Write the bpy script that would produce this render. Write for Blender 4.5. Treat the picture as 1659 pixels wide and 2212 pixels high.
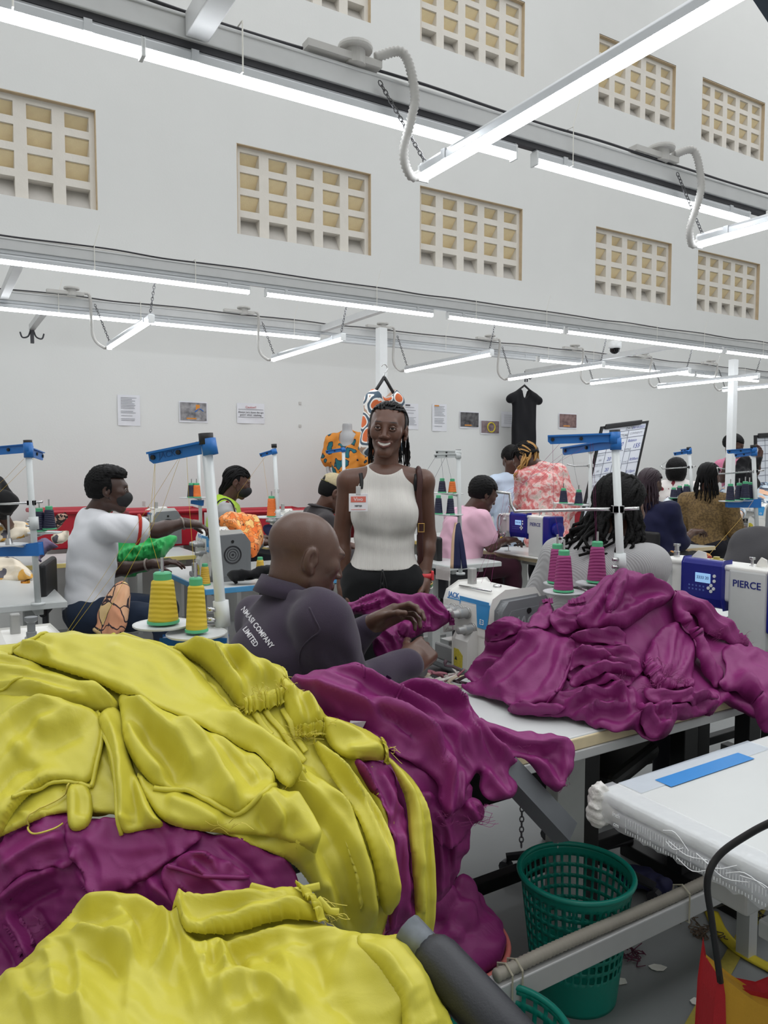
import bpy, bmesh, math, random
import numpy as np
from mathutils import Vector, Matrix

for _o in list(bpy.data.objects):
 bpy.data.objects.remove(_o, do_unlink=True)
scene = bpy.context.scene
COL = scene.collection

# ------------------------------------------------------------------ camera
FPX, HORIZON, EYE = 1620.0, 1003.0, 1.44          # focal length in px (1659x2212 frame), horizon row, eye height
PITCH = math.atan((1106 - HORIZON) / FPX)
cam_data = bpy.data.cameras.new('camera')
cam = bpy.data.objects.new('camera', cam_data)
COL.objects.link(cam)
cam.location = (0, 0, EYE)
cam.rotation_euler = (math.pi / 2 - PITCH, 0, 0)
cam_data.sensor_fit = 'VERTICAL'
cam_data.sensor_height = 36.0
cam_data.lens = 36.0 * FPX / 2212.0
cam_data.clip_start = 0.02
cam_data.clip_end = 200
scene.camera = cam

# ------------------------------------------------------------------ world: soft bright overcast daylight from the open roof lights
world = bpy.data.worlds.new('world')
scene.world = world
world.use_nodes = True
bg = world.node_tree.nodes['Background']
bg.inputs['Color'].default_value = (0.98, 0.99, 1.0, 1)
bg.inputs['Strength'].default_value = 1.4

# ------------------------------------------------------------------ colour management
scene.view_settings.view_transform = 'Standard'
scene.view_settings.look = 'None'
scene.view_settings.gamma = 1.0
scene.view_settings.exposure = 0.0
scene.view_settings.use_curve_mapping = False
TUBE_POWER = 15.0

# ------------------------------------------------------------------ room frame: r runs along the back wall, c towards it
_A = math.radians(58.8)
RV = np.array([math.sin(_A), math.cos(_A)])
NV = np.array([-math.cos(_A), math.sin(_A)])
RZ = math.pi / 2 - _A                              # rotation of room-aligned objects
WALL = 7.0

def W(r, c, h=0.0):
 p = RV * r + NV * c
 return (float(p[0]), float(p[1]), float(h))

def ray(u, v):
 x = (u - 829.5) / FPX
 y = -(v - 1106) / FPX
 return np.array([x, math.cos(PITCH) + y * math.sin(PITCH), -math.sin(PITCH) + y * math.cos(PITCH)])

def onc(u, v, c):                                  # pixel -> (r, h) on the vertical plane at room depth c
 d = ray(u, v); s = c / (NV @ d[:2]); p = d * s
 return float(RV @ p[:2]), float(p[2] + EYE)

def onh(u, v, h):                                  # pixel -> world point on the horizontal plane at height h
 d = ray(u, v); s = (h - EYE) / d[2]; p = d * s
 return np.array([p[0], p[1], h])

def px(u, v, d):                                   # pixel -> world point at depth d (world y)
 q = ray(u, v); p = q * (d / q[1])
 return np.array([p[0], p[1], p[2] + EYE])

def rc_of(p):
 return float(RV @ np.array(p[:2])), float(NV @ np.array(p[:2]))

# ------------------------------------------------------------------ materials
def lin(c):
 out = []
 for q in c[:3]:
  q = q / 255.0
  out.append(q / 12.92 if q <= 0.04045 else ((q + 0.055) / 1.055) ** 2.4)
 return tuple(out) + (1.0,)

MATS = {}
def mat(name, rgb, rough=0.6, metal=0.0, var=0.06, vscale=30.0, bump=0.0, bscale=200.0, sheen=0.0, spec=0.5, emit=None, estr=0.0, alpha=1.0, trans=0.0, coat=0.0):
 if name in MATS:
  return MATS[name]
 m = bpy.data.materials.new(name)
 m.use_nodes = True
 nt = m.node_tree
 b = nt.nodes['Principled BSDF']
 b.inputs['Roughness'].default_value = rough
 b.inputs['Metallic'].default_value = metal
 b.inputs['Specular IOR Level'].default_value = spec
 if sheen:
  b.inputs['Sheen Weight'].default_value = sheen
 if coat:
  b.inputs['Coat Weight'].default_value = coat
 if trans:
  b.inputs['Transmission Weight'].default_value = trans
 if alpha < 1:
  b.inputs['Alpha'].default_value = alpha
 c = lin(rgb)
 tc = nt.nodes.new('ShaderNodeTexCoord')
 nz = nt.nodes.new('ShaderNodeTexNoise')
 nz.inputs['Scale'].default_value = vscale
 nz.inputs['Detail'].default_value = 3
 nt.links.new(tc.outputs['Object'], nz.inputs['Vector'])
 mx = nt.nodes.new('ShaderNodeMix'); mx.data_type = 'RGBA'
 mx.inputs['A'].default_value = tuple(max(0, q * (1 - var)) for q in c[:3]) + (1,)
 mx.inputs['B'].default_value = tuple(min(1, q * (1 + var)) for q in c[:3]) + (1,)
 nt.links.new(nz.outputs['Fac'], mx.inputs['Factor'])
 nt.links.new(mx.outputs['Result'], b.inputs['Base Color'])
 if bump:
  n2 = nt.nodes.new('ShaderNodeTexNoise')
  n2.inputs['Scale'].default_value = bscale
  n2.inputs['Detail'].default_value = 2
  nt.links.new(tc.outputs['Object'], n2.inputs['Vector'])
  bp = nt.nodes.new('ShaderNodeBump')
  bp.inputs['Strength'].default_value = bump
  bp.inputs['Distance'].default_value = 0.004
  nt.links.new(n2.outputs['Fac'], bp.inputs['Height'])
  nt.links.new(bp.outputs['Normal'], b.inputs['Normal'])
 if emit:
  b.inputs['Emission Color'].default_value = lin(emit)
  b.inputs['Emission Strength'].default_value = estr
 MATS[name] = m
 return m

def ramp_mat(name, stops, tex='voronoi', scale=8.0, rough=0.75, detail=2.0, distort=0.0, stretch=(1, 1, 1), interp='CONSTANT', bump=0.0, lines=None, feature='F1', rnd=1.0):
 """printed cloth: a procedural texture through a colour ramp; lines=(rgb, width) draws dark cell outlines"""
 if name in MATS:
  return MATS[name]
 m = bpy.data.materials.new(name); m.use_nodes = True
 nt = m.node_tree; b = nt.nodes['Principled BSDF']
 b.inputs['Roughness'].default_value = rough
 tc = nt.nodes.new('ShaderNodeTexCoord')
 mp = nt.nodes.new('ShaderNodeMapping'); mp.inputs['Scale'].default_value = stretch
 nt.links.new(tc.outputs['Object'], mp.inputs['Vector'])
 src = mp.outputs['Vector']
 if distort:
  dn = nt.nodes.new('ShaderNodeTexNoise'); dn.inputs['Scale'].default_value = scale * 0.7
  nt.links.new(src, dn.inputs['Vector'])
  va = nt.nodes.new('ShaderNodeVectorMath'); va.operation = 'SCALE'; va.inputs['Scale'].default_value = distort
  nt.links.new(dn.outputs['Color'], va.inputs[0])
  vb = nt.nodes.new('ShaderNodeVectorMath'); vb.operation = 'ADD'
  nt.links.new(src, vb.inputs[0]); nt.links.new(va.outputs[0], vb.inputs[1])
  src = vb.outputs[0]
 if tex == 'noise':
  t = nt.nodes.new('ShaderNodeTexNoise'); t.inputs['Detail'].default_value = detail; out = t.outputs['Fac']
 elif tex == 'wave':
  t = nt.nodes.new('ShaderNodeTexWave'); t.inputs['Distortion'].default_value = 2.0; out = t.outputs['Fac']
 else:
  t = nt.nodes.new('ShaderNodeTexVoronoi'); t.feature = feature; t.inputs['Randomness'].default_value = rnd
  out = t.outputs['Distance']
  if tex == 'cells':
   sx = nt.nodes.new('ShaderNodeSeparateColor'); nt.links.new(t.outputs['Color'], sx.inputs[0]); out = sx.outputs[0]
 t.inputs['Scale'].default_value = scale
 nt.links.new(src, t.inputs['Vector'])
 cr = nt.nodes.new('ShaderNodeValToRGB'); cr.color_ramp.interpolation = interp
 els = cr.color_ramp.elements
 while len(els) > 1:
  els.remove(els[-1])
 els[0].position = stops[0][0]; els[0].color = lin(stops[0][1])
 for p, c in stops[1:]:
  e = els.new(p); e.color = lin(c)
 nt.links.new(out, cr.inputs['Fac'])
 res = cr.outputs['Color']
 if lines:
  v2 = nt.nodes.new('ShaderNodeTexVoronoi'); v2.feature = 'DISTANCE_TO_EDGE'; v2.inputs['Scale'].default_value = scale
  nt.links.new(src, v2.inputs['Vector'])
  lt = nt.nodes.new('ShaderNodeMath'); lt.operation = 'LESS_THAN'; lt.inputs[1].default_value = lines[1]
  nt.links.new(v2.outputs['Distance'], lt.inputs[0])
  mx = nt.nodes.new('ShaderNodeMix'); mx.data_type = 'RGBA'
  nt.links.new(lt.outputs[0], mx.inputs['Factor']); nt.links.new(res, mx.inputs['A'])
  mx.inputs['B'].default_value = lin(lines[0])
  res = mx.outputs['Result']
 nt.links.new(res, b.inputs['Base Color'])
 MATS[name] = m
 return m

# ------------------------------------------------------------------ mesh building
def rotz(a):
 return np.array([[math.cos(a), -math.sin(a), 0], [math.sin(a), math.cos(a), 0], [0, 0, 1.0]])
def rotx(a):
 return np.array([[1.0, 0, 0], [0, math.cos(a), -math.sin(a)], [0, math.sin(a), math.cos(a)]])
def roty(a):
 return np.array([[math.cos(a), 0, math.sin(a)], [0, 1.0, 0], [-math.sin(a), 0, math.cos(a)]])
def unit(v):
 v = np.asarray(v, float); return v / max(1e-9, np.linalg.norm(v))

class MB:
 """collects shapes that end up as one mesh object"""
 def __init__(s):
  s.v = []; s.f = []
 def add(s, vs, fs, M=None, o=None):
  n = len(s.v)
  vs = np.asarray(vs, float)
  if M is not None: vs = vs @ np.asarray(M).T
  if o is not None: vs = vs + np.asarray(o, float)
  s.v.extend(map(tuple, vs.tolist())); s.f.extend([tuple(i + n for i in f) for f in fs])
  return s
 def box(s, x0, x1, y0, y1, z0, z1, M=None, o=None):
  return s.add([(x0, y0, z0), (x1, y0, z0), (x1, y1, z0), (x0, y1, z0), (x0, y0, z1), (x1, y0, z1), (x1, y1, z1), (x0, y1, z1)],
      [(0, 3, 2, 1), (4, 5, 6, 7), (0, 1, 5, 4), (1, 2, 6, 5), (2, 3, 7, 6), (3, 0, 4, 7)], M, o)
 def prism(s, pts, a, b, axis='y', M=None, o=None):
  """polygon (counter-clockwise pairs) extruded from a to b along an axis"""
  n = len(pts)
  mk = {'y': lambda p, t: (p[0], t, p[1]), 'z': lambda p, t: (p[0], p[1], t), 'x': lambda p, t: (t, p[0], p[1])}[axis]
  vs = [mk(p, a) for p in pts] + [mk(p, b) for p in pts]
  fs = [tuple(range(n)), tuple(range(2 * n - 1, n - 1, -1))] + [(i, (i + 1) % n, n + (i + 1) % n, n + i) for i in range(n)]
  return s.add(vs, fs, M, o)
 def tube(s, path, rad, seg=8, closed=False, caps=True, flat=None):
  """swept tube; rad may be a list; flat=(ratio, up) squashes the section"""
  P = np.asarray(path, float); n = len(P)
  rad = np.full(n, rad) if np.isscalar(rad) else np.asarray(rad, float)
  T = np.zeros_like(P)
  T[1:-1] = P[2:] - P[:-2]; T[0] = P[1] - P[0]; T[-1] = P[-1] - P[-2]
  if closed: T[0] = P[1] - P[-1]; T[-1] = P[0] - P[-2]
  T /= np.maximum(np.linalg.norm(T, axis=1, keepdims=True), 1e-9)
  up = np.array([0, 0, 1.0]) if abs(T[0][2]) < 0.9 else np.array([1.0, 0, 0])
  if flat is not None: up = np.asarray(flat[1], float)
  vs = []; A = None
  for i in range(n):
   if A is None or flat is not None:
    A = np.cross(T[i], up)
    if np.linalg.norm(A) < 1e-6: A = np.cross(T[i], (0.3, 0.9, 0.2))
   else:
    A = A - T[i] * (A @ T[i])
   A = A / max(1e-9, np.linalg.norm(A)); B = np.cross(T[i], A)
   k = 1.0 if flat is None else flat[0]
   for j in range(seg):
    t = 2 * math.pi * j / seg
    vs.append(P[i] + rad[i] * (A * math.cos(t) + B * math.sin(t) * k))
  fs = []
  m = n if closed else n - 1
  for i in range(m):
   for j in range(seg):
    a = i * seg + j; b = i * seg + (j + 1) % seg; i2 = ((i + 1) % n) * seg
    fs.append((a, b, i2 + (j + 1) % seg, i2 + j))
  if caps and not closed:
   fs.append(tuple(range(seg - 1, -1, -1))); fs.append(tuple((n - 1) * seg + j for j in range(seg)))
  return s.add(vs, fs)
 def cyl(s, a, b, r, seg=16, r2=None):
  return s.tube([a, b], [r, r if r2 is None else r2], seg)
 def lathe(s, prof, seg=24, M=None, o=None, caps=True):
  vs = []; n = len(prof)
  for r, z in prof:
   for j in range(seg):
    t = 2 * math.pi * j / seg; vs.append((r * math.cos(t), r * math.sin(t), z))
  fs = [(i * seg + j, i * seg + (j + 1) % seg, (i + 1) * seg + (j + 1) % seg, (i + 1) * seg + j) for i in range(n - 1) for j in range(seg)]
  if caps:
   fs.append(tuple(range(seg - 1, -1, -1))); fs.append(tuple((n - 1) * seg + j for j in range(seg)))
  return s.add(vs, fs, M, o)
 def grid(s, P):
  P = np.asarray(P, float); a, b = P.shape[:2]
  return s.add(P.reshape(-1, 3), [(i * b + j, i * b + j + 1, (i + 1) * b + j + 1, (i + 1) * b + j) for i in range(a - 1) for j in range(b - 1)])
 def mesh(s, name, smooth=False):
  me = bpy.data.meshes.new(name)
  me.from_pydata(s.v, [], s.f); me.update()
  if smooth:
   me.polygons.foreach_set('use_smooth', np.ones(len(me.polygons), bool))
  return me

def tag(o, label=None, cat=None, group=None, kind=None):
 if label: o['label'] = label
 if cat: o['category'] = cat
 if group: o['group'] = group
 if kind: o['kind'] = kind
 return o

def link(name, me, m, parent=None, loc=None, rz=None):
 o = bpy.data.objects.new(name, me); COL.objects.link(o)
 if m is not None and not me.materials: me.materials.append(m)
 if parent is not None: o.parent = parent
 if loc is not None: o.location = tuple(loc)
 if rz is not None: o.rotation_euler = (0, 0, rz)
 return o

def part(name, mb, m, parent=None, bevel=0.0, smooth=False, seg=2, label=None, autosmooth=None, loc=None, rz=None):
 me = mb.mesh(name, smooth or autosmooth is not None)
 o = link(name, me, m, parent, loc, rz)
 if autosmooth is not None:
  bm = bmesh.new(); bm.from_mesh(me)
  for e in bm.edges:
   if len(e.link_faces) == 2 and e.calc_face_angle(0) > autosmooth: e.smooth = False
  bm.to_mesh(me); bm.free()
 if bevel:
  md = o.modifiers.new('bevel', 'BEVEL'); md.width = bevel; md.segments = seg; md.limit_method = 'ANGLE'; md.angle_limit = 0.6
 if label: o['label'] = label
 return o

def thing(name, label, cat, loc=(0, 0, 0), rz=0.0, group=None):
 o = bpy.data.objects.new(name, None); COL.objects.link(o)
 o.empty_display_size = 0.05
 o.location = tuple(float(q) for q in loc); o.rotation_euler = (0, 0, rz)
 return tag(o, label, cat, group)

def dup(root, loc, rz=None, label=None, group=None, scale=None):
 r = root.copy(); COL.objects.link(r); r.location = tuple(float(q) for q in loc)
 if rz is not None: r.rotation_euler = (0, 0, rz)
 if scale is not None: r.scale = (scale,) * 3
 if label: r['label'] = label
 if group: r['group'] = group
 for ch in root.children:
  c = ch.copy(); COL.objects.link(c); c.parent = r
  for g in ch.children:
   d = g.copy(); COL.objects.link(d); d.parent = c
 return r

def text_mesh(txt, size, M=None, o=None, align='CENTER', shear=0.0, bold=0.0, extrude=0.0005, space=1.0):
 """lettering in the local x-z plane, facing -y"""
 cu = bpy.data.curves.new('t', 'FONT'); cu.body = txt; cu.size = size; cu.align_x = align; cu.align_y = 'CENTER'
 cu.shear = shear; cu.offset = bold; cu.extrude = extrude; cu.space_character = space; cu.resolution_u = 3
 ob = bpy.data.objects.new('t', cu); COL.objects.link(ob)
 dg = bpy.context.evaluated_depsgraph_get(); dg.update()
 me = bpy.data.meshes.new_from_object(ob.evaluated_get(dg))
 vs = np.array([v.co[:] for v in me.vertices]); fs = [tuple(p.vertices) for p in me.polygons]
 bpy.data.objects.remove(ob); bpy.data.curves.remove(cu); bpy.data.meshes.remove(me)
 mb = MB()
 if len(vs):
  vs = np.stack([vs[:, 0], -vs[:, 2], vs[:, 1]], 1)
  mb.add(vs, fs, M, o)
 return mb

def bez(p, n=20):
 """smooth Catmull-Rom path through the points"""
 p = np.asarray(p, float)
 q = np.vstack([2 * p[0] - p[1], p, 2 * p[-1] - p[-2]]); out = []
 m = len(p) - 1
 for i in range(m):
  k = max(2, int(n / m))
  for t in np.linspace(0, 1, k, endpoint=(i == m - 1)):
   a, b, c, d = q[i], q[i + 1], q[i + 2], q[i + 3]
   out.append(0.5 * ((2 * b) + (-a + c) * t + (2 * a - 5 * b + 4 * c - d) * t * t + (-a + 3 * b - 3 * c + d) * t ** 3))
 return np.array(out)

random.seed(5)
# common materials
M_ALU = mat('aluminium', (204, 205, 205), 0.42, 0.25, 0.08, 12)
M_STEEL = mat('polished_steel', (205, 205, 205), 0.2, 1.0, 0.03)
M_WHITEPAINT = mat('white_paint', (226, 228, 228), 0.45, 0, 0.03)
M_PLASTIC = mat('grey_pvc', (196, 194, 190), 0.5, 0, 0.04)
M_BLACK = mat('black_plastic', (22, 22, 24), 0.5, 0, 0.1)
M_DARK = mat('dark_iron', (58, 58, 62), 0.5, 0.3, 0.1)
M_TIE = mat('nylon_tie', (232, 230, 222), 0.5)
# ================================================================== the hall
def wall_material():
 m = mat('plaster_wall', (224, 225, 223), 0.85, 0, 0.025, 2.5, bump=0.12, bscale=60, spec=0.2)
 return m
M_WALL = wall_material()

def floor_material():
 m = mat('concrete_floor', (138, 141, 141), 0.45, 0, 0.16, 3.0, bump=0.1, bscale=40)
 return m
mb = MB(); mb.box(-6, 16, -4, WALL + 0.3, -0.1, 0)
tag(part('floor', mb, floor_material(), None, loc=(0, 0, 0), rz=RZ), kind='structure')

# the pierced back wall: slab cells around rectangular openings
LOW = (3.645, 4.49); HIGH = (6.015, 6.87)
OPEN_R = [(-2.2, -0.72), (-0.15, 1.33), (2.6, 4.08), (4.7, 6.18), (7.42, 8.9), (9.47, 10.95)]
rs = [-6] + [q for p in OPEN_R for q in p] + [16]
hs = [0, LOW[0], LOW[1], HIGH[0], HIGH[1], 8.4]
mb = MB()
for i in range(len(rs) - 1):
 for j in range(len(hs) - 1):
  if i % 2 == 1 and j % 2 == 1: continue
  mb.box(rs[i], rs[i + 1], WALL, WALL + 0.22, hs[j], hs[j + 1])
# drop the coincident inner faces by merging and dissolving
me = mb.mesh('wall_back')
bm = bmesh.new(); bm.from_mesh(me)
bmesh.ops.remove_doubles(bm, verts=bm.verts, dist=1e-5)
seen = {}
for f in bm.faces:
 k = tuple(sorted(v.index for v in f.verts)); seen.setdefault(k, []).append(f)
bmesh.ops.delete(bm, geom=[f for fs in seen.values() if len(fs) > 1 for f in fs], context='FACES')
bm.to_mesh(me); bm.free()
tag(link('wall_back', me, M_WALL, None, (0, 0, 0), RZ), kind='structure')
mb = MB(); mb.box(15.2, 15.4, -4, WALL, 0, 8.4)
tag(part('wall_right', mb, M_WALL, None, rz=RZ), kind='structure')
mb = MB(); mb.box(-6.2, -6, -4.2, WALL, 0, 8.4)
tag(part('wall_left', mb, M_WALL, None, rz=RZ), kind='structure')
mb = MB(); mb.box(-6, 15.2, -4.2, -4.0, 0, 8.4)
tag(part('wall_front', mb, M_WALL, None, rz=RZ), kind='structure')

# pierced concrete vents: block grid with sloping louvre slabs in every cell
M_BLOCK = mat('vent_concrete', (222, 217, 208), 0.9, 0, 0.08, 9, bump=0.25, bscale=70)
M_LOUVRE = mat('vent_louvre_warm_glow', (250, 226, 184), 0.9, 0, 0.14, 14, bump=0.3, bscale=80)  # ochre slabs with the warm glow from outside mixed into their colour
M_SILL = mat('vent_sill_slab', (190, 186, 180), 0.9, 0, 0.08, 14, bump=0.2, bscale=80)
M_REVEAL = mat('stained_reveal', (196, 176, 146), 0.9, 0, 0.25, 12, bump=0.2, bscale=60)
def vent_grid():
 w, h = 1.48, LOW[1] - LOW[0]
 g = MB()
 cw = w / 5.0; ch = (h - 0.0) / 4.0
 bars = 0.05
 # recessed block grid: uprights and rails set back 5 cm from the wall face
 for i in range(6):
  x = i * cw
  a = max(0, x - bars); b = min(w, x + bars)
  g.box(a, b, 0.05, 0.2, 0, h)
 for j in range(5):
  z = j * ch
  if j == 0: g.box(0, w, 0.05, 0.2, 0, 0.012); continue
  a = z - 0.032; b = min(h, z + 0.032)
  if j == 4: a = h - 0.055
  for i in range(5):
   g.box(i * cw + bars if i else bars, (i + 1) * cw - bars, 0.05, 0.2, a, b)
 return g.mesh('block_grid'), cw, ch, bars
vg_mesh, v_cw, v_ch, v_bar = vent_grid()
vg_mesh.materials.append(M_BLOCK)
def louvre(sill):
 m = MB(); hw = v_cw / 2 - v_bar
 if sill:   # bottom course: slab climbs away from the room
  m.prism([(0.06, -0.0), (0.2, 0.0), (0.2, 0.2), (0.185, 0.2)], -hw, hw, 'x')
 else:      # upper courses: slab falls away from the room, day enters under it
  m.prism([(0.07, v_ch - 0.045), (0.215, 0.02), (0.225, 0.036), (0.08, v_ch - 0.02)], -hw, hw, 'x')
 return m.mesh('louvre')
lv_mesh = louvre(False); lv_mesh.materials.append(M_LOUVRE)
sl_mesh = louvre(True); sl_mesh.materials.append(M_SILL)
wn = 0
for zi, (z0, z1) in enumerate((LOW, HIGH)):
 for k, (r0, r1) in enumerate(OPEN_R):
  if k == 0: continue
  wn += 1
  wr = link('window_%d' % wn, vg_mesh, None, None, W(r0, WALL, z0), RZ)
  tag(wr, kind='structure')
  for nm, q in (('lintel', (0, 1.48, 0.001, 0.05, LOW[1] - LOW[0] - 0.006, LOW[1] - LOW[0])), ('jamb', (0, 0.006, 0.001, 0.05, 0, LOW[1] - LOW[0])), ('jamb', (1.474, 1.48, 0.001, 0.05, 0, LOW[1] - LOW[0]))):
   part(nm, MB().box(*q), M_REVEAL, wr)
  for i in range(5):
   for j in range(4):
    lo = link('louvre', sl_mesh if j == 0 else lv_mesh, None, wr)
    lo.location = ((i + 0.5) * v_cw, 0, 0.012 if j == 0 else j * v_ch + 0.0)
# dark roof truss showing in the top right corner
mb = MB()
a = np.array(px(1650, -20, 9.0)); b = np.array(px(1790, 190, 9.0))
mb.tube([a + (b - a) * -2.0, a + (b - a) * 2.5], 0.16, 4)
tag(part('roof_truss', mb, mat('roof_steel', (46, 56, 66), 0.6, 0.3)), 'dark blue grey sloping roof truss high in the corner', 'roof truss')
# yellow floor marking line and ground joints
mb = MB()
p = onh(1500, 2212, 0.004); q = onh(1640, 1960, 0.004)
d = unit((q - p)[:2]); n = np.array([-d[1], d[0]]) * 0.02
L = [p[:2] - d * 0.6, q[:2] + d * 0.9]
mb.add([(L[0][0] - n[0], L[0][1] - n[1], 0.003), (L[0][0] + n[0], L[0][1] + n[1], 0.003), (L[1][0] + n[0], L[1][1] + n[1], 0.003), (L[1][0] - n[0], L[1][1] - n[1], 0.003)], [(0, 3, 2, 1)])
tag(part('floor_line', mb, mat('worn_yellow_paint', (176, 160, 66), 0.7, 0, 0.3, 40)), 'worn yellow line painted on the grey floor', 'floor marking')

# ================================================================== light rails and battens
M_TUBE = mat('led_diffuser', (255, 255, 255), 0.4, emit=(246, 250, 255), estr=TUBE_POWER)
M_BATTEN = mat('batten_housing', (200, 203, 206), 0.35, 0.55, 0.03)
RAIL_H = 2.535
def rail(label, c, r0, r1):
 t = thing('light_rail', label, 'light rail', W(r0, c, RAIL_H), RZ, 'aluminium light rails')
 m = MB(); L = r1 - r0
 m.box(0, L, -0.022, 0.022, 0, 0.055)
 m.box(0, L, -0.026, 0.026, 0.05, 0.06)
 part('beam', m, M_ALU, t, 0.003)
 m = MB(); m.box(0, L, -0.012, 0.012, -0.018, 0.002); part('mounting_channel', m, M_DARK if c < 3 else M_BATTEN, t)
 # cable lying loosely on top
 m = MB(); pts = []
 k = int(L / 0.25)
 for i in range(k + 1):
  x = L * i / k; pts.append((x, -0.012 + 0.012 * math.sin(i * 1.7), 0.066 + 0.012 * abs(math.sin(i * 0.9))))
 m.tube(bez(pts, k * 4), 0.0045, 6); part('cable', m, M_DARK, t, smooth=True)
 m = MB(); m.tube([(0, 0.018, 0.07), (L, 0.018, 0.07)], 0.010, 8); part('conduit', m, M_PLASTIC, t, smooth=True)
 # cable ties with loose tails
 for i in range(int(L / 0.9)):
  x = 0.35 + i * 0.9 + 0.2 * math.sin(i * 2.3)
  m = MB(); m.tube([(x, -0.033, 0.082), (x, -0.033, -0.05), (x, 0.033, -0.05), (x, 0.033, 0.082)], 0.0022, 4, closed=True)
  if i % 2: m.tube([(x, -0.03, 0.08), (x + 0.03, -0.035, 0.19)], 0.0018, 4)
  part('cable_tie', m, M_TIE, t)
 return t
rail('near aluminium light rail with loose cable, above the purple heap', 2.0, -1.2, 3.14)
rail('middle aluminium light rail crossing the wall below the vents', 4.36, -0.6, 9.5)
rail('far aluminium light rail closest to the back wall', 5.67, -0.6, 10.0)

def batten_mesh(L):
 h = MB(); pr = [(-0.017, 0.0), (0.017, 0.0), (0.017, 0.022), (0.01, 0.032), (-0.01, 0.032), (-0.017, 0.022)]
 h.prism(pr[::-1], 0.0, L, 'x')
 d = MB(); sec = [(-0.0165, 0.0)] + [(0.0165 * math.sin(a), -0.017 * math.cos(a) - 0.004) for a in np.linspace(-1.4, 1.4, 8)] + [(0.0165, 0.0)]
 d.prism(sec, 0.004, L - 0.004, 'x')
 return h, d
BAT = {}
def batten(label, p0, L, rz, group, lit=True, sag=0.0):
 t = thing('led_batten', label, 'tube light', p0, rz, group)
 key = round(L, 2)
 h, d = batten_mesh(L)
 part('housing', h, M_BATTEN, t, 0.002)
 o = part('diffuser', d, M_TUBE if lit else mat('unlit_diffuser', (225, 228, 230), 0.3), t)
 for x in (0.0, L):
  m = MB(); m.box(x - 0.004, x + 0.004, -0.018, 0.018, -0.022, 0.026); part('end_cap', m, M_WHITEPAINT, t, 0.002)
 for x in (0.12, L - 0.14):
  m = MB(); m.box(x, x + 0.02, -0.0195, 0.0195, 0.0, 0.03); part('clip', m, M_BATTEN, t)
 return t
def run(c, us, v, label, group, lit=None):
 for i, (u0, u1) in enumerate(us):
  a = onc(u0, v, c)[0]; b = onc(u1, v, c)[0]
  batten(label[i], W(a, c, RAIL_H - 0.05), b - a, RZ, group)
run(2.0, [(-330, 309), (312, 1110), (1155, 1618)], 300,
 ['lit tube batten under the near rail, running off the left edge', 'lit tube batten under the near rail, before the flexible conduit', 'lit tube batten under the near rail, at the right edge'], 'battens under the near rail')
run(4.36, [(-260, 538), (574, 934), (967, 1215), (1225, 1560), (1570, 1900)], 640,
 ['lit tube batten under the middle rail at the left edge', 'lit tube batten under the middle rail, second from the left', 'lit tube batten under the middle rail, third from the left', 'lit tube batten under the middle rail, fourth from the left', 'lit tube batten under the middle rail, at the right edge'], 'battens under the middle rail')
run(5.67, [(-120, 322), (326, 690), (1165, 1500), (1505, 1640)], 720,
 ['lit tube batten under the far rail at the left edge', 'lit tube batten under the far rail, second from the left', 'lit tube batten under the far rail, right of the black dress', 'lit tube batten under the far rail, behind the right column'], 'battens under the far rail')
a = onc(715, 740, 5.67)[0]; b = onc(1155, 770, 5.67)[0]
m_un = batten('unlit tube batten under the far rail above the black dress', W(a, 5.67, RAIL_H - 0.05), b - a, RZ, 'battens under the far rail', lit=False)

def chain_mb(p0, p1, link_len=0.019):
 m = MB(); p0 = np.array(p0, float); p1 = np.array(p1, float); L = np.linalg.norm(p1 - p0); k = max(2, int(L / (link_len * 0.72)))
 T = unit(p1 - p0); A = unit(np.cross(T, (0.2, 0.1, 1) if abs(T[2]) < .95 else (1, 0, 0))); B = np.cross(T, A)
 for i in range(k):
  c = p0 + (p1 - p0) * (i + 0.5) / k; S = A if i % 2 else B
  ring = [c + T * link_len * 0.5 * math.cos(t) + S * link_len * 0.3 * math.sin(t) for t in np.linspace(0, 2 * math.pi, 8, endpoint=False)]
  m.tube(ring, link_len * 0.1, 4, closed=True)
 return m
def flex_mb(pts, r=0.0155, n=60):
 P = bez(pts, n); d = np.concatenate([[0], np.cumsum(np.linalg.norm(P[1:] - P[:-1], axis=1))])
 k = max(12, int(d[-1] / 0.0055)); s = np.linspace(0, d[-1], k)
 Q = np.stack([np.interp(s, d, P[:, i]) for i in range(3)], 1)
 m = MB(); m.tube(Q, [r * (1.0 if i % 2 else 0.76) for i in range(k)], 10); return m

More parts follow.
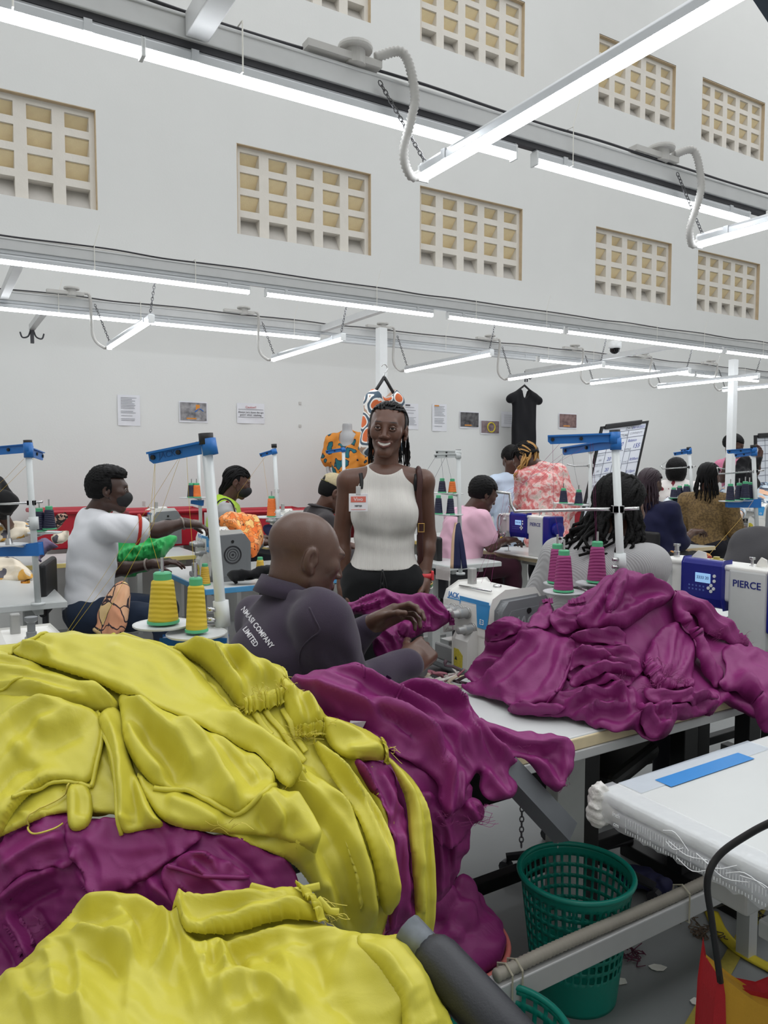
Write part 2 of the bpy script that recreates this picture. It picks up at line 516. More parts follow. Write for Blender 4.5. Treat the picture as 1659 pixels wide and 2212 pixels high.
def cross_batten(u0, v0, u1, v1, c0, c1, label, near=False, lit=True, ext=0.0):
 """a batten hung at right angles to the rails, wall end at c0, room end at c1"""
 r, h = onc(u0, v0, c0)
 h -= 0.0
 L = c0 - c1
 t = batten(label, W(r, c0, h + 0.01), L, RZ - math.pi / 2, 'battens hung across the rows', lit)
 # chains from the rails and a flexible conduit at the wall end (local frame: x towards the room)
 up = RAIL_H - (h + 0.01)
 if near:
  part('chain', chain_mb((0.015, 0, 0.03), (0.02, -0.17, up + 0.03)), mat('chain_dark', (96, 96, 98), 0.4, 0.5), t)
  f = flex_mb([(0.0, 0, 0.005), (0.0, -0.045, -0.012), (0.02, -0.085, 0.04), (0.045, -0.075, 0.13), (0.05, -0.065, 0.21), (0.04, -0.1, up + 0.12), (0.01, -0.18, up + 0.1)])
 else:
  part('chain', chain_mb((0.02, 0, 0.03), (0.0, -0.09, up + 0.02), 0.022), mat('chain_dark', (96, 96, 98), 0.4, 0.5), t)
  f = flex_mb([(-0.005, 0, 0.005), (-0.05, -0.03, 0.0), (-0.05, -0.1, 0.08), (0.0, -0.12, up + 0.06), (0.0, -0.16, up + 0.09)], 0.012, 30)
  part('chain', chain_mb((L - 0.03, 0, 0.03), (L + 0.02, 0.03, up + 0.02), 0.022), mat('chain_dark', (96, 96, 98), 0.4, 0.5), t)
 part('flexible_conduit', f, M_PLASTIC, t, smooth=True)
 m = MB(); m.lathe([(0.05, 0), (0.052, 0.006), (0.05, 0.014)], 20, o=(0, -0.24, up + 0.105)); m.lathe([(0.03, -0.04), (0.03, 0.0)], 16, o=(0, -0.24, up + 0.105))
 m.box(-0.02, 0.02, -0.4, -0.16, up + 0.07, up + 0.09)
 part('junction_box', m, M_PLASTIC, t, smooth=False)
 return t
cross_batten(914, 385, 1659, -10, 1.98, -0.9, 'large lit batten sloping to the top right corner, hung on chain and ribbed conduit', True)
cross_batten(1510, 530, 1659, 490, 1.98, -0.9, 'lit batten end at the right edge below the near rail, on chain', True)
for (u0, v0, lab, lit) in [(236, 752, 'unlit hanging batten at the far left, aluminium side showing', True), (590, 778, 'lit hanging batten left of the hanging patterned dress', True),
      (877, 802, 'lit hanging batten right of the hanging patterned dress', True), (1100, 820, 'lit hanging batten directly above the black dress', True),
      (1277, 829, 'lit hanging batten above the flip chart', True), (1422, 837, 'lit hanging batten passing left of the right column', True), (1562, 844, 'lit hanging batten at the right edge, lowest of the row', True)]:
 cross_batten(u0, v0, 0, 0, 5.6, 4.42, lab, False, lit)

# cross beams between the rails and columns
def cross_beam(r, c0, c1, label, h=RAIL_H + 0.0, s=0.03, hooks=False):
 t = thing('cross_beam', label, 'beam', W(r, c1, h), RZ - math.pi / 2)
 L = c1 - c0; m = MB()
 m.box(0, L, -s, s, 0, 2 * s); part('tube', m, M_ALU, t, 0.003)
 if hooks:
  for q in (-1, 1):
   m = MB(); m.tube(bez([(0.0, q * 0.01, 0.0), (0.0, q * 0.03, -0.05), (-0.0, q * 0.07, -0.06), (0.0, q * 0.085, -0.02)], 12), 0.006, 6); part('hook', m, M_DARK, t, smooth=True)
  m = MB(); m.box(-0.02, 0.015, -0.012, 0.012, -0.1, 0.03); part('hook_plate', m, M_DARK, t)
 return t
cross_beam(onc(418, 110, 2.0)[0], -1.5, 1.97, 'bare aluminium cross beam running up and out at the top left')
cross_beam(onc(8, 652, 5.67)[0], 4.36, 5.67, 'aluminium cross beam at the left edge between middle and far rails', h=RAIL_H, s=0.025)
cross_beam(onc(100, 682, 5.67)[0], 5.72, 6.5, 'short beam stub with coat hooks at far left', h=RAIL_H - 0.05, s=0.022, hooks=True)
cross_beam(2.83, 4.36, 5.67, 'aluminium cross beam over the standing woman', s=0.025)
cross_beam(6.09, 4.36, 5.67, 'aluminium cross beam left of the right column', s=0.025)
cross_beam(6.09, 5.74, 6.8, 'beam stub carrying the black dress hanger', h=RAIL_H - 0.02, s=0.022, hooks=True)
cross_beam(3.25, 2.0 - 2.5, 2.0, 'aluminium cross beam joining the near rail at the right edge', s=0.03)
def column(u, c, label):
 r = onc(u, 900, c)[0]
 t = thing('column', label, 'column', W(r, c, 0), RZ)
 m = MB(); m.box(-0.035, 0.035, -0.035, 0.035, 0, RAIL_H); part('post', m, M_WHITEPAINT, t, 0.003)
 m = MB(); m.box(-0.08, 0.08, -0.08, 0.08, 0, 0.01); part('base_plate', m, M_WHITEPAINT, t)
 return t
column(824, 5.25, 'white square steel column behind the standing woman')
column(1581, 4.9, 'white square steel column at the right, before the pink top person')
# security camera under the cross beam
r, h = onc(1328, 760, 4.9)
t = thing('security_camera', 'white dome security camera with black eye under the beam', 'camera', W(r, 4.9, h), RZ)
m = MB(); m.lathe([(0.055, 0.03), (0.06, 0.045), (0.06, 0.09), (0.03, 0.1)], 24); part('housing', m, M_WHITEPAINT, t, smooth=True)
m = MB(); m.lathe([(0.0, -0.02), (0.025, -0.016), (0.042, 0.0), (0.05, 0.03)], 20, caps=False); part('dome', m, mat('black_dome', (12, 12, 14), 0.1), t, smooth=True)
m = MB(); m.tube([(0, 0, 0.1), (0, 0, RAIL_H - h + 0.02)], 0.02, 8); part('stem', m, M_WHITEPAINT, t)
# ================================================================== cloth heaps
def cloth_mat(name, rgb, rough=0.5, sheen=0.25, weave=0.07, spec=0.4, rump=0.2):
 m = mat(name, rgb, rough, 0, 0.05, 6.0, bump=weave, bscale=900, sheen=sheen, spec=spec)
 b = m.node_tree.nodes['Principled BSDF']
 b.inputs['Sheen Tint'].default_value = tuple(min(1, q * 1.8) for q in lin(rgb)[:3]) + (1,)
 b.inputs['Sheen Roughness'].default_value = 0.4
 nt = m.node_tree; b1 = [n for n in nt.nodes if n.type == 'BUMP'][0]; tc = [n for n in nt.nodes if n.type == 'TEX_COORD'][0]      # soft rumples under the weave
 mp = nt.nodes.new('ShaderNodeMapping'); mp.inputs['Scale'].default_value = (1, 1.6, 0.6); mp.inputs['Rotation'].default_value = (0.4, 0.5, 0.6)
 nz = nt.nodes.new('ShaderNodeTexNoise'); nz.inputs['Scale'].default_value = 14; nz.inputs['Detail'].default_value = 3; nz.inputs['Distortion'].default_value = 1.2
 b2 = nt.nodes.new('ShaderNodeBump'); b2.inputs['Strength'].default_value = rump; b2.inputs['Distance'].default_value = 0.016
 nt.links.new(tc.outputs['Object'], mp.inputs['Vector']); nt.links.new(mp.outputs['Vector'], nz.inputs['Vector']); nt.links.new(nz.outputs['Fac'], b2.inputs['Height']); nt.links.new(b2.outputs['Normal'], b1.inputs['Normal'])
 return m
M_YEL = cloth_mat('chartreuse_satin', (206, 197, 72), 0.36, 0.2, rump=0.1)
M_PUR = cloth_mat('purple_crepe', (128, 36, 103), 0.5, 0.12, rump=0.18)
M_YTHREAD = mat('yellow_thread', (214, 200, 90), 0.7)
M_PTHREAD = mat('purple_thread', (140, 52, 112), 0.7)

class DepthMap:
 """smooth depth over the photo plane from points whose distance is known (thin-plate spline)"""
 def __init__(s, pts):
  P = np.array(pts, float); s.c = P[:, :2] / 400.0; n = len(P)
  A = np.zeros((n + 3, n + 3)); A[:n, :n] = s.k(s.c, s.c) + np.eye(n) * 0.004
  A[:n, n] = 1; A[:n, n + 1:] = s.c; A[n, :n] = 1; A[n + 1:, :n] = s.c.T
  s.w = np.linalg.lstsq(A, np.concatenate([P[:, 2], [0, 0, 0]]), rcond=1e-9)[0]
 @staticmethod
 def k(a, b):
  r2 = ((a[:, None] - b[None]) ** 2).sum(-1); return 0.5 * r2 * np.log(r2 + 1e-9)
 def __call__(s, uv):
  q = np.asarray(uv, float) / 400.0; n = len(s.c)
  return s.k(q, s.c) @ s.w[:n] + s.w[n] + q @ s.w[n + 1:]

def rays(uv):
 x = (uv[:, 0] - 829.5) / FPX; y = -(uv[:, 1] - 1106) / FPX
 return np.stack([x, math.cos(PITCH) + y * math.sin(PITCH), -math.sin(PITCH) + y * math.cos(PITCH)], 1)

def seg_dist(q, poly, closed=False):
 """distance, signed side and position along a polyline for points q"""
 P = np.asarray(poly, float)
 if closed: P = np.vstack([P, P[:1]])
 best = np.full(len(q), 1e9); side = np.zeros(len(q)); along = np.zeros(len(q)); near = np.zeros((len(q), 2))
 L = np.concatenate([[0], np.cumsum(np.linalg.norm(P[1:] - P[:-1], axis=1))])
 for i in range(len(P) - 1):
  a, b = P[i], P[i + 1]; d = b - a; l2 = max(1e-9, d @ d)
  t = np.clip(((q - a) @ d) / l2, 0, 1); c = a + t[:, None] * d; e = q - c
  dd = np.sqrt((e ** 2).sum(1)); m = dd < best
  best[m] = dd[m]; near[m] = c[m]; side[m] = (d[0] * e[m, 1] - d[1] * e[m, 0]); along[m] = (L[i] + t[m] * math.sqrt(l2)) / L[-1]
 return best, side, along, near

def inside(q, poly):
 P = np.asarray(poly, float); n = len(P); r = np.zeros(len(q), bool); j = n - 1
 for i in range(n):
  a, b = P[i], P[j]
  c = ((a[1] > q[:, 1]) != (b[1] > q[:, 1])) & (q[:, 0] < (b[0] - a[0]) * (q[:, 1] - a[1]) / (b[1] - a[1] + 1e-12) + a[0])
  r ^= c; j = i
 return r

def smooth_poly(p, n=3, closed=True):
 """Chaikin corner cutting keeps traced outlines soft"""
 p = np.asarray(p, float)
 for _ in range(n):
  q = np.roll(p, -1, 0) if closed else p[1:]
  a = p if closed else p[:-1]
  s = np.empty((2 * len(a), 2)); s[0::2] = 0.75 * a + 0.25 * q; s[1::2] = 0.25 * a + 0.75 * q
  p = s if closed else np.vstack([p[:1], s, p[-1:]])
 return p

def blur(a, k):
 for ax in (0, 1):
  for _ in range(2):
   c = np.cumsum(np.pad(a, [(k + 1, k) if i == ax else (0, 0) for i in (0, 1)], mode='edge'), axis=ax)
   a = (np.take(c, range(2 * k + 1, c.shape[ax]), ax) - np.take(c, range(0, c.shape[ax] - 2 * k - 1), ax)) / (2 * k + 1)
 return a

class Heap:
 """layers of cloth laid one over another on a base surface"""
 def __init__(s, dm, box, step=4.0):
  s.dm = dm; s.step = step; s.u0, s.v0, u1, v1 = box
  s.nu = int((u1 - s.u0) / step) + 1; s.nv = int((v1 - s.v0) / step) + 1
  U, V = np.meshgrid(s.u0 + np.arange(s.nu) * step, s.v0 + np.arange(s.nv) * step)
  s.uv = np.stack([U.ravel(), V.ravel()], 1); s.B = np.zeros((s.nv, s.nu))
  s.base = s.point0(s.uv).reshape(s.nv, s.nu, 3)
  du = np.gradient(s.base, axis=1); dv = np.gradient(s.base, axis=0)
  n = np.cross(dv, du); n /= np.linalg.norm(n, axis=2, keepdims=True) + 1e-12
  r = -rays(s.uv).reshape(s.nv, s.nu, 3); r /= np.linalg.norm(r, axis=2, keepdims=True)
  n[(n * r).sum(2) < 0] *= -1
  n = np.stack([blur(n[:, :, i], 10) for i in range(3)], 2) + 0.5 * r; n /= np.linalg.norm(n, axis=2, keepdims=True); s.n = n
 def point0(s, uv):
  q = rays(uv); d = s.dm(uv); p = q * (d / q[:, 1])[:, None]; p[:, 2] += EYE; return p
 def samp(s, A, uv):
  x = np.clip((uv[:, 0] - s.u0) / s.step, 0, s.nu - 1.001); y = np.clip((uv[:, 1] - s.v0) / s.step, 0, s.nv - 1.001)
  i = x.astype(int); j = y.astype(int); fx = x - i; fy = y - j
  if A.ndim == 3: fx = fx[:, None]; fy = fy[:, None]
  return A[j, i] * (1 - fx) * (1 - fy) + A[j, i + 1] * fx * (1 - fy) + A[j + 1, i] * (1 - fx) * fy + A[j + 1, i + 1] * fx * fy
 def layer(s, poly, T=0.015, edge=26, folds=(), micro=0.0012, under=6, seed=0, res=5.0, flat=0.0, sm=2, curl=0.0, wave=0.004, lip=0.2, comp=(0.25, 0.5), gain=1.5, wk=0.8):
  poly = smooth_poly(poly, sm)
  if wave > 0.006:                           # raw edges ripple
   q0 = np.roll(poly, -1, 0) - np.roll(poly, 1, 0); nn = np.stack([-q0[:, 1], q0[:, 0]], 1) / (np.linalg.norm(q0, axis=1, keepdims=True) + 1e-9)
   al = np.cumsum(np.linalg.norm(q0, axis=1)) / 2
   poly = poly + nn * (1.2 * np.sin(al / 7.0 + seed) + 2.4 * np.sin(al / 17.0 + 2 * seed))[:, None]
  q = s.uv
  lo = poly.min(0) - 40; hi = poly.max(0) + 40
  sel = (q[:, 0] > lo[0]) & (q[:, 0] < hi[0]) & (q[:, 1] > lo[1]) & (q[:, 1] < hi[1])
  qs = q[sel]
  ins = inside(qs, poly); dist, _, alng, _ = seg_dist(qs, poly, True)
  per = np.linalg.norm(np.roll(poly, -1, 0) - poly, axis=1).sum()
  wv = lambda a: wave * (0.9 + np.sin(a * per / 14.0 + seed + 1.5 * np.sin(a * 31)) + 0.6 * np.sin(a * per / 8.1 + 3 * seed + 2 * np.sin(a * 23)))
  dd = np.where(ins, dist, 0)
  prof = np.sqrt(np.clip(1 - (1 - np.clip(dd / (edge * 0.6), 0, 1)) ** 2, 0, 1)) * 0.75
  prof = lip + (1 - lip) * prof
  f = np.zeros(len(qs))
  rf = np.random.RandomState(seed * 7 + 3); allf = []
  for fo in folds:
   pts, hgt, wl, wr = fo[:4]; allf.append(fo[:4])
   P = np.array(pts, float); t = P[-1] - P[0]; nrm = np.array([-t[1], t[0]]) / (np.linalg.norm(t) + 1e-9)
   for sd in (-1, 1):                     # companion creases beside every traced fold
    off = nrm * sd * rf.uniform(1.3, 2.3) * (wl if sd < 0 else wr)
    k = rf.uniform(0.55, 0.9); mid = P.mean(0)
    Q = mid + (P - mid) * k + off + t * rf.uniform(-0.15, 0.15) + rf.normal(0, 5, P.shape)
    sg = -0.8 if rf.rand() < 0.55 else 1.0
    allf.append((Q, sg * hgt * rf.uniform(0.3, 0.55), wl * rf.uniform(*comp), wr * rf.uniform(*comp)))
  for pts, hgt, wl, wr in allf:
   pl = smooth_poly(pts, 2, False)
   d, side, al, _ = seg_dist(qs, pl)
   w = np.where(side > 0, wr, wl)
   taper = np.clip(np.minimum(al, 1 - al) * 5 + 0.25, 0, 1)
   f += gain * hgt * np.exp(-np.power(d / (wk * w), 1.35)) * taper
  # fine unevenness that runs with no fixed direction
  rg = np.random.RandomState(seed + 11)
  mi = np.zeros(len(qs)); wx = 14 * np.sin(qs[:, 1] / 47.0 + seed) ; wy = 14 * np.sin(qs[:, 0] / 53.0 + 2 * seed)
  for k in range(5):
   a = rg.uniform(0, math.pi); L = rg.uniform(28, 95)
   mi += np.sin(((qs[:, 0] + wx) * math.cos(a) + (qs[:, 1] + wy) * math.sin(a)) / L * 2 * math.pi + rg.uniform(0, 6)) * L / 60
  f = f + micro * mi
  Bs = blur(s.B, under) if under else s.B
  Bs = np.maximum(Bs, s.B - 0.004) * (1 - flat)
  S = np.zeros(s.nu * s.nv)
  S[sel] = Bs.ravel()[sel] + T * prof + f * np.clip(0.3 + dd / edge, 0, 1) + curl * np.exp(-(dd / 10) ** 2) + np.where(ins, wv(alng) * np.exp(-dd / 14.0), 0)
  S2 = S.reshape(s.nv, s.nu)
  m = np.zeros(s.nu * s.nv, bool); m[np.where(sel)[0][ins]] = True; m = m.reshape(s.nv, s.nu)
  # mesh: grid cells inside the outline, rim vertices pulled onto it
  nu = int((hi[0] - lo[0]) / res) + 2; nv = int((hi[1] - lo[1]) / res) + 2
  U, V = np.meshgrid(lo[0] + np.arange(nu) * res, lo[1] + np.arange(nv) * res)
  g = np.stack([U.ravel(), V.ravel()], 1)
  gi = inside(g, poly).reshape(nv, nu)
  gd, _, ga, gn = seg_dist(g, poly, True)
  keepv = gi | (gd.reshape(nv, nu) < res * 0.5)
  cell = keepv[:-1, :-1] & keepv[1:, :-1] & keepv[:-1, 1:] & keepv[1:, 1:]
  used = np.zeros((nv, nu), bool)
  for a in (0, 1):
   for b in (0, 1): used[a:nv - 1 + a, b:nu - 1 + b] |= cell
  cnt = np.zeros((nv, nu), int)
  for a in (0, 1):
   for b in (0, 1): cnt[a:nv - 1 + a, b:nu - 1 + b] += cell
  rim = used & (cnt < 4)
  rf = rim.ravel() & (gd < res * 1.6)
  g[rf] = gn[rf]
  idx = -np.ones(nv * nu, int); uw = np.where(used.ravel())[0]; idx[uw] = np.arange(len(uw))
  idg = idx.reshape(nv, nu)
  fs = np.stack([idg[:-1, :-1][cell], idg[1:, :-1][cell], idg[1:, 1:][cell], idg[:-1, 1:][cell]], 1)
  uv = g[uw]
  # height at the vertices: the buffered surface, rim value at the rim
  hgt = s.samp(S2, uv)
  onrim = rf[uw]
  hgt[onrim] = s.samp(Bs, uv[onrim]) + curl + 0.75 * lip * T + np.maximum(wv(ga[uw][onrim]), 0)
  P = s.point0(uv) + s.samp(s.n, uv) * hgt[:, None]
  s.B = np.where(m, np.maximum(s.B, S2), s.B)
  return P, fs, poly
 def at(s, pts, lift=0.002):
  uv = np.asarray(pts, float)
  return s.point0(uv) + s.samp(s.n, uv) * (s.samp(s.B, uv) + lift)[:, None]

def cloth(heap, name, label, cat, m, poly, group=None, hem=None, thick=0.0022, solid=None, threads=None, tm=None, parent=None, **kw):
 yl = m is M_YEL
 kw.setdefault('wave', 0.0061 if m is M_PUR else 0.0008 if yl else 0.003); kw.setdefault('comp', (0.5, 0.9) if yl else (0.25, 0.5))
 if yl: kw.setdefault('gain', 1.9); kw['micro'] = 0.5 * kw.get('micro', 0.0012)
 kw.setdefault('lip', 0.55 if m is M_PUR else 0.25)
 if m is M_PUR:
  kw.setdefault('gain', 1.75); kw.setdefault('wk', 0.6); kw['T'] = 0.65 * kw.get('T', 0.015); kw['edge'] = 0.45 * kw.get('edge', 26)
 P, fs, pl = heap.layer(poly, **kw)
 base = P.mean(0); base[2] = P[:, 2].min()
 me = bpy.data.meshes.new(name)
 me.from_pydata((P - (base if parent is None else np.array(parent.location))).tolist(), [], fs.tolist()); me.update()
 me.polygons.foreach_set('use_smooth', np.ones(len(me.polygons), bool))
 o = link(name, me, m, parent, None if parent is not None else base)
 if parent is None: tag(o, label, cat, group)
 if m is not M_PUR: md = o.modifiers.new('smooth', 'SMOOTH'); md.factor = 0.4; md.iterations = 1
 md = o.modifiers.new('solid', 'SOLIDIFY'); md.thickness = solid or thick; md.offset = -1.0
 root = o if parent is None else parent
 loc = np.array(root.location)
 for h in (hem or []):
  pts = smooth_poly(h[0], 2, False); q = heap.at(pts, h[2] if len(h) > 2 else 0.002)
  mb = MB(); mb.tube(q - loc, h[1], 7, flat=None); part('hem', mb, m, root, smooth=True)
 if threads:
  mb = MB(); rg = random.Random(len(label))
  for (u, v, n, L, ang) in threads:
   p0 = heap.at([(u, v)], 0.004)[0]
   for _ in range(n):
    a = math.radians(ang + rg.uniform(-75, 75)); l = L * rg.uniform(0.4, 1.2) / FPX * p0[1]
    s0 = p0 - loc + np.array([rg.uniform(-1, 1), 0, rg.uniform(-1, 1)]) * 0.012
    d = np.array([math.cos(a), rg.uniform(-0.5, -0.1), -math.sin(a)])
    b = np.array([rg.uniform(-1, 1), rg.uniform(-1, 0), rg.uniform(-1, 1)]) * 0.4 * l
    mb.tube(bez([s0, s0 + d * l * 0.5 + b, s0 + d * l + b * 0.5 + np.array([0, 0, -0.2 * l])], 8), 0.0005, 3, caps=False)
  o2 = part('loose_threads', mb, tm, root); o2['kind'] = 'stuff'
 return o

def frill(heap, root, m, a, b, width, n, amp=0.006, lift=0.006):
 """a gathered, frilly cuff edge between two photo points"""
 a = np.array(a, float); b = np.array(b, float); d = b - a; nn = np.array([-d[1], d[0]]) / np.linalg.norm(d)
 t = np.linspace(0, 1, n * 8 + 1); rows = []
 loc = np.array(root.location)
 for k in range(6):
  w = (k / 5.0 - 0.2) * width
  q = a + d * t[:, None] + nn * w + d / np.linalg.norm(d) * (np.sin(t * n * 2.3 + 1)[:, None] * 3)
  zz = amp * (0.35 + 0.65 * abs(k - 1) / 4) * np.sin(t * n * 2 * math.pi + 0.7 * np.sin(t * n * 3.1)) + lift + amp
  p = heap.at(q, 0.0) + heap.samp(heap.n, q) * zz[:, None]
  rows.append(p - loc)
 mb = MB(); mb.grid(np.array(rows)); o = part('gathered_cuff', mb, m, root, smooth=True)
 md = o.modifiers.new('solid', 'SOLIDIFY'); md.thickness = 0.0015
 return o

def crop(ox, oy, s):
 return lambda *p: [(ox + x * s, oy + y * s) for x, y in p]
c1 = crop(0, 1340, 700 / 1659.0)
c2 = crop(0, 1700, 960 / 1659.0)
c3 = crop(560, 1400, 700 / 1659.0)
c8 = crop(900, 1180, 759 / 1659.0)

# ---- big chartreuse heap on the table behind the seated man
DY = DepthMap([(-100, 1410, 1.6), (100, 1375, 1.6), (250, 1385, 1.62), (480, 1405, 1.62), (600, 1440, 1.6), (720, 1530, 1.52), (830, 1625, 1.46), (925, 1780, 1.4), (935, 2000, 1.36),
    (-100, 1600, 1.36), (150, 1600, 1.35), (400, 1600, 1.36), (600, 1650, 1.38), (750, 1750, 1.36),
    (-100, 1800, 1.19), (100, 1800, 1.19), (300, 1780, 1.2), (500, 1800, 1.2), (700, 1850, 1.25), (830, 1950, 1.3),
    (0, 1950, 1.16), (200, 1950, 1.15), (400, 1950, 1.15), (600, 1950, 1.19), (800, 2050, 1.3), (300, 2150, 1.13), (700, 2150, 1.2)])
HY = Heap(DY, (-140, 1300, 1060, 2200))
GY = 'chartreuse garments in the big heap'; GPU = 'purple garments in the foreground'
# purple layers under it
cloth(HY, 'purple_garment', 'crumpled purple cloth layer hanging between the two chartreuse piles', 'garment', M_PUR,
  c2((-100, 130), (100, 100), (300, 120), (700, 150), (1000, 230), (1120, 330), (1100, 460), (900, 560), (600, 560), (330, 520), (150, 640), (-100, 800)), GPU, T=0.02, edge=40, solid=0.02,
  folds=[(c2((0, 420), (120, 330), (230, 300)), .02, 40, 25), (c2((40, 450), (110, 560), (150, 640)), .02, 25, 30), (c2((300, 300), (400, 400), (520, 480)), .02, 30, 30), (c2((700, 260), (850, 380), (950, 420)), .02, 30, 30), (c2((560, 330), (700, 440), (760, 490)), .018, 20, 40)], seed=1)
cloth(HY, 'purple_garment', 'purple cloth flap with curved raw edge at the left frame edge', 'garment', M_PUR,
  c2((-100, 320), (0, 230), (60, 150), (260, 60), (290, 200), (300, 290), (240, 300), (150, 285), (60, 350), (0, 415), (-100, 450)), GPU, T=0.016, edge=16, seed=2,
  folds=[(c2((20, 300), (120, 230), (260, 190)), .016, 30, 22)])
cloth(HY, 'purple_garment', 'smooth triangular purple flap below the chartreuse tab', 'garment', M_PUR,
  c2((250, 120), (500, 130), (790, 170), (700, 240), (580, 320), (440, 400), (390, 392), (310, 300), (260, 210)), GPU, T=0.016, edge=16, seed=3,
  folds=[(c2((330, 180), (420, 300), (420, 390)), .01, 60, 25)], threads=[(235, 1930, 9, 30, 250), (95, 1985, 8, 40, 260)], tm=M_PTHREAD)
cloth(HY, 'purple_garment', 'purple garment with overlocked seam in the shadow under the chartreuse hem', 'garment', M_PUR,
  c2((600, 300), (740, 235), (800, 250), (930, 330), (945, 400), (890, 450), (760, 485), (640, 400)), GPU, T=0.016, edge=14, seed=4, hem=[(c2((640, 290), (740, 315), (830, 325), (920, 330)), 0.0035)],
  folds=[(c2((720, 250), (790, 250), (810, 310)), .008, 14, 10)])
# foundation of the chartreuse heap
Y0 = cloth(HY, 'chartreuse_garment', 'chartreuse garment at the bottom of the big heap, its layers under all the others', 'garment', M_YEL,
  [(-130, 1402), (60, 1392), (130, 1375), (240, 1388), (330, 1395), (470, 1402), (560, 1425), (605, 1442), (630, 1475), (700, 1545), (760, 1590), (810, 1640), (840, 1720), (850, 1830), (834, 2030), (770, 2030), (700, 1990), (660, 1890), (600, 1850), (470, 1800), (380, 1780), (300, 1770), (150, 1755), (60, 1790), (-130, 1870)],
  GY, T=0.02, edge=40, solid=0.03, seed=5, micro=0.0018,
  folds=[(c3((60, 640), (260, 800), (420, 1020), (510, 1300), (520, 1420)), .022, 26, 20), (c3((200, 650), (380, 860), (480, 1100), (560, 1400)), .018, 18, 16), (c3((330, 560), (470, 800), (560, 1050), (620, 1300)), .018, 18, 14),
    (c3((-40, 780), (120, 920), (230, 1100)), .03, 40, 30), (c3((0, 500), (120, 640), (180, 760)), .014, 20, 16), (c3((450, 560), (560, 720), (620, 900), (640, 1150)), .02, 20, 14), (c3((120, 1000), (200, 1180), (230, 1300)), .02, 22, 16), (c3((320, 1150), (360, 1300), (400, 1450)), .01, 12, 18)])
cloth(HY, 'chartreuse_garment', 'folded chartreuse cloth edges stacked at the left of the heap', 'garment', M_YEL,
  c1((-200, 150), (60, 170), (140, 230), (280, 290), (450, 360), (600, 420), (640, 500), (480, 500), (330, 480), (0, 470), (-200, 470)), GY, T=0.014, edge=20, seed=6,
  folds=[(c1((-100, 300), (130, 330), (350, 380), (580, 470)), .02, 24, 14), (c1((-100, 390), (150, 400), (330, 440), (500, 480)), .016, 16, 10), (c1((-50, 230), (90, 240), (240, 280)), .012, 12, 9), (c1((430, 350), (520, 430), (600, 480)), .01, 9, 9)],
  hem=[(c1((-60, 440), (60, 415), (150, 380)), .003)])
cloth(HY, 'chartreuse_garment', 'rounded chartreuse lobe with piped edge at the left of the heap', 'garment', M_YEL,
  c1((-220, 440), (0, 435), (170, 450), (330, 490), (500, 505), (545, 570), (525, 700), (475, 880), (350, 845), (230, 880), (120, 960), (0, 1170), (-220, 1260)), GY, T=0.02, edge=30, seed=7,
  folds=[(c1((-60, 800), (60, 620), (220, 520), (420, 480)), .03, 40, 22), (c1((200, 640), (330, 570), (480, 520)), .012, 26, 16), (c1((40, 1080), (160, 900), (330, 860)), .016, 26, 18), (c1((-80, 980), (60, 780), (160, 700)), .012, 30, 30)],
  hem=[(c1((500, 500), (540, 570), (525, 700), (475, 880)), .0042, .004), (c1((475, 880), (350, 850), (250, 875), (100, 960)), .0035, .003)], threads=[(160, 1712, 3, 40, 200)], tm=M_YTHREAD)
cloth(HY, 'chartreuse_garment', 'narrow chartreuse fall with pointed lower corner at centre left', 'garment', M_YEL,
  c1((500, 540), (600, 470), (660, 560), (680, 780), (760, 900), (800, 1010), (870, 1075), (760, 1085), (640, 1118), (615, 1040), (600, 900), (560, 760), (540, 640)), GY, T=0.016, edge=18, seed=8,
  folds=[(c1((560, 560), (620, 740), (640, 900), (640, 1100)), .022, 15, 20), (c1((640, 640), (690, 820), (760, 1000), (840, 1070)), .014, 18, 24)],
  hem=[(c1((540, 640), (600, 780), (610, 900), (640, 1112)), .0035, .003)])
cloth(HY, 'chartreuse_garment', 'chartreuse cloth behind the curved hem with frayed tassel', 'garment', M_YEL,
  c1((690, 800), (800, 880), (960, 900), (1100, 960), (1250, 1000), (1400, 900), (1560, 1000), (1600, 1200), (1540, 1230), (1360, 1120), (1140, 1108), (900, 1082), (790, 1010)), GY, T=0.016, edge=18, seed=9,
  folds=[(c1((1250, 960), (1340, 1040), (1400, 1120)), .02, 18, 14), (c1((850, 950), (1000, 1000), (1130, 1080)), .012, 24, 24), (c1((1420, 960), (1500, 1060), (1560, 1200)), .02, 24, 18)], threads=[(488, 1800, 7, 60, 270)], tm=M_YTHREAD)
cloth(HY, 'chartreuse_garment', 'chartreuse panel with curved stitched hem in the middle of the heap', 'garment', M_YEL,
  c1((600, 410), (700, 430), (860, 520), (1050, 620), (1260, 700), (1390, 850), (1380, 900), (1290, 990), (1190, 1045), (1110, 1000), (960, 915), (810, 915), (700, 800), (640, 690), (630, 560)), GY, T=0.02, edge=26, seed=10,
  folds=[(c1((660, 470), (800, 600), (920, 720), (1010, 900)), .03, 40, 20), (c1((640, 600), (760, 760), (860, 880)), .018, 24, 20), (c1((900, 600), (1060, 760), (1130, 900), (1190, 1020)), .026, 30, 24), (c1((1080, 650), (1220, 780), (1290, 900)), .014, 24, 24), (c1((1260, 720), (1340, 820), (1370, 880)), .014, 14, 16)],
  hem=[(c1((800, 912), (880, 920), (960, 915), (1050, 965), (1110, 1005), (1190, 1045), (1290, 990), (1375, 905)), .0045, .003)])
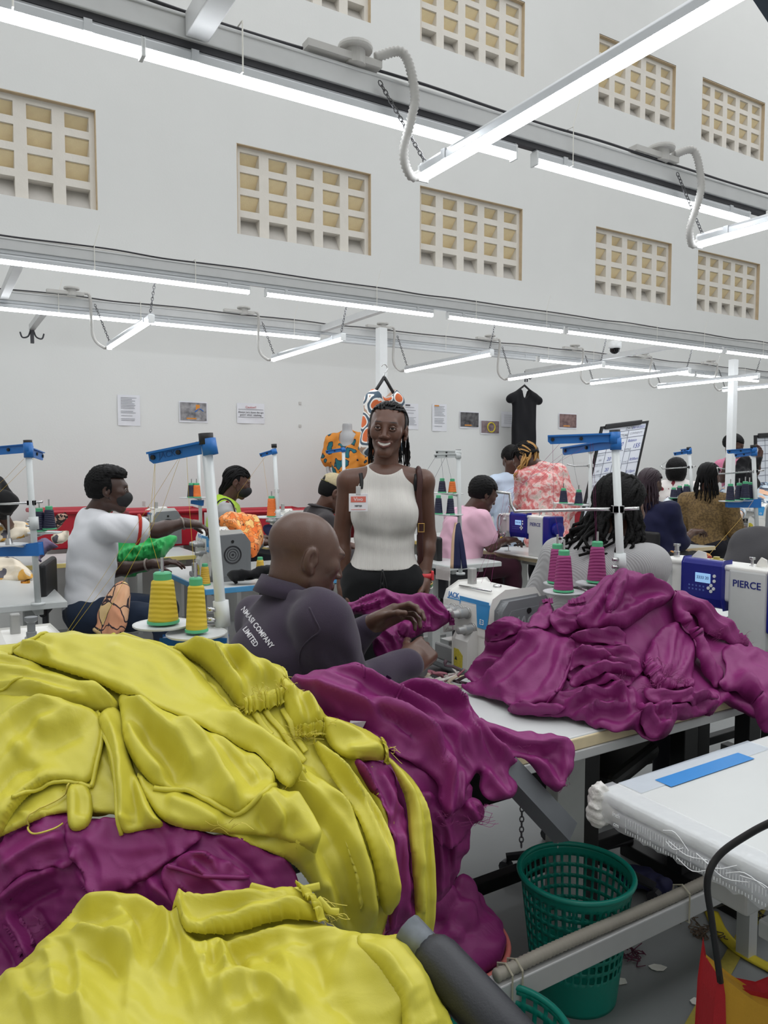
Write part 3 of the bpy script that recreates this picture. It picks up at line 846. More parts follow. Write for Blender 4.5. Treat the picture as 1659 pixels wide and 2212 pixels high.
# sleeves with gathered cuffs at the right shoulder of the heap
S1 = cloth(HY, 'chartreuse_sleeve', 'chartreuse sleeve with gathered frilled cuff, upper right of the heap', 'sleeve', M_YEL,
  c1((860, 150), (1000, 140), (1080, 135), (1200, 190), (1340, 250), (1460, 300), (1490, 390), (1430, 450), (1300, 500), (1220, 500), (1140, 380), (1040, 270), (950, 220)), GY, T=0.03, edge=30, seed=11,
  folds=[(c1((930, 180), (1080, 220), (1140, 320), (1240, 470)), .03, 20, 26), (c1((1080, 170), (1200, 230), (1290, 330), (1340, 400)), .03, 22, 24), (c1((1200, 200), (1330, 270), (1420, 390)), .026, 22, 20), (c1((1050, 260), (1140, 380), (1250, 460)), .014, 10, 12)], threads=[(560, 1535, 26, 38, 250), (605, 1515, 22, 36, 300), (535, 1545, 12, 34, 220)], tm=M_YTHREAD)
frill(HY, S1, M_YEL, (520, 1545), (628, 1512), 22, 9)
S2 = cloth(HY, 'chartreuse_sleeve', 'chartreuse sleeve with gathered cuff below the first, tie tapes hanging', 'sleeve', M_YEL,
  c1((1420, 330), (1540, 370), (1650, 470), (1690, 570), (1650, 610), (1560, 600), (1480, 590), (1450, 480)), GY, T=0.024, edge=24, seed=12,
  folds=[(c1((1480, 380), (1520, 480), (1540, 580)), .018, 14, 14), (c1((1560, 410), (1610, 500), (1620, 590)), .02, 16, 14)], threads=[(655, 1605, 30, 44, 265), (690, 1590, 12, 30, 290)], tm=M_YTHREAD)
frill(HY, S2, M_YEL, (632, 1592), (702, 1588), 18, 7)
cloth(HY, 'chartreuse_garment', 'chartreuse garment corner at the top right edge of the heap', 'garment', M_YEL,
  c1((1330, 255), (1440, 240), (1465, 290), (1470, 335), (1400, 300)), GY, T=0.008, edge=10, seed=13, hem=[(c1((1440, 242), (1462, 285), (1468, 330)), .003)])
for i, q in enumerate((c1((1290, 500), (1330, 560), (1380, 620)), c1((1350, 490), (1440, 600), (1550, 745)), c1((1440, 480), (1500, 610), (1555, 700)))):
 mb = MB(); P = HY.at(smooth_poly(q, 2, False), 0.006); mb.tube(P, 0.0065, 6, flat=(0.25, (0.2, -1, 0.5)))
 tag(part('tie_tape', mb, M_YEL, None, smooth=True), ['short chartreuse tie tape under the first cuff', 'long chartreuse tie tape under the cuffs', 'inner chartreuse tie tape beside the second cuff'][i], 'tape', 'tie tapes')
# the long top wing with a piped edge
Y1 = cloth(HY, 'chartreuse_garment', 'long smooth chartreuse panel with piped edge across the top of the heap', 'garment', M_YEL,
  c1((70, 190), (160, 120), (250, 75), (320, 85), (380, 65), (440, 95), (520, 90), (600, 95), (720, 125), (840, 160), (930, 220), (1010, 300), (1080, 385), (1180, 505), (1300, 585), (1400, 690), (1500, 800), (1510, 845), (1450, 935), (1390, 900), (1330, 800), (1250, 725), (1050, 650), (850, 555), (640, 450), (540, 390), (420, 345), (280, 295), (130, 245)),
  GY, T=0.02, edge=30, seed=14, micro=0.0012,
  folds=[(c1((130, 190), (230, 200), (280, 260)), .02, 16, 12), (c1((240, 90), (300, 150), (400, 200), (600, 280), (900, 450), (1200, 640)), .014, 90, 50), (c1((560, 100), (760, 150), (900, 270), (1010, 400)), .012, 40, 30), (c1((1100, 560), (1260, 640), (1400, 760), (1470, 870)), .02, 40, 30), (c1((150, 240), (330, 300), (560, 380), (760, 490)), .012, 14, 18)],
  hem=[(c1((580, 92), (720, 122), (840, 158), (930, 218), (1010, 298), (1080, 382), (1180, 503), (1300, 583), (1400, 690), (1500, 800), (1510, 842)), .006, .004), (c1((75, 215), (90, 180), (250, 76)), .004, .003)],
  threads=[(620, 1715, 6, 20, 270), (600, 1730, 5, 24, 240)], tm=M_YTHREAD)
# hanging tab and thread loop
TAB = cloth(HY, 'chartreuse_tab', 'small chartreuse tab with thread loop hanging over the purple layer', 'tab', M_YEL,
  c1((355, 880), (400, 868), (470, 878), (488, 960), (490, 1030), (470, 1085), (390, 1105), (362, 1040), (352, 960)), None, T=0.016, edge=14, seed=15, folds=[(c1((390, 890), (400, 980), (400, 1090)), .006, 10, 18)])
mb = MB(); P = HY.at(smooth_poly(c1((370, 880), (330, 940), (230, 990), (170, 1030), (160, 1080), (200, 1110), (280, 1100), (345, 1060)), 2, False), 0.006); mb.tube(P - np.array(TAB.location), 0.0016, 5); part('thread_loop', mb, M_YTHREAD, TAB, smooth=True)
# sashes down the right side
PS = cloth(HY, 'purple_garment', 'purple ruffle hanging between the two chartreuse sashes', 'garment', M_PUR,
  c3((440, 600), (600, 590), (690, 640), (715, 720), (690, 800), (750, 850), (750, 980), (780, 1180), (795, 1390), (740, 1400), (660, 1480), (630, 1480), (650, 1200), (640, 1000), (580, 800), (500, 680)), GPU, T=0.014, edge=16, seed=16,
  folds=[(c3((600, 640), (680, 780), (640, 920)), .014, 14, 20), (c3((700, 900), (720, 1100), (740, 1380)), .016, 14, 20), (c3((640, 960), (660, 1200), (660, 1440)), .012, 12, 14)])
cloth(HY, 'chartreuse_belt', 'chartreuse sash ending in a point near the seat pad', 'sash', M_YEL,
  c3((250, 490), (300, 500), (440, 640), (540, 800), (615, 960), (640, 1150), (635, 1300), (615, 1338), (560, 1280), (500, 1080), (420, 850), (320, 640)), GY, T=0.02, edge=16, seed=17,
  folds=[(c3((290, 510), (420, 680), (520, 920), (600, 1300)), .014, 10, 12), (c3((400, 640), (520, 800), (590, 1000), (610, 1290)), .012, 10, 10)])
S3 = cloth(HY, 'chartreuse_sleeve', 'puffed chartreuse sleeve end lying against the purple drape', 'sleeve', M_YEL,
  c3((310, 400), (370, 385), (480, 400), (580, 440), (640, 495), (655, 570), (610, 600), (520, 605), (430, 610), (360, 560), (320, 480)), GY, T=0.035, edge=32, seed=18,
  folds=[(c3((350, 420), (480, 470), (620, 560)), .014, 20, 24), (c3((420, 570), (540, 570), (640, 560)), .012, 14, 14)], threads=[(828, 1625, 6, 22, 320)], tm=M_YTHREAD)
frill(HY, S3, M_YEL, (826, 1602), (838, 1655), 14, 5, .004)
cloth(HY, 'chartreuse_belt', 'long chartreuse sash hanging at the right end of the heap', 'sash', M_YEL,
  c3((640, 560), (690, 590), (780, 660), (840, 760), (875, 860), (890, 1100), (897, 1300), (892, 1490), (800, 1490), (800, 1300), (795, 1430), (725, 1440), (730, 1390), (790, 1380), (745, 1000), (750, 800), (690, 660)), GY, T=0.014, edge=12, seed=19,
  folds=[(c3((700, 620), (790, 780), (800, 1000), (815, 1450)), .012, 8, 16), (c3((780, 680), (850, 830), (870, 1100), (870, 1450)), .01, 14, 8)])

# ---- nearest chartreuse pile on the chair
DZ = DepthMap([(-100, 2100, 1.02), (60, 2060, 1.03), (180, 1960, 1.06), (350, 2000, 1.06), (480, 1990, 1.06), (640, 1950, 1.09), (880, 2020, 1.04), (960, 2150, 0.96), (-100, 2350, .78), (400, 2350, .78), (900, 2350, .82), (300, 2130, .92), (600, 2130, .93), (800, 2130, .92), (100, 2200, .88)])
HZ = Heap(DZ, (-140, 1880, 1100, 2420))
GZ = 'chartreuse garments in the nearest pile'
cloth(HZ, 'chartreuse_garment', 'large chartreuse garment draped over the chair at the bottom of the picture', 'garment', M_YEL,
  c2((-200, 800), (0, 735), (110, 660), (210, 560), (285, 460), (340, 425), (450, 430), (560, 470), (618, 510), (625, 525), (820, 455), (960, 470), (1160, 500), (1240, 540), (1380, 595), (1450, 570), (1512, 545), (1560, 650), (1650, 830), (1720, 1020), (1700, 1200), (-200, 1200)), GZ, T=0.02, edge=30, solid=0.006, seed=21, micro=0.0016, gain=1.25,
  folds=[(c2((290, 470), (410, 465), (470, 560), (490, 680)), .03, 36, 30), (c2((440, 440), (560, 490), (610, 580), (615, 690), (560, 745)), .035, 26, 22), (c2((300, 600), (430, 640), (500, 720)), .03, 24, 20), (c2((160, 660), (300, 610), (320, 760), (310, 1000)), .02, 60, 20),
    (c2((0, 800), (160, 740), (290, 640)), .02, 40, 30), (c2((620, 540), (720, 700), (780, 880)), .02, 40, 20), (c2((620, 590), (820, 600), (1000, 540), (1180, 510)), .014, 16, 14), (c2((700, 690), (850, 640), (1100, 590), (1350, 620)), .018, 22, 18),
    (c2((830, 660), (850, 720), (840, 790)), .03, 16, 26), (c2((780, 880), (860, 800), (980, 780), (1100, 900)), .03, 40, 30), (c2((1050, 660), (1100, 760), (1120, 900)), .02, 30, 50), (c2((1250, 660), (1400, 720), (1500, 900)), .025, 60, 50), (c2((100, 900), (230, 860), (330, 900)), .02, 40, 40)])
S4 = cloth(HZ, 'chartreuse_sleeve', 'chartreuse sleeve with gathered cuff and raw tape ends in the nearest pile', 'sleeve', M_YEL,
  c2((620, 530), (720, 490), (830, 452), (920, 462), (1040, 440), (1110, 425), (1170, 430), (1215, 510), (1190, 545), (1060, 560), (900, 600), (740, 640), (680, 660)), GZ, T=0.03, edge=28, seed=22,
  folds=[(c2((640, 560), (850, 510), (980, 520), (1140, 470)), .02, 20, 22), (c2((900, 470), (1040, 460), (1130, 440)), .016, 16, 16), (c2((760, 610), (960, 570), (1180, 520)), .016, 14, 16)],
  threads=[(690, 1965, 26, 40, 60), (700, 1990, 14, 40, 20)], tm=M_YTHREAD)
frill(HZ, S4, M_YEL, (655, 1945), (705, 2010), 24, 8)
for i, q in enumerate((c2((945, 465), (1050, 425), (1195, 395)), c2((1190, 490), (1230, 492), (1265, 497)))):
 mb = MB(); P = HZ.at(q, 0.016); mb.tube(P - np.array(S4.location), 0.006, 6, flat=(0.35, (0.2, -1, 0.5))); part('tape_end', mb, M_YEL, S4, smooth=True)
cloth(HZ, 'chartreuse_garment', 'folded chartreuse lapel hanging over the padded chair rail', 'garment', M_YEL,
  c2((1300, 660), (1400, 600), (1512, 545), (1560, 650), (1640, 800), (1720, 1020), (1720, 1200), (1500, 1200), (1480, 900), (1400, 760)), GZ, T=0.012, edge=16, seed=23, folds=[(c2((1400, 640), (1500, 760), (1600, 1000)), .012, 40, 40)])

# ---- purple drape spilling over the end of the white table
DD = DepthMap([(600, 1470, 1.62), (700, 1440, 1.66), (800, 1480, 1.64), (950, 1490, 1.72), (1000, 1560, 1.68), (1240, 1600, 1.66), (880, 1600, 1.54), (1100, 1690, 1.56), (1030, 1740, 1.5), (880, 1700, 1.47), (950, 1800, 1.5), (920, 1900, 1.52), (1000, 1900, 1.54), (820, 1900, 1.45), (850, 2050, 1.45), (1210, 1720, 1.6), (1000, 2050, 1.56), (1080, 2000, 1.6)])
HD = Heap(DD, (540, 1380, 1320, 2140))
GD = 'purple garments over the table end'
cloth(HD, 'purple_garment', 'dark purple cloth hanging in the shade below the table end', 'garment', M_PUR,
  c3((400, 440), (640, 430), (900, 560), (1090, 700), (1080, 880), (1065, 1020), (1000, 1180), (930, 1270), (880, 1290), (800, 1400), (650, 1480), (560, 1100), (480, 800)), GD, T=0.015, edge=24, solid=0.04, seed=31,
  folds=[(c3((900, 900), (920, 1050), (900, 1260)), .02, 18, 24), (c3((1000, 900), (990, 1050), (940, 1230)), .014, 14, 18)])
cloth(HD, 'purple_garment', 'purple triangular flap with frayed edge hanging off the table corner', 'garment', M_PUR,
  c3((1080, 340), (1200, 400), (1400, 440), (1615, 465), (1610, 560), (1560, 700), (1525, 752), (1450, 690), (1385, 600), (1330, 570), (1200, 560), (1080, 500)), GD, T=0.012, edge=14, seed=32, solid=0.004,
  folds=[(c3((1150, 420), (1330, 500), (1450, 500), (1560, 470)), .018, 20, 16), (c3((1380, 560), (1480, 640), (1520, 740)), .016, 16, 18), (c3((1560, 480), (1560, 600), (1530, 730)), .014, 14, 14)], threads=[(1205, 1690, 10, 16, 200), (1130, 1625, 6, 16, 250)], tm=M_PTHREAD)
cloth(HD, 'purple_garment', 'ragged purple ruffle under the big drape lobe', 'garment', M_PUR,
  c3((800, 700), (950, 800), (1080, 760), (1140, 790), (1150, 870), (1100, 880), (1050, 950), (960, 990), (880, 950), (780, 820)), GD, T=0.014, edge=14, seed=33, solid=0.004,
  folds=[(c3((900, 820), (960, 900), (960, 980)), .012, 14, 12), (c3((1040, 790), (1090, 830), (1110, 870)), .012, 12, 12)], threads=[(1025, 1770, 22, 44, 265), (1035, 1750, 14, 30, 280)], tm=M_PTHREAD)
cloth(HD, 'purple_garment', 'purple skirt panel draped with deep folds over the table end', 'garment', M_PUR,
  c3((130, 165), (250, 130), (380, 115), (460, 72), (540, 95), (600, 175), (660, 210), (720, 175), (850, 190), (930, 215), (1010, 280), (1090, 340), (1160, 450), (1280, 560), (1330, 585), (1250, 640), (1335, 725), (1250, 790), (1150, 775), (1120, 720), (1125, 640), (1060, 700), (1000, 830), (930, 860), (900, 780), (910, 700), (800, 620), (640, 520), (480, 410), (350, 390), (230, 280)),
  GD, T=0.02, edge=26, seed=34, solid=0.004,
  folds=[(c3((170, 180), (330, 260), (520, 330), (720, 420), (860, 520), (960, 680)), .04, 40, 24), (c3((450, 90), (520, 160), (620, 240), (800, 330), (960, 460), (1090, 620)), .034, 26, 22), (c3((720, 190), (860, 250), (1000, 340), (1040, 480), (1120, 600)), .036, 26, 20), (c3((900, 220), (1030, 310), (1080, 420), (1200, 560), (1300, 590)), .03, 20, 24), (c3((560, 310), (700, 370), (820, 480), (900, 560)), .02, 14, 14),
    (c3((300, 150), (420, 200), (520, 260)), .018, 18, 24), (c3((1130, 640), (1180, 700), (1250, 780)), .02, 18, 18), (c3((940, 600), (960, 720), (940, 840)), .022, 20, 16)],
  hem=[(c3((500, 100), (510, 150), (520, 200)), .003), (c3((690, 260), (680, 300), (660, 345)), .003)], threads=[(960, 1755, 14, 26, 250), (945, 1660, 8, 20, 240)], tm=M_PTHREAD)
# care label
mb = MB(); P = HD.at(c3((465, 385), (540, 405), (525, 425), (460, 405)), 0.008); mb.add(P, [(0, 1, 2, 3)]); tag(part('care_label', mb, mat('label_white', (232, 230, 236), 0.6)), 'small white care label between chartreuse and purple cloth', 'label')
mb = MB(); P = HD.at(c3((625, 195), (645, 205), (640, 225), (620, 235), (615, 215)), 0.012); mb.add(P, [(0, 1, 2, 3, 4)]); tag(part('navy_scrap', mb, mat('navy_cloth', (34, 34, 74), 0.7)), 'tiny navy fabric scrap stuck on the purple drape', 'scrap')

# ---- purple heap on the white table
DH = DepthMap([(1000, 1487, 2.2), (1100, 1545, 2.0), (1240, 1560, 1.93), (1330, 1590, 1.86), (1430, 1600, 1.9), (1330, 1240, 2.36), (1440, 1270, 2.38), (1550, 1370, 2.4), (1600, 1450, 2.28), (1690, 1600, 2.05), (1640, 1560, 2.06), (1200, 1450, 2.1), (1350, 1450, 2.08), (1060, 1350, 2.3), (1150, 1330, 2.3), (1020, 1430, 2.3), (1500, 1480, 2.12), (1540, 1540, 2.04)])
HH = Heap(DH, (960, 1200, 1760, 1640))
GH = 'purple garments in the heap on the white table'
cloth(HH, 'purple_garment', 'purple garment at the bottom of the heap on the white table', 'garment', M_PUR,
  c8((210, 635), (260, 560), (340, 500), (320, 440), (360, 370), (450, 345), (540, 370), (640, 330), (760, 240), (830, 205), (930, 130), (980, 118), (1070, 165), (1190, 200), (1290, 245), (1390, 335), (1540, 445), (1660, 520), (1800, 620), (1800, 860), (1640, 900), (1560, 800), (1480, 720), (1390, 800), (1260, 790), (1000, 780), (800, 780), (600, 760), (400, 720), (300, 660)), GH, T=0.03, edge=40, solid=0.03, seed=41, micro=0.002,
  folds=[(c8((330, 440), (420, 400), (520, 430)), .03, 20, 16), (c8((320, 500), (440, 470), (560, 470)), .03, 18, 16), (c8((230, 600), (330, 560), (420, 560)), .02, 20, 14), (c8((1400, 480), (1520, 600), (1640, 760)), .02, 40, 30), (c8((1440, 560), (1560, 760), (1640, 890)), .014, 30, 20)])
cloth(HH, 'purple_garment', 'purple ruffled edges hanging over the near table edge', 'garment', M_PUR,
  c8((420, 790), (450, 755), (560, 760), (700, 700), (850, 640), (1020, 620), (1150, 680), (1300, 700), (1400, 690), (1410, 770), (1390, 805), (1260, 825), (1210, 830), (1190, 890), (1160, 932), (1090, 925), (1030, 860), (990, 885), (950, 890), (830, 855), (740, 835), (690, 805), (560, 818)), GH, T=0.014, edge=14, seed=42, solid=0.004,
  folds=[(c8((700, 780), (830, 740), (1000, 720)), .03, 12, 14), (c8((740, 830), (850, 790), (980, 800)), .026, 10, 10), (c8((990, 880), (1030, 820), (1180, 800), (1280, 790)), .03, 14, 16), (c8((880, 680), (960, 740), (980, 820)), .025, 14, 12), (c8((1090, 780), (1130, 850), (1150, 920)), .024, 14, 14), (c8((1280, 740), (1350, 760), (1400, 780)), .02, 10, 12), (c8((640, 740), (760, 720), (880, 700)), .02, 10, 10)], threads=[(1330, 1515, 16, 20, 250)], tm=M_PTHREAD)
cloth(HH, 'purple_garment', 'purple folded strips fanning out in the middle of the table heap', 'garment', M_PUR,
  c8((690, 480), (820, 440), (960, 435), (980, 500), (1030, 510), (1060, 600), (1020, 640), (980, 720), (900, 700), (760, 680), (690, 640)), GH, T=0.018, edge=16, seed=43,
  folds=[(c8((710, 500), (850, 470), (960, 450)), .03, 14, 10), (c8((720, 560), (860, 530), (1000, 520)), .03, 14, 10), (c8((740, 560), (900, 580), (1040, 600)), .03, 12, 10), (c8((800, 640), (920, 640), (1010, 640)), .02, 10, 10), (c8((860, 660), (930, 690), (960, 720)), .02, 10, 10)])
FS = cloth(HH, 'purple_garment', 'flat purple hem panel with overlocked seam lying out on the white table', 'garment', M_PUR,
  c8((195, 668), (290, 650), (370, 600), (430, 520), (520, 440), (600, 410), (690, 440), (740, 490), (755, 530), (710, 640), (670, 740), (630, 770), (540, 770), (440, 760), (350, 735), (270, 700)), GH, T=0.014, edge=18, seed=44, solid=0.004,
  folds=[(c8((330, 680), (440, 600), (540, 480), (600, 420)), .03, 30, 26), (c8((480, 700), (580, 560), (640, 450)), .016, 26, 20), (c8((600, 740), (680, 600), (700, 480)), .012, 20, 16)],
  hem=[(c8((755, 525), (725, 600), (690, 690), (665, 742)), .0045, .003), (c8((665, 742), (630, 768), (540, 770), (440, 760)), .003, .002)])
SL1 = cloth(HH, 'purple_sleeve', 'purple sleeve end with frayed gathers beside the grey machine end', 'sleeve', M_PUR,
  c8((515, 420), (545, 360), (580, 300), (610, 268), (640, 275), (650, 340), (640, 400), (560, 440)), GH, T=0.024, edge=18, seed=45, folds=[(c8((540, 410), (600, 330), (625, 280)), .014, 10, 10)], threads=[(1180, 1305, 18, 18, 90)], tm=M_PTHREAD)
frill(HH, SL1, M_PUR, (1170, 1308), (1195, 1303), -12, 5, .004)
SL2 = cloth(HH, 'purple_sleeve', 'pleated purple sleeve below the thread cones', 'sleeve', M_PUR,
  c8((640, 340), (700, 300), (770, 290), (800, 300), (870, 330), (800, 400), (740, 440), (690, 450), (640, 400)), GH, T=0.02, edge=18, seed=46, folds=[(c8((660, 330), (720, 360), (780, 350), (800, 300)), .016, 9, 9), (c8((660, 390), (740, 400), (800, 370)), .016, 9, 9), (c8((690, 310), (740, 330), (770, 300)), .012, 8, 8)], threads=[(1240, 1310, 16, 16, 90)], tm=M_PTHREAD)
frill(HH, SL2, M_PUR, (1225, 1312), (1262, 1306), -12, 6, .004)
cloth(HH, 'purple_garment', 'peaked purple garment at the top of the heap on the white table', 'garment', M_PUR,
  c8((740, 400), (800, 300), (860, 220), (930, 125), (975, 118), (1060, 170), (1110, 185), (1185, 195), (1190, 250), (1170, 270), (1060, 350), (960, 410), (850, 440)), GH, T=0.028, edge=24, seed=47,
  folds=[(c8((800, 400), (850, 300), (930, 150)), .025, 16, 14), (c8((880, 400), (930, 280), (960, 140)), .028, 16, 14), (c8((930, 240), (1000, 180), (1100, 200), (1180, 250)), .03, 16, 18), (c8((850, 430), (1000, 330), (1160, 260)), .03, 22, 22), (c8((950, 420), (1060, 350), (1170, 270)), .016, 9, 9)])
SL3 = cloth(HH, 'purple_sleeve', 'gathered purple sleeve in the middle of the table heap, cuff of tangled threads', 'sleeve', M_PUR,
  c8((1060, 500), (1120, 420), (1200, 360), (1260, 420), (1300, 540), (1280, 660), (1290, 700), (1200, 720), (1110, 690), (1060, 620)), GH, T=0.03, edge=26, seed=48,
  folds=[(c8((1080, 480), (1110, 560), (1110, 640)), .016, 12, 14), (c8((1180, 400), (1170, 520), (1150, 640)), .018, 14, 14), (c8((1260, 460), (1250, 570), (1200, 670)), .016, 14, 14)], threads=[(1400, 1440, 24, 26, 90), (1420, 1480, 40, 34, 300), (1400, 1500, 34, 32, 220), (1450, 1495, 24, 26, 330)], tm=M_PTHREAD)
frill(HH, SL3, M_PUR, (1385, 1440), (1420, 1495), 20, 7, .005); frill(HH, SL3, M_PUR, (1405, 1490), (1480, 1492), 18, 8, .005)
cloth(HH, 'purple_garment', 'long purple garment knotted at the top, falling down the right of the heap', 'garment', M_PUR,
  c8((1165, 250), (1200, 220), (1260, 235), (1330, 280), (1390, 340), (1480, 420), (1545, 470), (1545, 495), (1470, 500), (1390, 460), (1330, 420), (1290, 360), (1260, 330), (1230, 380), (1290, 480), (1400, 600), (1425, 650), (1400, 695), (1370, 690), (1300, 580), (1230, 440), (1190, 360), (1180, 300)), GH, T=0.03, edge=18, seed=49,
  folds=[(c8((1180, 260), (1280, 300), (1360, 390), (1440, 450)), .026, 16, 16), (c8((1190, 290), (1230, 400), (1320, 560), (1390, 670)), .026, 16, 16), (c8((1240, 250), (1340, 310), (1460, 430), (1540, 480)), .02, 12, 12)], threads=[(1535, 1385, 26, 24, 230), (1590, 1405, 22, 22, 250)], tm=M_PTHREAD)
cloth(HH, 'purple_garment', 'plain purple panel falling off the table at the right edge', 'garment', M_PUR,
  c8((1400, 500), (1520, 500), (1659, 520), (1830, 640), (1830, 900), (1650, 912), (1600, 860), (1540, 760), (1440, 700), (1390, 690), (1430, 640)), GH, T=0.016, edge=20, seed=50, solid=0.004,
  folds=[(c8((1500, 530), (1620, 620), (1720, 800)), .03, 50, 40), (c8((1440, 660), (1540, 720), (1640, 880)), .016, 24, 24)])
for i, (lab, poly, fo) in enumerate((
 ('narrow purple strip folded over the middle of the table heap', c8((700, 470), (830, 445), (955, 432), (975, 470), (960, 520), (880, 500), (760, 505)), [c8((730, 480), (850, 465), (950, 455))]),
 ('purple ruffle curling under the seam panel', c8((750, 540), (900, 545), (910, 570), (860, 610), (820, 625), (760, 600), (720, 640), (735, 580)), [c8((750, 560), (830, 570), (890, 560))]),
 ('short purple frill below the gathered sleeve', c8((1040, 700), (1120, 715), (1230, 725), (1330, 715), (1400, 735), (1395, 770), (1330, 760), (1260, 800), (1200, 770), (1120, 790), (1060, 760)), [c8((1060, 720), (1180, 745), (1380, 745)), c8((1230, 735), (1250, 770), (1255, 795))]),
 ('purple loop of cloth hanging over the table edge', c8((1005, 780), (1090, 790), (1180, 800), (1210, 830), (1190, 895), (1150, 930), (1090, 925), (1050, 880), (1030, 830)), [c8((1030, 800), (1090, 850), (1150, 920)), c8((1130, 800), (1160, 850), (1160, 910))]),
 ('purple fold lying across the left shoulder of the table heap', c8((330, 430), (380, 350), (460, 340), (510, 385), (505, 440), (430, 470), (350, 480)), [c8((350, 450), (420, 400), (490, 390))]),
 ('flat purple scrap edge at the front of the table heap', c8((430, 800), (455, 765), (560, 790), (660, 770), (720, 790), (690, 812), (570, 822)), [c8((450, 790), (560, 800), (680, 790))]),
 ('narrow rolled purple edge right of the seam panel', c8((730, 650), (860, 600), (1010, 640), (1030, 665), (900, 655), (800, 690), (720, 720)), [c8((750, 680), (860, 630), (1000, 650))]),
 ('purple peak fold beside the knot', c8((870, 330), (900, 240), (940, 140), (965, 150), (960, 260), (930, 340), (880, 400)), [c8((890, 370), (930, 270), (950, 160))]))):
 cloth(HH, 'purple_garment', lab, 'garment', M_PUR, poly, GH, T=0.016, edge=10, seed=120 + i, solid=0.003, folds=[(q, .02, 9, 9) for q in fo], wave=0.005)
# ================================================================== organic shapes: blended distance fields turned into one skin
class Field:
 def __init__(s, lo, hi, h):
  s.lo = np.array(lo, float); s.h = h
  s.n = np.maximum(4, np.ceil((np.array(hi, float) - s.lo) / h).astype(int) + 1)
  s.d = np.full(s.n, 1.0, np.float32)
  s.ax = [(s.lo[i] + np.arange(s.n[i]) * h).astype(np.float32) for i in range(3)]
 def win(s, lo, hi):
  a = np.clip(np.floor((np.array(lo) - s.lo) / s.h).astype(int), 0, s.n); b = np.clip(np.ceil((np.array(hi) - s.lo) / s.h).astype(int) + 1, 0, s.n)
  return tuple(slice(int(i), int(j)) for i, j in zip(a, b))
 def put(s, fn, lo, hi, k=0.01, sub=False):
  m = k + 3 * s.h + 0.012
  w = s.win(np.array(lo) - m, np.array(hi) + m)
  if any(q.stop <= q.start for q in w): return
  X = s.ax[0][w[0]][:, None, None]; Y = s.ax[1][w[1]][None, :, None]; Z = s.ax[2][w[2]][None, None, :]
  e = fn(X, Y, Z).astype(np.float32); d = s.d[w]
  if sub:
   e = -e; hh = np.maximum(k - np.abs(d - e), 0) / max(k, 1e-6); s.d[w] = np.maximum(d, e) + hh * hh * k * 0.25
  else:
   hh = np.maximum(k - np.abs(d - e), 0) / max(k, 1e-6); s.d[w] = np.minimum(d, e) - hh * hh * k * 0.25
 def skin(s):
  """surface nets"""
  d = s.d; n = s.n
  sg = d < 0
  c = np.zeros(tuple(n - 1), np.int8)
  for i in (0, 1):
   for j in (0, 1):
    for k in (0, 1): c += sg[i:n[0] - 1 + i, j:n[1] - 1 + j, k:n[2] - 1 + k]
  cells = (c > 0) & (c < 8)
  idx = -np.ones(cells.shape, np.int64); ci = np.argwhere(cells); idx[cells] = np.arange(len(ci))
  if len(ci) == 0: return np.zeros((0, 3)), np.zeros((0, 4), int)
  acc = np.zeros((len(ci), 3)); cnt = np.zeros(len(ci))
  cor = [(i, j, k) for i in (0, 1) for j in (0, 1) for k in (0, 1)]
  val = {q: d[ci[:, 0] + q[0], ci[:, 1] + q[1], ci[:, 2] + q[2]] for q in cor}
  for a in cor:
   for ax in range(3):
    if a[ax] == 1: continue
    b = list(a); b[ax] = 1; b = tuple(b)
    va, vb = val[a], val[b]; m = (va < 0) != (vb < 0)
    t = va[m] / (va[m] - vb[m]); p = np.tile(np.array(a, float), (m.sum(), 1)); p[:, ax] = t
    acc[m] += p; cnt[m] += 1
  V = s.lo + (ci + acc / cnt[:, None]) * s.h
  F = []
  for ax in range(3):
   a1, a2 = (ax + 1) % 3, (ax + 2) % 3
   lo = [slice(None)] * 3; hi = [slice(None)] * 3; lo[ax] = slice(0, -1); hi[ax] = slice(1, None)
   s0 = sg[tuple(lo)]; s1 = sg[tuple(hi)]
   e = np.argwhere(s0 != s1); e = e[(e[:, a1] > 0) & (e[:, a2] > 0) & (e[:, a1] < n[a1] - 1) & (e[:, a2] < n[a2] - 1)]
   if not len(e): continue
   def at(o1, o2):
    q = e.copy(); q[:, a1] += o1; q[:, a2] += o2; return idx[q[:, 0], q[:, 1], q[:, 2]]
   f = np.stack([at(-1, -1), at(0, -1), at(0, 0), at(-1, 0)], 1)
   flip = ~s0[e[:, 0], e[:, 1], e[:, 2]]
   f[flip] = f[flip][:, ::-1]; F.append(f)
  F = np.vstack(F); F = F[(F >= 0).all(1)]
  return V, F

def cone(a, b, ra, rb):
 """tapered capsule"""
 a = np.array(a, float); b = np.array(b, float); d = b - a; l2 = float(max(d @ d, 1e-10))
 def fn(X, Y, Z):
  t = np.clip(((X - a[0]) * d[0] + (Y - a[1]) * d[1] + (Z - a[2]) * d[2]) / l2, 0, 1)
  return np.sqrt((X - a[0] - t * d[0]) ** 2 + (Y - a[1] - t * d[1]) ** 2 + (Z - a[2] - t * d[2]) ** 2) - (ra + (rb - ra) * t)
 r = max(ra, rb); return fn, np.minimum(a, b) - r, np.maximum(a, b) + r

def ell(c, r, R=None):
 """ellipsoid with axes in the columns of R"""
 c = np.array(c, float); r = np.array(r, float); R = np.eye(3) if R is None else np.array(R)
 def fn(X, Y, Z):
  x, y, z = X - c[0], Y - c[1], Z - c[2]
  l = [(x * R[0, i] + y * R[1, i] + z * R[2, i]) for i in range(3)]
  k0 = np.sqrt(sum((l[i] / r[i]) ** 2 for i in range(3))); k1 = np.sqrt(sum((l[i] / r[i] ** 2) ** 2 for i in range(3)))
  return k0 * (k0 - 1) / np.maximum(k1, 1e-6)
 m = float(r.max()); return fn, c - m, c + m

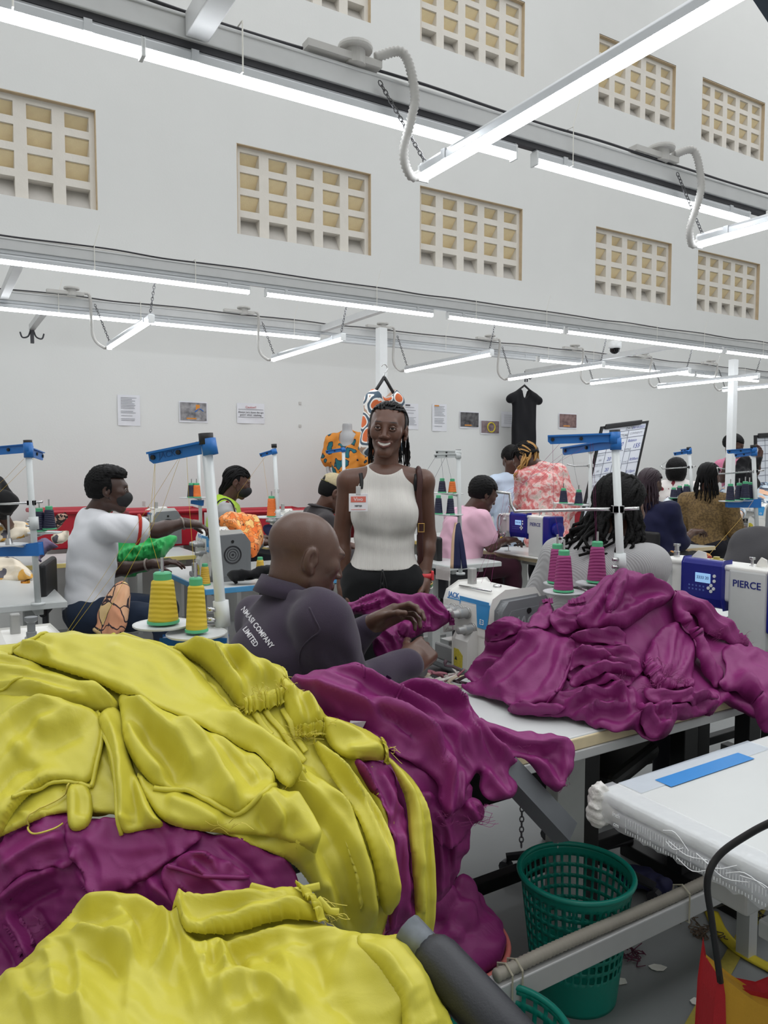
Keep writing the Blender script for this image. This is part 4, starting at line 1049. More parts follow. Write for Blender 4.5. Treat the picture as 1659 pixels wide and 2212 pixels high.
def rbox(c, hs, rad, R=None):
 c = np.array(c, float); hs = np.array(hs, float); R = np.eye(3) if R is None else np.array(R)
 def fn(X, Y, Z):
  x, y, z = X - c[0], Y - c[1], Z - c[2]
  q = [np.abs(x * R[0, i] + y * R[1, i] + z * R[2, i]) - (hs[i] - rad) for i in range(3)]
  o = np.sqrt(sum(np.maximum(k, 0) ** 2 for k in q)); return o + np.minimum(np.maximum(np.maximum(q[0], q[1]), q[2]), 0) - rad
 m = float(np.linalg.norm(hs)); return fn, c - m, c + m

def skin_of(prims, h, pad=0.03, wrinkle=None, cut=None):
 """prims: list of (prim, k) or (prim, k, 'sub')"""
 lo = np.min([p[0][1] for p in prims if len(p) < 3], 0) - pad; hi = np.max([p[0][2] for p in prims if len(p) < 3], 0) + pad
 F = Field(lo, hi, h)
 for p in prims: F.put(*p[0], k=p[1], sub=len(p) > 2)
 if wrinkle is not None:
  X, Y, Z = np.meshgrid(F.ax[0], F.ax[1], F.ax[2], indexing='ij', sparse=True)
  F.d = F.d + wrinkle(X, Y, Z).astype(np.float32)
 if cut is not None:
  X, Y, Z = np.meshgrid(F.ax[0], F.ax[1], F.ax[2], indexing='ij', sparse=True)
  F.d = np.maximum(F.d, cut(X, Y, Z).astype(np.float32))
 return F.skin()

def folds_fn(amp, L, seed, dirs=None):
 rg = np.random.RandomState(seed); ks = []
 for i in range(5):
  v = rg.normal(size=3) if dirs is None else np.array(dirs[i % len(dirs)], float) + rg.normal(size=3) * 0.35
  ks.append((unit(v) * 2 * math.pi / (L * rg.uniform(0.6, 1.6)), rg.uniform(0, 6.3), rg.uniform(0.5, 1)))
 def fn(X, Y, Z):
  s = 0; wx = 0.02 * np.sin(Y * 23 + Z * 17 + seed); wz = 0.02 * np.sin(X * 19 - Y * 21 + seed)
  for k, ph, a in ks: s = s + a * np.sin(k[0] * (X + wx) + k[1] * Y + k[2] * (Z + wz) + ph)
  return -amp * np.maximum(s / 2.2, -0.7)
 return fn

def joined(name, chunks, m, parent, cols=None, smooth=True):
 """several skins in one mesh, vertex colours optional; chunks of (V, F[, colour array])"""
 V = []; F = []; C = []; n = 0; loc = np.array(parent.location) if parent is not None else np.zeros(3)
 for ch in chunks:
  V.append(np.asarray(ch[0]) - loc); F.extend([tuple(int(i) + n for i in f) for f in ch[1]])
  C.append(np.asarray(ch[2]) if len(ch) > 2 and ch[2] is not None else np.tile(np.array(cols if cols is not None else (1, 1, 1.0)), (len(ch[0]), 1)))
  n += len(ch[0])
 V = np.vstack(V); C = np.vstack(C)
 me = bpy.data.meshes.new(name); me.from_pydata(V.tolist(), [], F); me.update()
 if smooth: me.polygons.foreach_set('use_smooth', np.ones(len(me.polygons), bool))
 if cols is not None or any(len(c) > 2 for c in chunks):
  a = me.color_attributes.new('tint', 'FLOAT_COLOR', 'POINT')
  a.data.foreach_set('color', np.hstack([C, np.ones((len(C), 1))]).astype(np.float32).ravel())
 return link(name, me, m, parent)

def skin_mat():
 m = mat('skin', (255, 255, 255), 0.36, 0, 0.0, spec=0.5, bump=0.08, bscale=260)
 nt = m.node_tree; b = nt.nodes['Principled BSDF']
 at = nt.nodes.new('ShaderNodeAttribute'); at.attribute_name = 'tint'
 nz = nt.nodes.new('ShaderNodeTexNoise'); nz.inputs['Scale'].default_value = 35; nz.inputs['Detail'].default_value = 4
 mx = nt.nodes.new('ShaderNodeMix'); mx.data_type = 'RGBA'; mx.blend_type = 'MULTIPLY'; mx.inputs['Factor'].default_value = 0.35
 nt.links.new(at.outputs['Color'], mx.inputs['A']); nt.links.new(nz.outputs['Color'], mx.inputs['B'])
 hs = nt.nodes.new('ShaderNodeHueSaturation'); hs.inputs['Saturation'].default_value = 0.0; nt.links.new(nz.outputs['Color'], hs.inputs['Color'])
 br = nt.nodes.new('ShaderNodeBrightContrast'); br.inputs['Bright'].default_value = 0.4; nt.links.new(hs.outputs['Color'], br.inputs['Color']); nt.links.new(br.outputs['Color'], mx.inputs['B'])
 nt.links.new(mx.outputs['Result'], b.inputs['Base Color'])
 return m
M_SKIN = skin_mat()
M_EYE = mat('eye_white', (214, 206, 200), 0.15, 0, 0.02)
M_IRIS = mat('eye_dark', (24, 14, 10), 0.1, 0, 0.02)
M_TEETH = mat('teeth', (238, 234, 226), 0.25, 0, 0.02)
M_HAIR = mat('black_hair', (11, 10, 11), 0.6, 0, 0.3, 60, bump=0.5, bscale=220, spec=0.2)

def frame(yaw, pitch=0.0, roll=0.0):
 """columns: right, forward, up of a head or body facing yaw (0 = +y world, positive turns left)"""
 return rotz(yaw) @ rotx(pitch) @ roty(roll)

class Head:
 def __init__(s, c, yaw, pitch=0.0, roll=0.0, size=1.0, tone=(96, 62, 46), female=False, smile=0.0, h=0.004, stubble=False, full=0.0):
  s.c = np.array(c, float); s.R = frame(yaw, pitch, roll); s.k = size; s.tone = tone; s.h = h
  s.female = female; s.smile = smile; s.full = full
 def P(s, x, y, z): return s.c + s.R @ (np.array([x, y, z]) * s.k)
 def L(s, V): return ((np.asarray(V) - s.c) @ s.R) / s.k
 def E(s, c, r): return ell(s.P(*c), np.array(r) * s.k, s.R)
 def C(s, a, b, ra, rb): return cone(s.P(*a), s.P(*b), ra * s.k, rb * s.k)
 def prims(s, neck_to=None, neck_r=0.055, ears=True):
  f = s.full; g = 1.0 if s.female else 0.0
  p = [(s.E((0, -0.018, 0.036), (0.077, 0.098, 0.083)), 0.01),
    (s.E((0, 0.022, -0.012), (0.066 + f - 0.004 * g, 0.072, 0.082)), 0.03),
    (s.E((0, 0.03, -0.055 + .006 * g), (0.052 + f - 0.014 * g, 0.055 - .003 * g, 0.056 + f * .4 - .005 * g)), 0.025),
    (s.C((-0.018 + 0.006 * g, 0.07, -0.098), (0.018 - 0.006 * g, 0.07, -0.098), 0.02 + f * .4 - .004 * g, 0.02 + f * .4 - .004 * g), 0.03)]
  for q in (-1, 1):
   p += [(s.C((q * (0.05 + f - 0.007 * g), 0.0, -0.06 + .008 * g), (q * (0.017 - .005 * g), 0.064, -0.097), 0.02 - .006 * g, 0.018 - .003 * g), 0.025 - .008 * g),
     (s.E((q * 0.042, 0.058, -0.008), (0.024 + f * .5, 0.025, 0.022)), 0.02)]
  p.append((s.C((-0.034, 0.083 - .004 * g, 0.03), (0.034, 0.083 - .004 * g, 0.03), 0.012 - .002 * g, 0.012 - .002 * g), 0.02))
  p += [(s.E((q * 0.031, 0.099, 0.008), (0.0175, 0.014, 0.0115)), 0.012, 'sub') for q in (-1, 1)]
  p += [(s.C((0, 0.088, 0.012), (0, 0.107 - .002 * g, -0.027), 0.008, 0.011), 0.012), (s.E((0.0145, 0.096, -0.03), (0.0105, 0.012, 0.0085)), 0.006), (s.E((-0.0145, 0.096, -0.03), (0.0105, 0.012, 0.0085)), 0.006)]
  sm = s.smile; lw = 0.022 + 0.009 * sm; up = 0.010 * sm; gap = 0.0045 + 0.003 * sm
  arc = lambda x, dz: (x * lw, 0.096 - (0.012 + 0.004 * sm) * x * x, -0.06 + up * x * x + dz * (1 - 0.85 * x * x))
  for q in (-1, 1):
   for (x0, x1) in ((0, 0.5), (0.5, 1.0)):
    p.append((s.C(arc(q * x0, gap), arc(q * x1, gap), 0.0062 - .002 * x0, 0.0062 - .002 * x1), 0.005))
    p.append((s.C(arc(q * x0, -gap - 0.002), arc(q * x1, -gap - 0.002), 0.0072 - .003 * x0, 0.0072 - .003 * x1), 0.005))
   if sm: p.append((s.E((q * 0.043, 0.066, -0.026), (0.017, 0.017, 0.014)), 0.015))
  if sm:
   for q in (-1, 1):
    for (x0, x1) in ((0, 0.45), (0.45, 0.88)):
     u = [np.array(arc(q * x, -0.001)) + (0, 0.003, 0) for x in (x0, x1)]
     p.append((s.C(u[0], u[1], 0.0062 - .0015 * x0, 0.0062 - .0025 * x1), 0.002, 'sub'))
  if ears:
   for q in (-1, 1):
    p.append((s.E((q * 0.080, -0.014, -0.002), (0.010, 0.020, 0.033)), 0.006))
    p.append((s.E((q * 0.091, -0.008, 0.002), (0.009, 0.012, 0.021)), 0.004, 'sub'))
    p.append((s.E((q * 0.078, -0.004, -0.031), (0.007, 0.009, 0.010)), 0.006))
    p.append((s.E((q * 0.080, 0.002, -0.006), (0.006, 0.006, 0.010)), 0.005))
  if neck_to is not None:
   p.append((cone(s.P(0, -0.02, -0.05), neck_to, neck_r, neck_r * 1.12), 0.03))
  return p
 def colour(s, V, beard=0.0):
  q = s.L(V); base = np.array(lin(s.tone)[:3]); C = np.tile(base, (len(q), 1))
  def mixin(w, col):
   nonlocal C
   w = np.clip(w, 0, 1)[:, None]; C = C * (1 - w) + np.array(col) * w
  if s.full >= 0:
   up = 0.010 * s.smile; lw = 0.024 + 0.009 * s.smile
   xr = np.abs(q[:, 0]) / lw
   zc = -0.06 + up * np.clip(xr, 0, 1) ** 2
   lip = (1.05 - np.sqrt(xr ** 2 + ((q[:, 2] - zc + 0.001) / (0.0125 + 0.0035 * s.smile)) ** 2)) * 6
   lip = np.where(q[:, 1] > 0.07, lip, 0)
   mixin(np.clip(lip, 0, 1) * 0.6, np.array(lin((112, 62, 58))[:3]) if s.female else base * 0.9)
   br = (1 - np.sqrt(((np.abs(q[:, 0]) - 0.033) / 0.021) ** 2 + ((q[:, 2] - 0.0335 + ((np.abs(q[:, 0]) - 0.03) * 6) ** 2 * 0.05) / 0.0034) ** 2)) * 3
   mixin(np.where(q[:, 1] > 0.06, br, 0) * 0.85, base * 0.12)
  if beard:
   b = np.where((q[:, 2] < -0.05) & (q[:, 1] > 0.0), 1.0, 0) * np.clip((-0.05 - q[:, 2]) / 0.02, 0, 1)
   mixin(b * beard, base * 0.35)
  return C
 def features(s, parent, eyes=True):
  loc = np.array(parent.location)
  if eyes:
   for q in (-1, 1):
    mb = MB(); c = s.P(q * 0.031, 0.0835, 0.008)
    n = 10; lat = np.linspace(-math.pi / 2, math.pi / 2, n)
    mb.lathe([(0.0118 * s.k * math.cos(a), 0.0118 * s.k * math.sin(a)) for a in lat], 14, M=s.R @ rotx(-math.pi / 2), o=c - loc)
    e = part('eye', mb, M_EYE, parent, smooth=True)
    mb = MB(); mb.lathe([(0.0, 0.0125 * s.k), (0.003 * s.k, 0.0122 * s.k), (0.0062 * s.k, 0.0104 * s.k), (0.0064 * s.k, 0.0096 * s.k)], 14, M=s.R @ rotx(-math.pi / 2), o=c - loc, caps=False)
    part('iris', mb, M_IRIS, e, smooth=True)
    for (z, w, col) in ((0.0062, 0.0048, 'lid'), (-0.0075, 0.0036, 'lid')):
     mb = MB(); pts = [s.P(q * 0.031 + x, 0.0935 - (abs(x) * 14) ** 2 * 0.02 * 2 - (0.004 if abs(x) > .011 else 0), 0.008 + z * (1 - (x / 0.0185) ** 2)) - loc for x in np.linspace(-0.017, 0.017, 9)]
     mb.tube(pts, [w * s.k * (1 - 0.6 * abs(i - 4) / 4) for i in range(9)], 6)
     ob = joined('eyelid', [(np.array(mb.v) + loc, mb.f)], M_SKIN, parent, cols=np.array(lin(s.tone)[:3]) * (0.75 if z > 0 else 0.95))
  if s.smile:
   mb = MB(); rows = []
   up = 0.010 * s.smile; lw = 0.022 + 0.009 * s.smile
   for z in (0.0062, 0.002, -0.0022, -0.006):
    rows.append([s.P(x * lw, 0.0957 - 0.016 * x * x, -0.0605 + up * x * x + z * (1 - 0.6 * x * x)) - loc for x in np.linspace(-0.86, 0.86, 17)])
   mb.grid(np.array(rows)); part('teeth', mb, M_TEETH, parent, smooth=True)

def hand_prims(wrist, d, n, side=1, curl=(25, 30, 25), spread=0.1, thumb=(45, 20), s=1.0, pinch=None):
 """palm and five jointed fingers; d points along the hand, n out of the palm, thumb on the side*(d x n) side"""
 d = unit(d); n = np.array(n, float); n = unit(n - d * (n @ d)); l = np.cross(d, n) * side
 w = np.array(wrist, float); p = []
 k = 0.008 * s
 p.append((cone(w, w + d * 0.03 * s, 0.026 * s, 0.027 * s), 0.02))
 R = np.stack([l, d, n], 1)
 p.append((rbox(w + d * 0.055 * s, np.array([0.042, 0.048, 0.017]) * s, 0.015 * s, R), 0.02))
 p.append((ell(w + d * 0.035 * s + l * 0.026 * s + n * 0.008 * s, np.array([0.018, 0.03, 0.017]) * s, R), 0.015))
 lens = [(0.042, 0.026, 0.021), (0.046, 0.029, 0.022), (0.043, 0.027, 0.022), (0.034, 0.021, 0.019)]
 rad = [0.0092, 0.0095, 0.009, 0.008]
 for i in range(4):
  off = (0.031 - 0.0205 * i)
  b = w + (d * (0.098 - 0.004 * abs(i - 1)) + l * off) * s
  a = 0; e = unit(d + l * spread * (1.2 - i * 0.8)); cc = curl[i] if isinstance(curl[0], (tuple, list)) else curl
  for j in range(3):
   a += math.radians(cc[j]); dd = e * math.cos(a) + n * math.sin(a); q = b + dd * lens[i][j] * s
   p.append((cone(b, q, rad[i] * s * (1 - 0.1 * j), rad[i] * s * (0.92 - 0.1 * j)), 0.006)); b = q
 b = w + (d * 0.035 + l * 0.035 + n * 0.008) * s
 a1, a2 = math.radians(thumb[0]), math.radians(thumb[1])
 e = unit(d * math.cos(a1) + l * math.sin(a1) + n * 0.35); q = b + e * 0.042 * s
 p.append((cone(b, q, 0.0125 * s, 0.0108 * s), 0.012))
 e2 = unit(d * math.cos(a1 - a2) + l * math.sin(a1 - a2) + n * 0.55); q2 = q + e2 * 0.03 * s
 p.append((cone(q, q2, 0.0105 * s, 0.0095 * s), 0.006)); q3 = q2 + unit(e2 - l * 0.3) * 0.022 * s
 p.append((cone(q2, q3, 0.0095 * s, 0.008 * s), 0.006))
 return p

def arm_prims(sh, el, wr, r=(0.052, 0.042, 0.04, 0.027)):
 sh, el, wr = (np.array(q, float) for q in (sh, el, wr)); m = el + (wr - el) * 0.3
 return [(cone(sh, el, r[0], r[1]), 0.02), (cone(el, m, r[1], r[2] * 1.05), 0.02), (cone(m, wr, r[2], r[3]), 0.02)]

def torso_prims(pelvis, neck, yaw, sw=0.19, cw=0.155, cd=0.105, ww=0.135, wd=0.095, hw=0.165, hd=0.115, off=0.0, shoulder=None):
 """trunk from pelvis to neck base; shoulder = explicit shoulder points (right, left)"""
 pelvis = np.array(pelvis, float); neck = np.array(neck, float); ax = unit(neck - pelvis); L = np.linalg.norm(neck - pelvis)
 f = np.array([-math.sin(yaw), math.cos(yaw), 0.0]); f = unit(f - ax * (f @ ax)); r = np.cross(f, ax); R = np.stack([r, f, ax], 1)
 g = off
 p = [(ell(pelvis + ax * 0.02, (hw + g, hd + g, 0.12 + g), R), 0.03), (ell(pelvis + ax * L * 0.36, (ww + g, wd + g, L * 0.28 + g), R), 0.07),
   (ell(pelvis + ax * L * 0.68 + f * 0.005, (cw + g, cd + g, L * 0.27 + g), R), 0.08)]
 shR, shL = shoulder if shoulder is not None else (neck + r * sw - ax * 0.07, neck - r * sw - ax * 0.07)
 for q in (shR, shL):
  q = np.array(q); p.append((cone(neck - ax * 0.035, q, 0.06 + g, 0.052 + g), 0.05))
 return p, R, (np.array(shR), np.array(shL))

def tubes_mesh(paths, radii, seg=6):
 mb = MB()
 for P, r in zip(paths, radii):
  n = len(P); mb.tube(P, [r * (1.0 if i < n * 0.75 else 1.0 - 0.6 * (i - n * 0.75) / (n * 0.25)) for i in range(n)], seg)
 return mb

def strands(head, n, length, r, seed=0, lo=-0.2, front=True, sway=(0, 0, 0), spread=0.03, gather=None, cover=1.0, jitter=0.01, lift=0.0):
 """locks that run over the scalp from the hairline to the back and then hang"""
 rg = np.random.RandomState(seed); out = []; rad = []
 c0 = np.array([0, -0.018, 0.036]); R0 = np.array([0.077, 0.098, 0.083]) + 0.004
 for i in range(n):
  t = (i + 0.5) / n; az = (t * 2 - 1) * math.pi * 0.62 * cover            # where the lock leaves the hairline, 0 = forehead centre
  el = (rg.uniform(0.25, 0.62) if i % 2 else rg.uniform(0.55, 1.2)) + lift * max(0, math.cos(az))
  a0 = np.array([math.sin(az) * math.cos(el), math.cos(az) * math.cos(el), math.sin(el)])
  a1 = unit(np.array([math.sin(az) * 0.9 + rg.normal() * 0.12, -0.75 + abs(math.sin(az)) * 0.55, -0.35 + rg.normal() * 0.08]))
  pts = []
  for k in np.linspace(0, 1, 8):
   v = unit(a0 * (1 - k) + a1 * k + np.array([0, 0, 0.42]) * math.sin(k * math.pi) * 0.8)
   pts.append(head.P(*(c0 + v * (R0 + r / head.k * (0.4 + 0.5 * rg.rand())))))
  p = pts[-1].copy(); l = length * rg.uniform(0.75, 1.08); side = (head.R @ np.array([a1[0], min(a1[1], 0) * 0.6, 0])) * spread
  g = None if gather is None else np.array(gather)
  for k in range(1, 8):
   q = p + np.array([0, 0, -l * k / 7.0]) + side * math.sin(k / 7.0 * 1.6) + np.array(sway) * (k / 7.0) ** 2 + rg.normal(0, jitter, 3) * (k / 7.0)
   if g is not None:
    w = min(1, k / 2.0); q = q * (1 - w * 0.75) + (g + np.array([0, 0, -l * k / 7.0]) + rg.normal(0, 0.008, 3)) * w * 0.75
   pts.append(q)
  out.append(bez(pts, 26)); rad.append(r * rg.uniform(0.85, 1.15))
 return out, rad

def cap_hair(head, thick=0.012, hairline=0.055, noise=0.0, seed=0, h=0.005, back=-0.06, extra=None):
 """close cropped hair: shell over the cranium, open at the face"""
 p = [(head.E((0, -0.022, 0.038), (0.079 + thick, 0.098 + thick, 0.084 + thick)), 0.01), (head.E((0, -0.05, 0.0), (0.066 + thick * .7, 0.065 + thick * .6, 0.075)), 0.02)]
 if extra: p += extra
 def cut(X, Y, Z):
  x, y, z = X - head.c[0], Y - head.c[1], Z - head.c[2]
  R = head.R / head.k
  ly = x * R[0, 1] + y * R[1, 1] + z * R[2, 1]; lz = x * R[0, 2] + y * R[1, 2] + z * R[2, 2]
  face = np.minimum(ly - 0.016 + 0.25 * np.maximum(0, lz - 0.03), hairline - lz)        # in front of the ears and below the hairline
  low = (back - lz)
  return np.maximum(face, low) * 1.0
 wr = None
 if noise:
  wr = folds_fn(noise, 0.014, seed)
 return skin_of(p, h, cut=cut, wrinkle=wr)
# ================================================================== people
def fabric(name, rgb, rough=0.85, sheen=0.1, **k):
 return mat(name, rgb, rough, 0, k.pop('var', 0.07), k.pop('vscale', 12), bump=k.pop('bump', 0.2), bscale=k.pop('bscale', 500), sheen=sheen, spec=0.25)

def build_person(label, head, neck, pelvis, yaw, arms=None, shirt=None, sleeve='short', trousers=None, seated=True, bs=0.009, hs=0.006, sw=0.19, tk=None, wr=(0.004, 0.09), seed=1,
     group='people at work in the hall', neck_r=0.055, beard=0.0, features=False, cut_shirt=None, sleeve_r=(0.068, 0.066), extra_shirt=None, arm_r=(0.05, 0.04, 0.039, 0.026), ears=True, loc=None, shoes=True, foot=None):
 tk = tk or {}
 neck = np.array(neck, float); pelvis = np.array(pelvis, float)
 root = thing('person', label, 'person', (pelvis[0], pelvis[1], 0) if loc is None else loc, 0, group)
 tp, R, (shR, shL) = torso_prims(pelvis, neck, yaw, sw=sw, **tk)
 f = R[:, 1].copy(); fh = unit([f[0], f[1], 0]); rr = np.array([fh[1], -fh[0], 0])
 arms = dict(arms or {})
 for key, s in (('R', 1), ('L', -1)):
  if key not in arms:
   sh = shR if s > 0 else shL
   el = sh + rr * s * 0.05 + np.array([0, 0, -0.25]) + fh * 0.05; wr_ = el + fh * 0.2 - rr * s * 0.06 + np.array([0, 0, 0.02])
   arms[key] = (el, wr_, fh, (0, 0, -1), (20, 25, 20))
 tone = np.array(lin(head.tone)[:3])
 chunks = []
 V, F = skin_of(head.prims(neck - np.array([0, 0, 0.02]), neck_r, ears), head.h)
 chunks.append((V, F, head.colour(V, beard)))
 bare = shirt is None                              # bare shoulders: trunk and arms grow as one skin
 if bare:
  for key, sh in (('R', shR), ('L', shL)): tp = tp + arm_prims(sh, arms[key][0], arms[key][1], arm_r)
 V, F = skin_of(tp, 0.006 if bare else max(bs, 0.012)); chunks.append((V, F, np.tile(tone, (len(V), 1))))
 for key, s in (('R', 1), ('L', -1)):
  el, wrp, hd, pn, curl = arms[key][:5]; ex = arms[key][5] if len(arms[key]) > 5 else {}
  p = [(cone(el + (np.array(wrp) - el) * 0.8, wrp, arm_r[3] * 1.12, arm_r[3]), 0.02)] if bare else arm_prims(shR if s > 0 else shL, el, wrp, arm_r)
  p += hand_prims(wrp, hd, pn, side=ex.pop('side', s), curl=curl, **ex)
  V, F = skin_of(p, hs)
  q = np.tile(tone, (len(V), 1)); chunks.append((V, F, q))
 body = joined('body', chunks, M_SKIN, root, cols=tone)
 if features: head.features(root)
 if shirt is not None:
  sp, _, _ = torso_prims(pelvis, neck, yaw, sw=sw, off=0.012, **tk)
  if sleeve != 'none':
   for key, s in (('R', 1), ('L', -1)):
    sh = shR if s > 0 else shL; el = np.array(arms[key][0], float); wrp = np.array(arms[key][1], float)
    if sleeve == 'short':
     sp.append((cone(sh, sh + (el - sh) * 0.6, sleeve_r[0], sleeve_r[1]), 0.03))
    elif sleeve == 'elbow':
     sp.append((cone(sh, el, sleeve_r[0], sleeve_r[1] * .95), 0.03)); sp.append((cone(el, el + (wrp - el) * 0.12, sleeve_r[1] * .95, sleeve_r[1] * .9), 0.03))
    else:
     sp.append((cone(sh, el, sleeve_r[0], sleeve_r[1]), 0.03)); sp.append((cone(el, wrp - unit(wrp - el) * 0.01, sleeve_r[1], 0.044), 0.03))
  if extra_shirt: sp += extra_shirt
  # neck opening
  up = unit(neck - pelvis)
  sp.append((ell(neck + np.array([0, 0, 0.045]) + fh * 0.02, (0.068, 0.068, 0.075)), 0.01, 'sub'))
  V, F = skin_of(sp, bs, wrinkle=folds_fn(wr[0], wr[1], seed, [(0.3, 0.2, 1), (0.6, 0.3, 0.5), (-0.4, 0.2, 0.8)]), cut=cut_shirt)
  joined('shirt', [(V, F)], shirt, root)
 if trousers is not None:
  p = []
  for s in (-1, 1):
   hip = pelvis + rr * s * 0.09
   if seated: kn = hip + fh * 0.4 + rr * s * 0.05 + np.array([0, 0, -0.02]); an = kn + fh * 0.03 + np.array([0, 0, 0.12 - kn[2]])
   else: kn = hip + np.array([0, 0, -(hip[2] - 0.08) * 0.5]) + fh * 0.02; an = np.array([kn[0], kn[1], 0.1]) - fh * 0.02
   if foot is not None: kn, an = foot[s]
   p += [(cone(hip, kn, 0.098, 0.07), 0.03), (cone(kn, an, 0.068, 0.055), 0.02)]
   if shoes:
    q = np.array([an[0], an[1], 0.04])
    joined('shoe', [skin_of([(cone(q - fh * 0.05, q + fh * 0.14, 0.042, 0.034), 0.01), (cone(q, q + (0, 0, 0.07), 0.042, 0.04), 0.02)], 0.012)], mat('dark_shoe', (30, 28, 30), 0.5), root)
  p.append((ell(pelvis, (0.175, 0.13, 0.13), R), 0.05))
  V, F = skin_of(p, max(bs, 0.01), wrinkle=folds_fn(0.004, 0.1, seed + 3))
  joined('trousers', [(V, F)], trousers, root)
 return root, R, fh, rr, shR, shL

def add_mesh(root, name, mb, m, smooth=True, bevel=0.0):
 """a part given in world coordinates"""
 loc = np.array(root.location); mb.v = [tuple(np.array(q) - loc) for q in mb.v]
 return part(name, mb, m, root, smooth=smooth, bevel=bevel)

def face_mask(root, h):
 p = [(h.E((0, 0.055, -0.045), (0.062, 0.062, 0.062)), 0.01), (h.E((0, 0.095, -0.035), (0.022, 0.028, 0.022)), 0.03)]
 def cut(X, Y, Z):
  x, y, z = X - h.c[0], Y - h.c[1], Z - h.c[2]; R = h.R
  ly = x * R[0, 1] + y * R[1, 1] + z * R[2, 1]; lz = x * R[0, 2] + y * R[1, 2] + z * R[2, 2]
  return np.maximum(np.maximum(0.018 - ly, lz + 0.006 - (ly - 0.1) * 0.25), -0.125 - lz)
 V, F = skin_of(p, 0.005, cut=cut); o = joined('face_mask', [(V, F)], mat('black_mask', (24, 24, 27), 0.7), root)
 loc = np.array(root.location)
 for q in (-1, 1):
  mb = MB(); mb.tube([h.P(q * 0.062, 0.035, -0.02), h.P(q * 0.078, 0.0, 0.015), h.P(q * 0.083, -0.02, 0.01)], 0.0018, 4); mb.tube([h.P(q * 0.06, 0.03, -0.075), h.P(q * 0.078, -0.005, -0.03)], 0.0018, 4)
  add_mesh(root, 'mask_strap', mb, M_BLACK)

def project(pts_uv, obs, lift=0.0015):
 """drop photo points onto the given meshes (printing lies on the real surface)"""
 from mathutils.bvhtree import BVHTree
 out = []
 trees = []
 for o in obs:
  off = np.array(o.parent.location if o.parent else (0, 0, 0)) + np.array(o.location)
  vs = [Vector(np.array(v.co) + off) for v in o.data.vertices]
  trees.append(BVHTree.FromPolygons(vs, [tuple(p.vertices) for p in o.data.polygons]))
 for u, v in pts_uv:
  d = Vector(ray(u, v)).normalized(); best = None
  for t in trees:
   hit = t.ray_cast(Vector((0, 0, EYE)), d)
   if hit[0] is not None and (best is None or hit[3] < best[1]): best = (hit[0], hit[3])
  out.append(None if best is None else np.array(best[0] - d * lift))
 return out

def decal(root, name, txt, u, v, size, ang, obs, m, shear=0.0, stretch=1.0, bold=0.0, persp=None):
 """lettering printed on a curved surface"""
 t = text_mesh(txt, size, shear=shear, bold=bold, extrude=0.0)
 V = np.array(t.v); x = V[:, 0] * stretch; y = -V[:, 2]; a = math.radians(ang)
 if persp: y = y * (1 + persp * x)
 uv = np.stack([u + x * math.cos(a) - y * math.sin(a), v + x * math.sin(a) + y * math.cos(a)], 1)
 P = project(uv, obs)
 ok = [i for i, p in enumerate(P) if p is not None]; mp = {i: k for k, i in enumerate(ok)}
 mb = MB(); mb.v = [tuple(P[i]) for i in ok]; mb.f = [tuple(mp[i] for i in f) for f in t.f if all(i in mp for i in f)]
 return add_mesh(root, name, mb, m, smooth=False)

def kids(root, *names):
 return [c for c in root.children if c.name.split('.')[0] in names]

